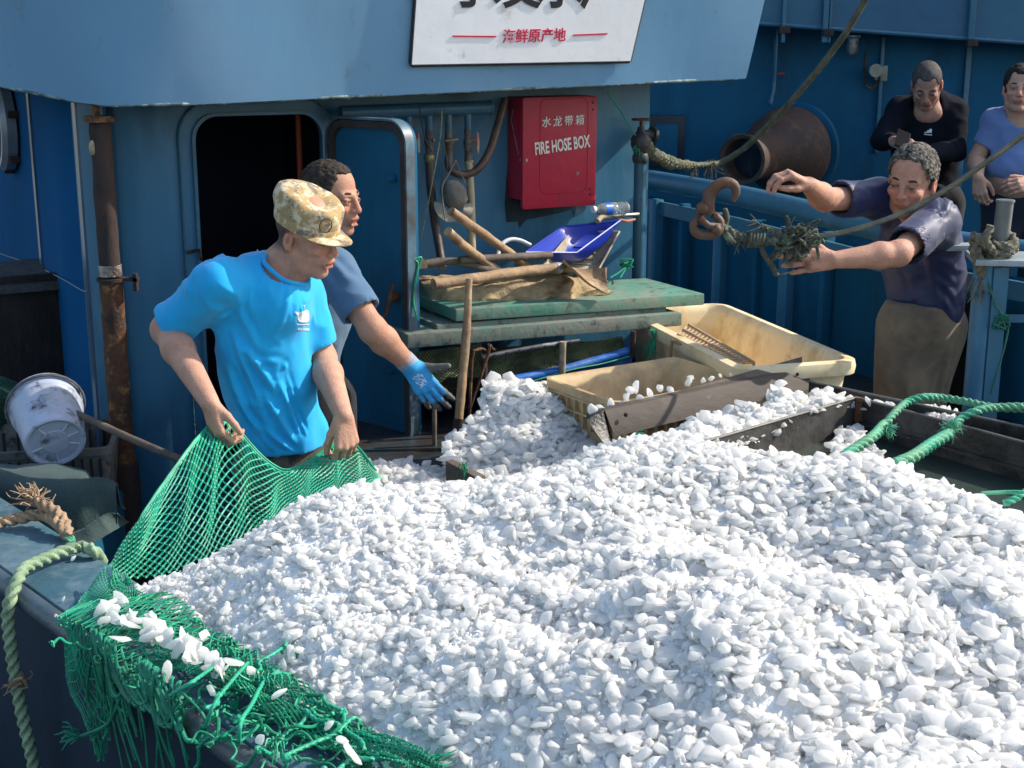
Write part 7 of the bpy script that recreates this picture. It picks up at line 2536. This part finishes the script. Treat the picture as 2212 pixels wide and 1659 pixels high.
pz5 = thing('person', 'man in a light blue polo shirt with bare belly, cut off by the right edge', 'person', (U(2205, 430, 7.25).x, 7.25, .25))
AX5 = axes((-.33, -.93, .02), roll=-.03)
HC5 = pix(2203, 190, 7.2); H5 = .95
f, l, u = AX5
nb5 = pix(2208, 248, 7.3)
shR5, elR5, wrR5 = pix(2152, 262, 7.3), pix(2108, 345, 7.32), pix(2112, 382, 7.12)
shL5, elL5, wrL5 = pix(2268, 264, 7.25), pix(2290, 360, 7.2), pix(2232, 398, 7.0)
sk5 = np.array([.52, .29, .21])
lo, hi = bounds([HC5, nb5, shR5, elR5, wrR5, shL5, elL5, wrL5, pix(2205, 420, 7.3)], .13)
s = SDF(lo, hi, .0048)
head(s, HC5, AX5, H5)
s.cap(HC5 - f * .03 - u * .06, nb5, .058, .07, k=.03)
s.cap(nb5, shR5, .07, .06, k=.04); s.cap(nb5, shL5, .07, .06, k=.04)
s.ell(nb5 + Vector((0, -.03, -.08)), (.12, .08, .1), k=.04)
s.ell(pix(2200, 385, 7.27), (.165, .145, .15), k=.05)
arm(s, shR5, elR5, wrR5, .052, .042, .028); arm(s, shL5, elL5, wrL5, .052, .042, .028)
hand(s, wrR5, (.15, -.2, -1), (-.6, -.7, .1), True, curl=(30, 40, 30), spread=.05)
hand(s, wrL5, (-.9, -.3, .0), (.2, -.8, .5), False, curl=(25, 40, 30), spread=.07, thumb=(.7, .75, -.2))
body_mesh(s, pz5, lambda V: head_color(V, np.tile(sk5, (len(V), 1)), HC5, AX5, H5, skin=sk5, hair=(.02, .018, .018), stubble=.15, brow=.3)); eyes_brows(HC5, AX5, H5, [o for o in pz5.children if o.name.startswith('body')][0])
hair_mesh(HC5, AX5, pz5, hairm('black_hair', (.012, .011, .011), (.03, .027, .026), .4), H5, thick=.010, line=.072, lowback=-.05, amp=.003, h=.0045)
lo, hi = bounds([nb5, shR5, shL5, pix(2205, 430, 7.3), elR5], .16)
s = SDF(lo, hi, .006)
s.ell(pix(2205, 300, 7.3), (.165, .125, .19), k=.05); s.ell(pix(2203, 360, 7.27), (.178, .158, .125), k=.05)
s.cap(nb5 + Vector((0, 0, -.04)), shR5, .075, .067, k=.05); s.cap(nb5 + Vector((0, 0, -.04)), shL5, .075, .067, k=.05)
slR5 = shR5.lerp(elR5, .55); d5 = (elR5 - shR5).normalized()
s.cap(shR5, slR5, .067, .064, k=.03); s.ell(slR5 + d5 * .072, (.08,) * 3, k=.003, mode='sub')
s.cap(shL5, shL5.lerp(elL5, .6), .067, .064, k=.03)
s.cap(HC5 - u * .1, nb5 + Vector((-.012, -.05, -.05)), .065, .052, k=.006, mode='sub')
s.cut(pix(2203, 396, 7.1), (.1, 0, -1))
shirt5 = cloth('shirt', s, fabric('periwinkle_polo', (.14, .21, .42), sheen=.2), pz5, nz=(.005, 7, (1, 1, 1)), seed=52, segs=[(pix(2130, 375, 7.1), pix(2220, 402, 7.1), .012, .012), (pix(2130, 388, 7.1), pix(2200, 408, 7.1), .01, .01)])
mb = MB()
G = np.zeros((24, 4, 3))
for i in range(24):
    a = math.radians(-140 + 280 * i / 23)
    dirv = f * -math.cos(a) + l * math.sin(a)
    for j in range(4):
        G[i, j] = nb5 + Vector((-.004, -.01, .02)) + dirv * (.068 + .02 * j / 3) + Vector((0, 0, .02 - .04 * j / 3 - .03 * (1 - math.cos(a)) * .8))
mb.sheet(G, th=.004); mb.build('collar', MATS['periwinkle_polo'], shirt5, smooth=60)
hp5 = pix(2203, 440, 7.3)
legs('trousers', pz5, hp5 + Vector((.1, 0, 0)), hp5 + Vector((-.09, 0, 0)), hp5 + Vector((.1, 0, -.4)), hp5 + Vector((-.1, 0, -.4)), Vector((hp5.x + .1, 7.3, .3)), Vector((hp5.x - .1, 7.3, .3)), fabric('navy_trousers', (.018, .024, .045)), waist=hp5 + Vector((0, 0, .03)), wr=(.175, .15), h=.012)
# ------------------------------------------------------------------ hook and its rope tangle
hk = thing('crane_hook', 'rusty steel cargo hook flying from the end of the rope', 'hook', U(1545, 480, 4.45))
YH = 4.45
hm_ = mat('hook_rust', (.14, .065, .033), rough=.6, var=.35, vs=14, col2=(.09, .07, .06), amt=.45, ds=12, sharp=.12, bump=.003, bs=70, metal=.2)
mb = MB()
mb.tube([U(1533, 462, YH), U(1530, 440, YH), U(1533, 420, YH), U(1548, 402, YH), U(1568, 394, YH), U(1585, 400, YH), U(1590, 415, YH), U(1583, 434, YH)], [.017, .020, .021, .020, .018, .017, .014, .008], n=14, step=.01)
mb.build('hook_body', hm_, hk)
mb = MB(); mb.tube([U(1518, 452, YH), U(1514, 470, YH - .01), U(1498, 484, YH - .02), U(1504, 502, YH - .02), U(1530, 508, YH - .02), U(1552, 500, YH - .01), U(1556, 478, YH), U(1540, 463, YH)], [.014, .013, .014, .016, .016, .014, .013, .012], n=12, step=.01)
mb.ball(U(1517, 451, YH - .01), .022, n=14); mb.build('shackle', hm_, hk)
mb = MB(); mb.tube([U(1512, 470, YH - .03), U(1530, 488, YH - .03), U(1556, 490, YH - .02)], .012, n=10); mb.ball(U(1548, 496, YH - .03), .018, n=10); mb.build('swivel', hm_, hk)
tg = MB()
Yt = 4.47
tg.rope([U(1550, 482, Yt), U(1575, 500, Yt), U(1605, 515, Yt), U(1650, 520, Yt), U(1700, 520, Yt), U(1745, 512, Yt)], .017, n=12)
tg.tube([U(1566, 450, Yt), U(1568, 470, Yt), U(1565, 495, Yt), U(1580, 520, Yt - .02), U(1598, 524, Yt)], .010, n=8, step=.01, wob=.4)
for k in range(5):
    u_ = 1618 + k * 7
    c0 = U(u_, 517, Yt); tg.tube([c0 + Vector((.004 * math.sin(a), math.cos(a) * .022, math.sin(a) * .022)) for a in np.linspace(0, 2 * PI, 12)], .0065, n=6)
tg.rope([U(1640, 520, Yt), U(1650, 548, Yt), U(1668, 575, Yt), U(1678, 595, Yt)], .010, n=10)
tg.tube([U(1678, 595, Yt), U(1700, 590, Yt), U(1712, 588, Yt)], .0025, n=5)
tg.rope([U(1645, 489, Yt), U(1670, 500, Yt), U(1700, 515, Yt)], .010, n=10)
rr = random.Random(9)
cT = U(1722, 520, Yt)
for k in range(60):
    P = [cT + Vector((rr.gauss(0, .035), rr.gauss(0, .02), rr.gauss(0, .03))) for _ in range(4)]
    tg.tube(P, rr.uniform(.002, .006), n=5, step=.012)
fray(tg, U(1645, 489, Yt), (-.8, 0, .5), 14, .05, .002, .5, 3)
fray(tg, U(1600, 515, Yt), (-.4, 0, -.8), 24, .045, .002, .8, 4)
fray(tg, cT, (.0, 0, .0), 50, .05, .0013, 1.0, 5)
o = tg.build('rope_tangle', mat('mossy_rope', (.075, .08, .06), rough=.85, var=.45, vs=22, col2=(.25, .36, .22), amt=.25, ds=18, sharp=.1, col3=(.03, .03, .025), amt3=.35, ds3=14), org=U(1650, 520, Yt)); tag(o, 'mossy frayed rope tangle between the hook and the steel wire', 'rope')
mb = MB(); mb.tube([U(1738, 514, 4.47), U(1830, 500, 4.42), U(1935, 466, 4.36), U(2030, 418, 4.28), U(2120, 358, 4.2), U(2240, 268, 4.1), U(2480, 60, 3.95), U(2900, -420, 3.8)], .0088, n=14, step=.008, lobes=6, depth=.14, pitch=.10)
o = mb.build('steel_wire', mat('steel_wire', (.16, .15, .115), rough=.55, metal=.3, var=.3, vs=30, bump=.001, bs=300)); tag(o, 'taut steel wire passing in front of the grey haired man', 'wire')

# ------------------------------------------------------------------ the green net lifted by the man
gR = (gripR[1] + gripR[0][0]) / 2
gL = (gripL[1] + gripL[0][0]) / 2
kk = [  # columns along the net: upper edge point, mid point, lower edge point  (u, v, Y)
    ((292, 1150, 3.40), (250, 1200, 3.34), (232, 1245, 3.22)),
    ((305, 1120, 3.42), (275, 1180, 3.34), (270, 1250, 3.24)),
    ((345, 1060, 3.50), (335, 1150, 3.38), (330, 1245, 3.28)),
    ((395, 990, 3.60), (395, 1110, 3.44), (385, 1230, 3.32)),
    ((440, 935, 3.72), (440, 1080, 3.50), (440, 1205, 3.38)),
    ((478, 905, 3.80), (480, 1060, 3.55), (490, 1180, 3.42)),
    ((520, 940, 3.80), (530, 1060, 3.60), (540, 1150, 3.46)),
    ((565, 990, 3.80), (575, 1070, 3.62), (590, 1125, 3.50)),
    ((612, 1020, 3.80), (625, 1065, 3.66), (645, 1090, 3.54)),
    ((660, 1005, 3.84), (672, 1045, 3.72), (690, 1072, 3.58)),
    ((705, 975, 3.90), (715, 1025, 3.78), (735, 1060, 3.62)),
    ((738, 955, 3.95), (752, 1010, 3.80), (770, 1052, 3.64)),
    ((768, 965, 3.93), (785, 1010, 3.82), (800, 1045, 3.66)),
    ((812, 1022, 3.84), (816, 1032, 3.80), (822, 1045, 3.68)),
]
KP = np.array([[list(U(*p)) for p in row] for row in kk])
def net_fn(s_, t_):
    x = s_ * (len(kk) - 1); i = min(int(x), len(kk) - 2); a = x - i
    def cr(p0, p1, p2, p3, t):
        return .5 * ((2 * p1) + (-p0 + p2) * t + (2 * p0 - 5 * p1 + 4 * p2 - p3) * t * t + (-p0 + 3 * p1 - 3 * p2 + p3) * t ** 3)
    g = lambda i_, j: KP[max(0, min(len(kk) - 1, i_)), j]
    c = [cr(g(i - 1, j), g(i, j), g(i + 1, j), g(i + 2, j), a) for j in range(3)]
    p = (1 - t_) ** 2 * c[0] + 2 * t_ * (1 - t_) * (2 * c[1] - (c[0] + c[2]) / 2) + t_ ** 2 * c[2]
    # hanging folds
    w = math.sin(s_ * 27) * .5 + math.sin(s_ * 49 + 1.3) * .3
    amp = .022 * math.sin(PI * min(1, t_ * 1.05)) ** .7
    return Vector(p) + Vector((.3, -.9, .1)) * (w * amp) + Vector((1, 0, 0)) * (.008 * math.sin(s_ * 57 + t_ * 4)) * math.sin(PI * t_)
nt = thing('fishing_net', 'green knotted fishing net lifted by the man and draped over the gunwale', 'net', U(500, 1180, 3.45))
netm = mat('net_twine', (.010, .33, .19), rough=.5, var=.3, vs=9, col2=(.02, .2, .11), amt=.3, ds=8, sharp=.15, spec=.5)
mb = net_grid(net_fn, 44, 26, .0026)
mb.build('lifted_panel', netm, nt, smooth=30)
# thick selvedge and gathered bundles
mb = MB()
for dz in (0, .006, -.006):
    mb.tube([net_fn(s_, .0) + Vector((0, dz, dz)) for s_ in np.linspace(0, 1, 60)], .0035, n=6, wob=.3)
mb.tube([net_fn(.0, t_) for t_ in np.linspace(0, 1, 20)], .008, n=6, wob=.4)
mb.build('selvedge', netm, nt)

# the part heaped over the gunwale: layers of slack netting following the ice edge
foot = [UZ(262, 1268, .97), UZ(330, 1300, .97), UZ(430, 1345, .97), UZ(560, 1440, .97), UZ(700, 1535, .97), UZ(900, 1655, .97), UZ(1000, 1720, .97)]
zt3 = .955
def dr_fn(layer):
    ro = random.Random(layer)
    ph = ro.uniform(0, 6)
    def fn(s_, t_):
        x = s_ * (len(foot) - 1); i = min(int(x), len(foot) - 2)
        a = foot[i].lerp(foot[i + 1], x - i)
        # outward across the cap towards the outer edge and then down the hull
        d_out = (g_out[0] - a).dot(gn)
        wid = max(.02, d_out)
        cl = lambda q: max(0.0, min(1.0, q))
        onc = (wid + .012) * cl(s_ * 6 + .05) * (1 - .72 * cl((s_ - .36) / .5))
        han = .24 * cl((s_ - .13) / .07) * cl((.46 - s_) / .18) * (1 + .2 * math.sin(s_ * 60 + ph))
        L1 = t_ * (onc + han)
        cross = min(L1, wid + .01)
        over = max(0, L1 - wid - .01)
        p = a + gn * cross
        hump = .022 + .014 * math.sin(s_ * 21 + ph * 3) + .010 * math.sin(t_ * 9 + s_ * 30 + ph)
        z = zt3 + .006 + max(.004, hump) * (1 - min(1, over / .05) * .6) + .012 * layer * .4
        q = Vector((p.x, p.y, z - over * 1.0))
        q += gd * (.05 * math.sin(t_ * 5 + ph + s_ * 12) * t_ + .03 * (layer - 1) * t_)
        if over > 0: q += gn * (.03 + .01 * math.sin(s_ * 40 + ph))
        return q
    return fn
for k_, (nu_, nv_, r_) in enumerate(((84, 26, .0014), (60, 18, .0018))):
    mb = net_grid(dr_fn(k_), nu_, nv_, r_)
    mb.rough_it(.009, 11, k_ + 4)
    mb.build('draped_layer', netm if k_ != 1 else M['green'], nt, smooth=30)
# slack knotted cords bundled along the ice edge towards the right
rr = random.Random(5)
mb = MB()
def band(x, y):
    """x along the foot 0..1, y outwards 0..1"""
    q = x * (len(foot) - 1); i = min(int(q), len(foot) - 2)
    a = foot[i].lerp(foot[i + 1], q - i)
    return a + gn * (y * .20) + Vector((0, 0, 0))
for k in range(95):
    x = .26 + .70 * rr.random(); y = rr.random() ** 1.4 * (1.1 - .7 * max(0, x - .35))
    h_ = rr.uniform(0, 2 * PI); P = []
    z_ = zt3 + .006 + rr.random() ** 2 * .035
    for j in range(rr.choice((5, 6, 7, 9))):
        p = band(min(1, max(0, x)), max(-.02, y)); p.z = z_ + .008 * math.sin(j * 1.7 + k)
        P.append(p)
        h_ += rr.gauss(0, .75)
        x += math.cos(h_) * .014; y += math.sin(h_) * .10
    mb.tube(P, rr.uniform(.0018, .0034), n=6, step=.007, wob=.12)
    for q in (0, -1):
        mb.tube([P[q] + Vector((rr.gauss(0, .0045), rr.gauss(0, .0045), rr.gauss(0, .004))) for _ in range(5)], .0026, n=5, step=.004)
mb.build('knotted_cords', M['green'], nt)
# cords: twisted strands running over the rail and hanging
rr = random.Random(21)
def gutter(u_, v_, h=0.0): return UZ(u_, v_, zt3 + .03 + h)
mb = MB()
cords = [[(660, 1380), (610, 1400), (560, 1430), (510, 1470), (470, 1510), (440, 1570), (430, 1640)],
         [(520, 1430), (470, 1435), (420, 1470), (385, 1500), (378, 1540)],
         [(600, 1465), (540, 1480), (470, 1500), (440, 1530)],
         [(640, 1400), (600, 1455), (560, 1490), (520, 1560), (500, 1600), (455, 1590), (430, 1620), (400, 1680)],
         [(720, 1540), (670, 1545), (620, 1580), (560, 1620), (510, 1660)],
         [(780, 1560), (730, 1580), (690, 1600), (620, 1640), (600, 1690)],
         [(560, 1500), (600, 1530), (660, 1535), (720, 1560), (790, 1600)],
         [(700, 1500), (740, 1540), (780, 1600), (820, 1630)],
         [(830, 1640), (760, 1640), (700, 1660), (640, 1690)]]
for c_ in cords:
    P = []
    for (u_, v_) in c_:
        p = gutter(u_, v_, rr.uniform(-.005, .02))
        ov = (p - g_out[0]).dot(gn)
        if ov > -.01:      # beyond the outer edge: hang down in front of the hull
            w_ = UP(u_, v_, g_out[0] + gn * .045, gn)
            p = w_
        P.append(p)
    Q = [P[0]]
    for j in range(1, len(P)):
        d_ = (P[j] - P[j - 1]).length
        w_ = Vector((rr.gauss(0, .16), rr.gauss(0, .16), rr.gauss(0, .10) - .05)) * d_
        Q += [P[j - 1].lerp(P[j], .5) + w_, P[j]]
    mb.tube(Q, rr.uniform(.0042, .0056), n=12, step=.005, lobes=3, pitch=.045)
    for j in range(1, len(P) - 1, 2):
        mb.tube([P[j] + Vector((rr.gauss(0, .005), rr.gauss(0, .005), rr.gauss(0, .005))) for _ in range(7)], .0034, n=6, step=.004)
fray(mb, gutter(540, 1485), (.2, -.3, .8), 24, .05, .0022, .5, 5)
fray(mb, gutter(600, 1600), (0, -.5, -.3), 20, .04, .002, .5, 6)
fray(mb, gutter(925, 1645), (.8, 0, .3), 16, .05, .002, .5, 7)
mb.build('loose_cords', mat('green_cords', (.022, .33, .19), rough=.5, var=.2, vs=14), nt)
# strands hanging down outside the hull
mb = MB()
def hull(u_, v_, o=.04): return UP(u_, v_, g_out[0] + gn * o, gn)
for k in range(34):
    u0 = 196 + rr.random() ** 1.3 * 190
    v0 = 1370 + (u0 - 196) * .62
    u1 = 250 + (u0 - 196) * .95 + rr.gauss(0, 22) ; v1 = v0 + rr.uniform(90, 330)
    um = (u0 + u1) / 2 + rr.gauss(0, 10)
    a = hull(u0, v0, .05)
    mb.tube([hull(u0 + 4, v0 - 14, .03), a, hull(um, (v0 + v1) / 2, .045 + rr.uniform(0, .02)), hull(u1, v1, .04)], rr.uniform(.0018, .0036), n=6, step=.012, wob=.3)
for k in range(16):
    u0 = 205 + rr.random() * 180; v0 = 1400 + (u0 - 196) * .62
    c0 = hull(u0, v0, .05)
    mb.tube([c0, hull(u0 + 35 + rr.gauss(0, 15), v0 + 90, .06), hull(u0 + 60 + rr.gauss(0, 20), v0 + 30, .05)], .004, n=6, step=.012, wob=.3)
mb.tube([hull(262, 1500, .05), hull(236, 1560, .05), hull(190, 1585, .05), hull(165, 1590, .05)], .0045, n=6, step=.012)
fray(mb, hull(172, 1588, .05), (-1, 0, 0), 22, .045, .0022, .35, 6)
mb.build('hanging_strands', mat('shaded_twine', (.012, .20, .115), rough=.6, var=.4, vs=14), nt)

# chunks of ice caught on the net, each one its own
spots = []
rr = random.Random(77)
for k in range(44):
    t = rr.random()
    u_ = 225 + 260 * t + rr.gauss(0, 14); v_ = 1290 + 150 * t + rr.uniform(-18, 42) * (1 - t * .4)
    spots.append((u_, v_, rr.uniform(.012, .027)))
spots += [(510, 1432, .027), (545, 1452, .015), (362, 1453, .019), (600, 1500, .016), (712, 1565, .014), (762, 1628, .026), (740, 1600, .012), (455, 1490, .012), (560, 1600, .013), (250, 1305, .018), (392, 1395, .026), (440, 1372, .022), (330, 1330, .02), (285, 1350, .022), (260, 1380, .024), (240, 1322, .02)]
for k, (u_, v_, s_) in enumerate(spots):
    c0 = UZ(u_, v_, zt3 + .055)
    R_ = np.random.default_rng(k + 300)
    vv, FF_ = chips(np.array([list(c0)]), np.array([s_]), R_, [p * np.array([1.15, 1, .5]) for p in CV], CF)
    o = link_mesh('ice_chunk', vv, FF_, ice_m, smooth=32)
    tag(o, 'loose piece of ice caught on the green net over the gunwale', 'ice', 'ice pieces caught on the net')
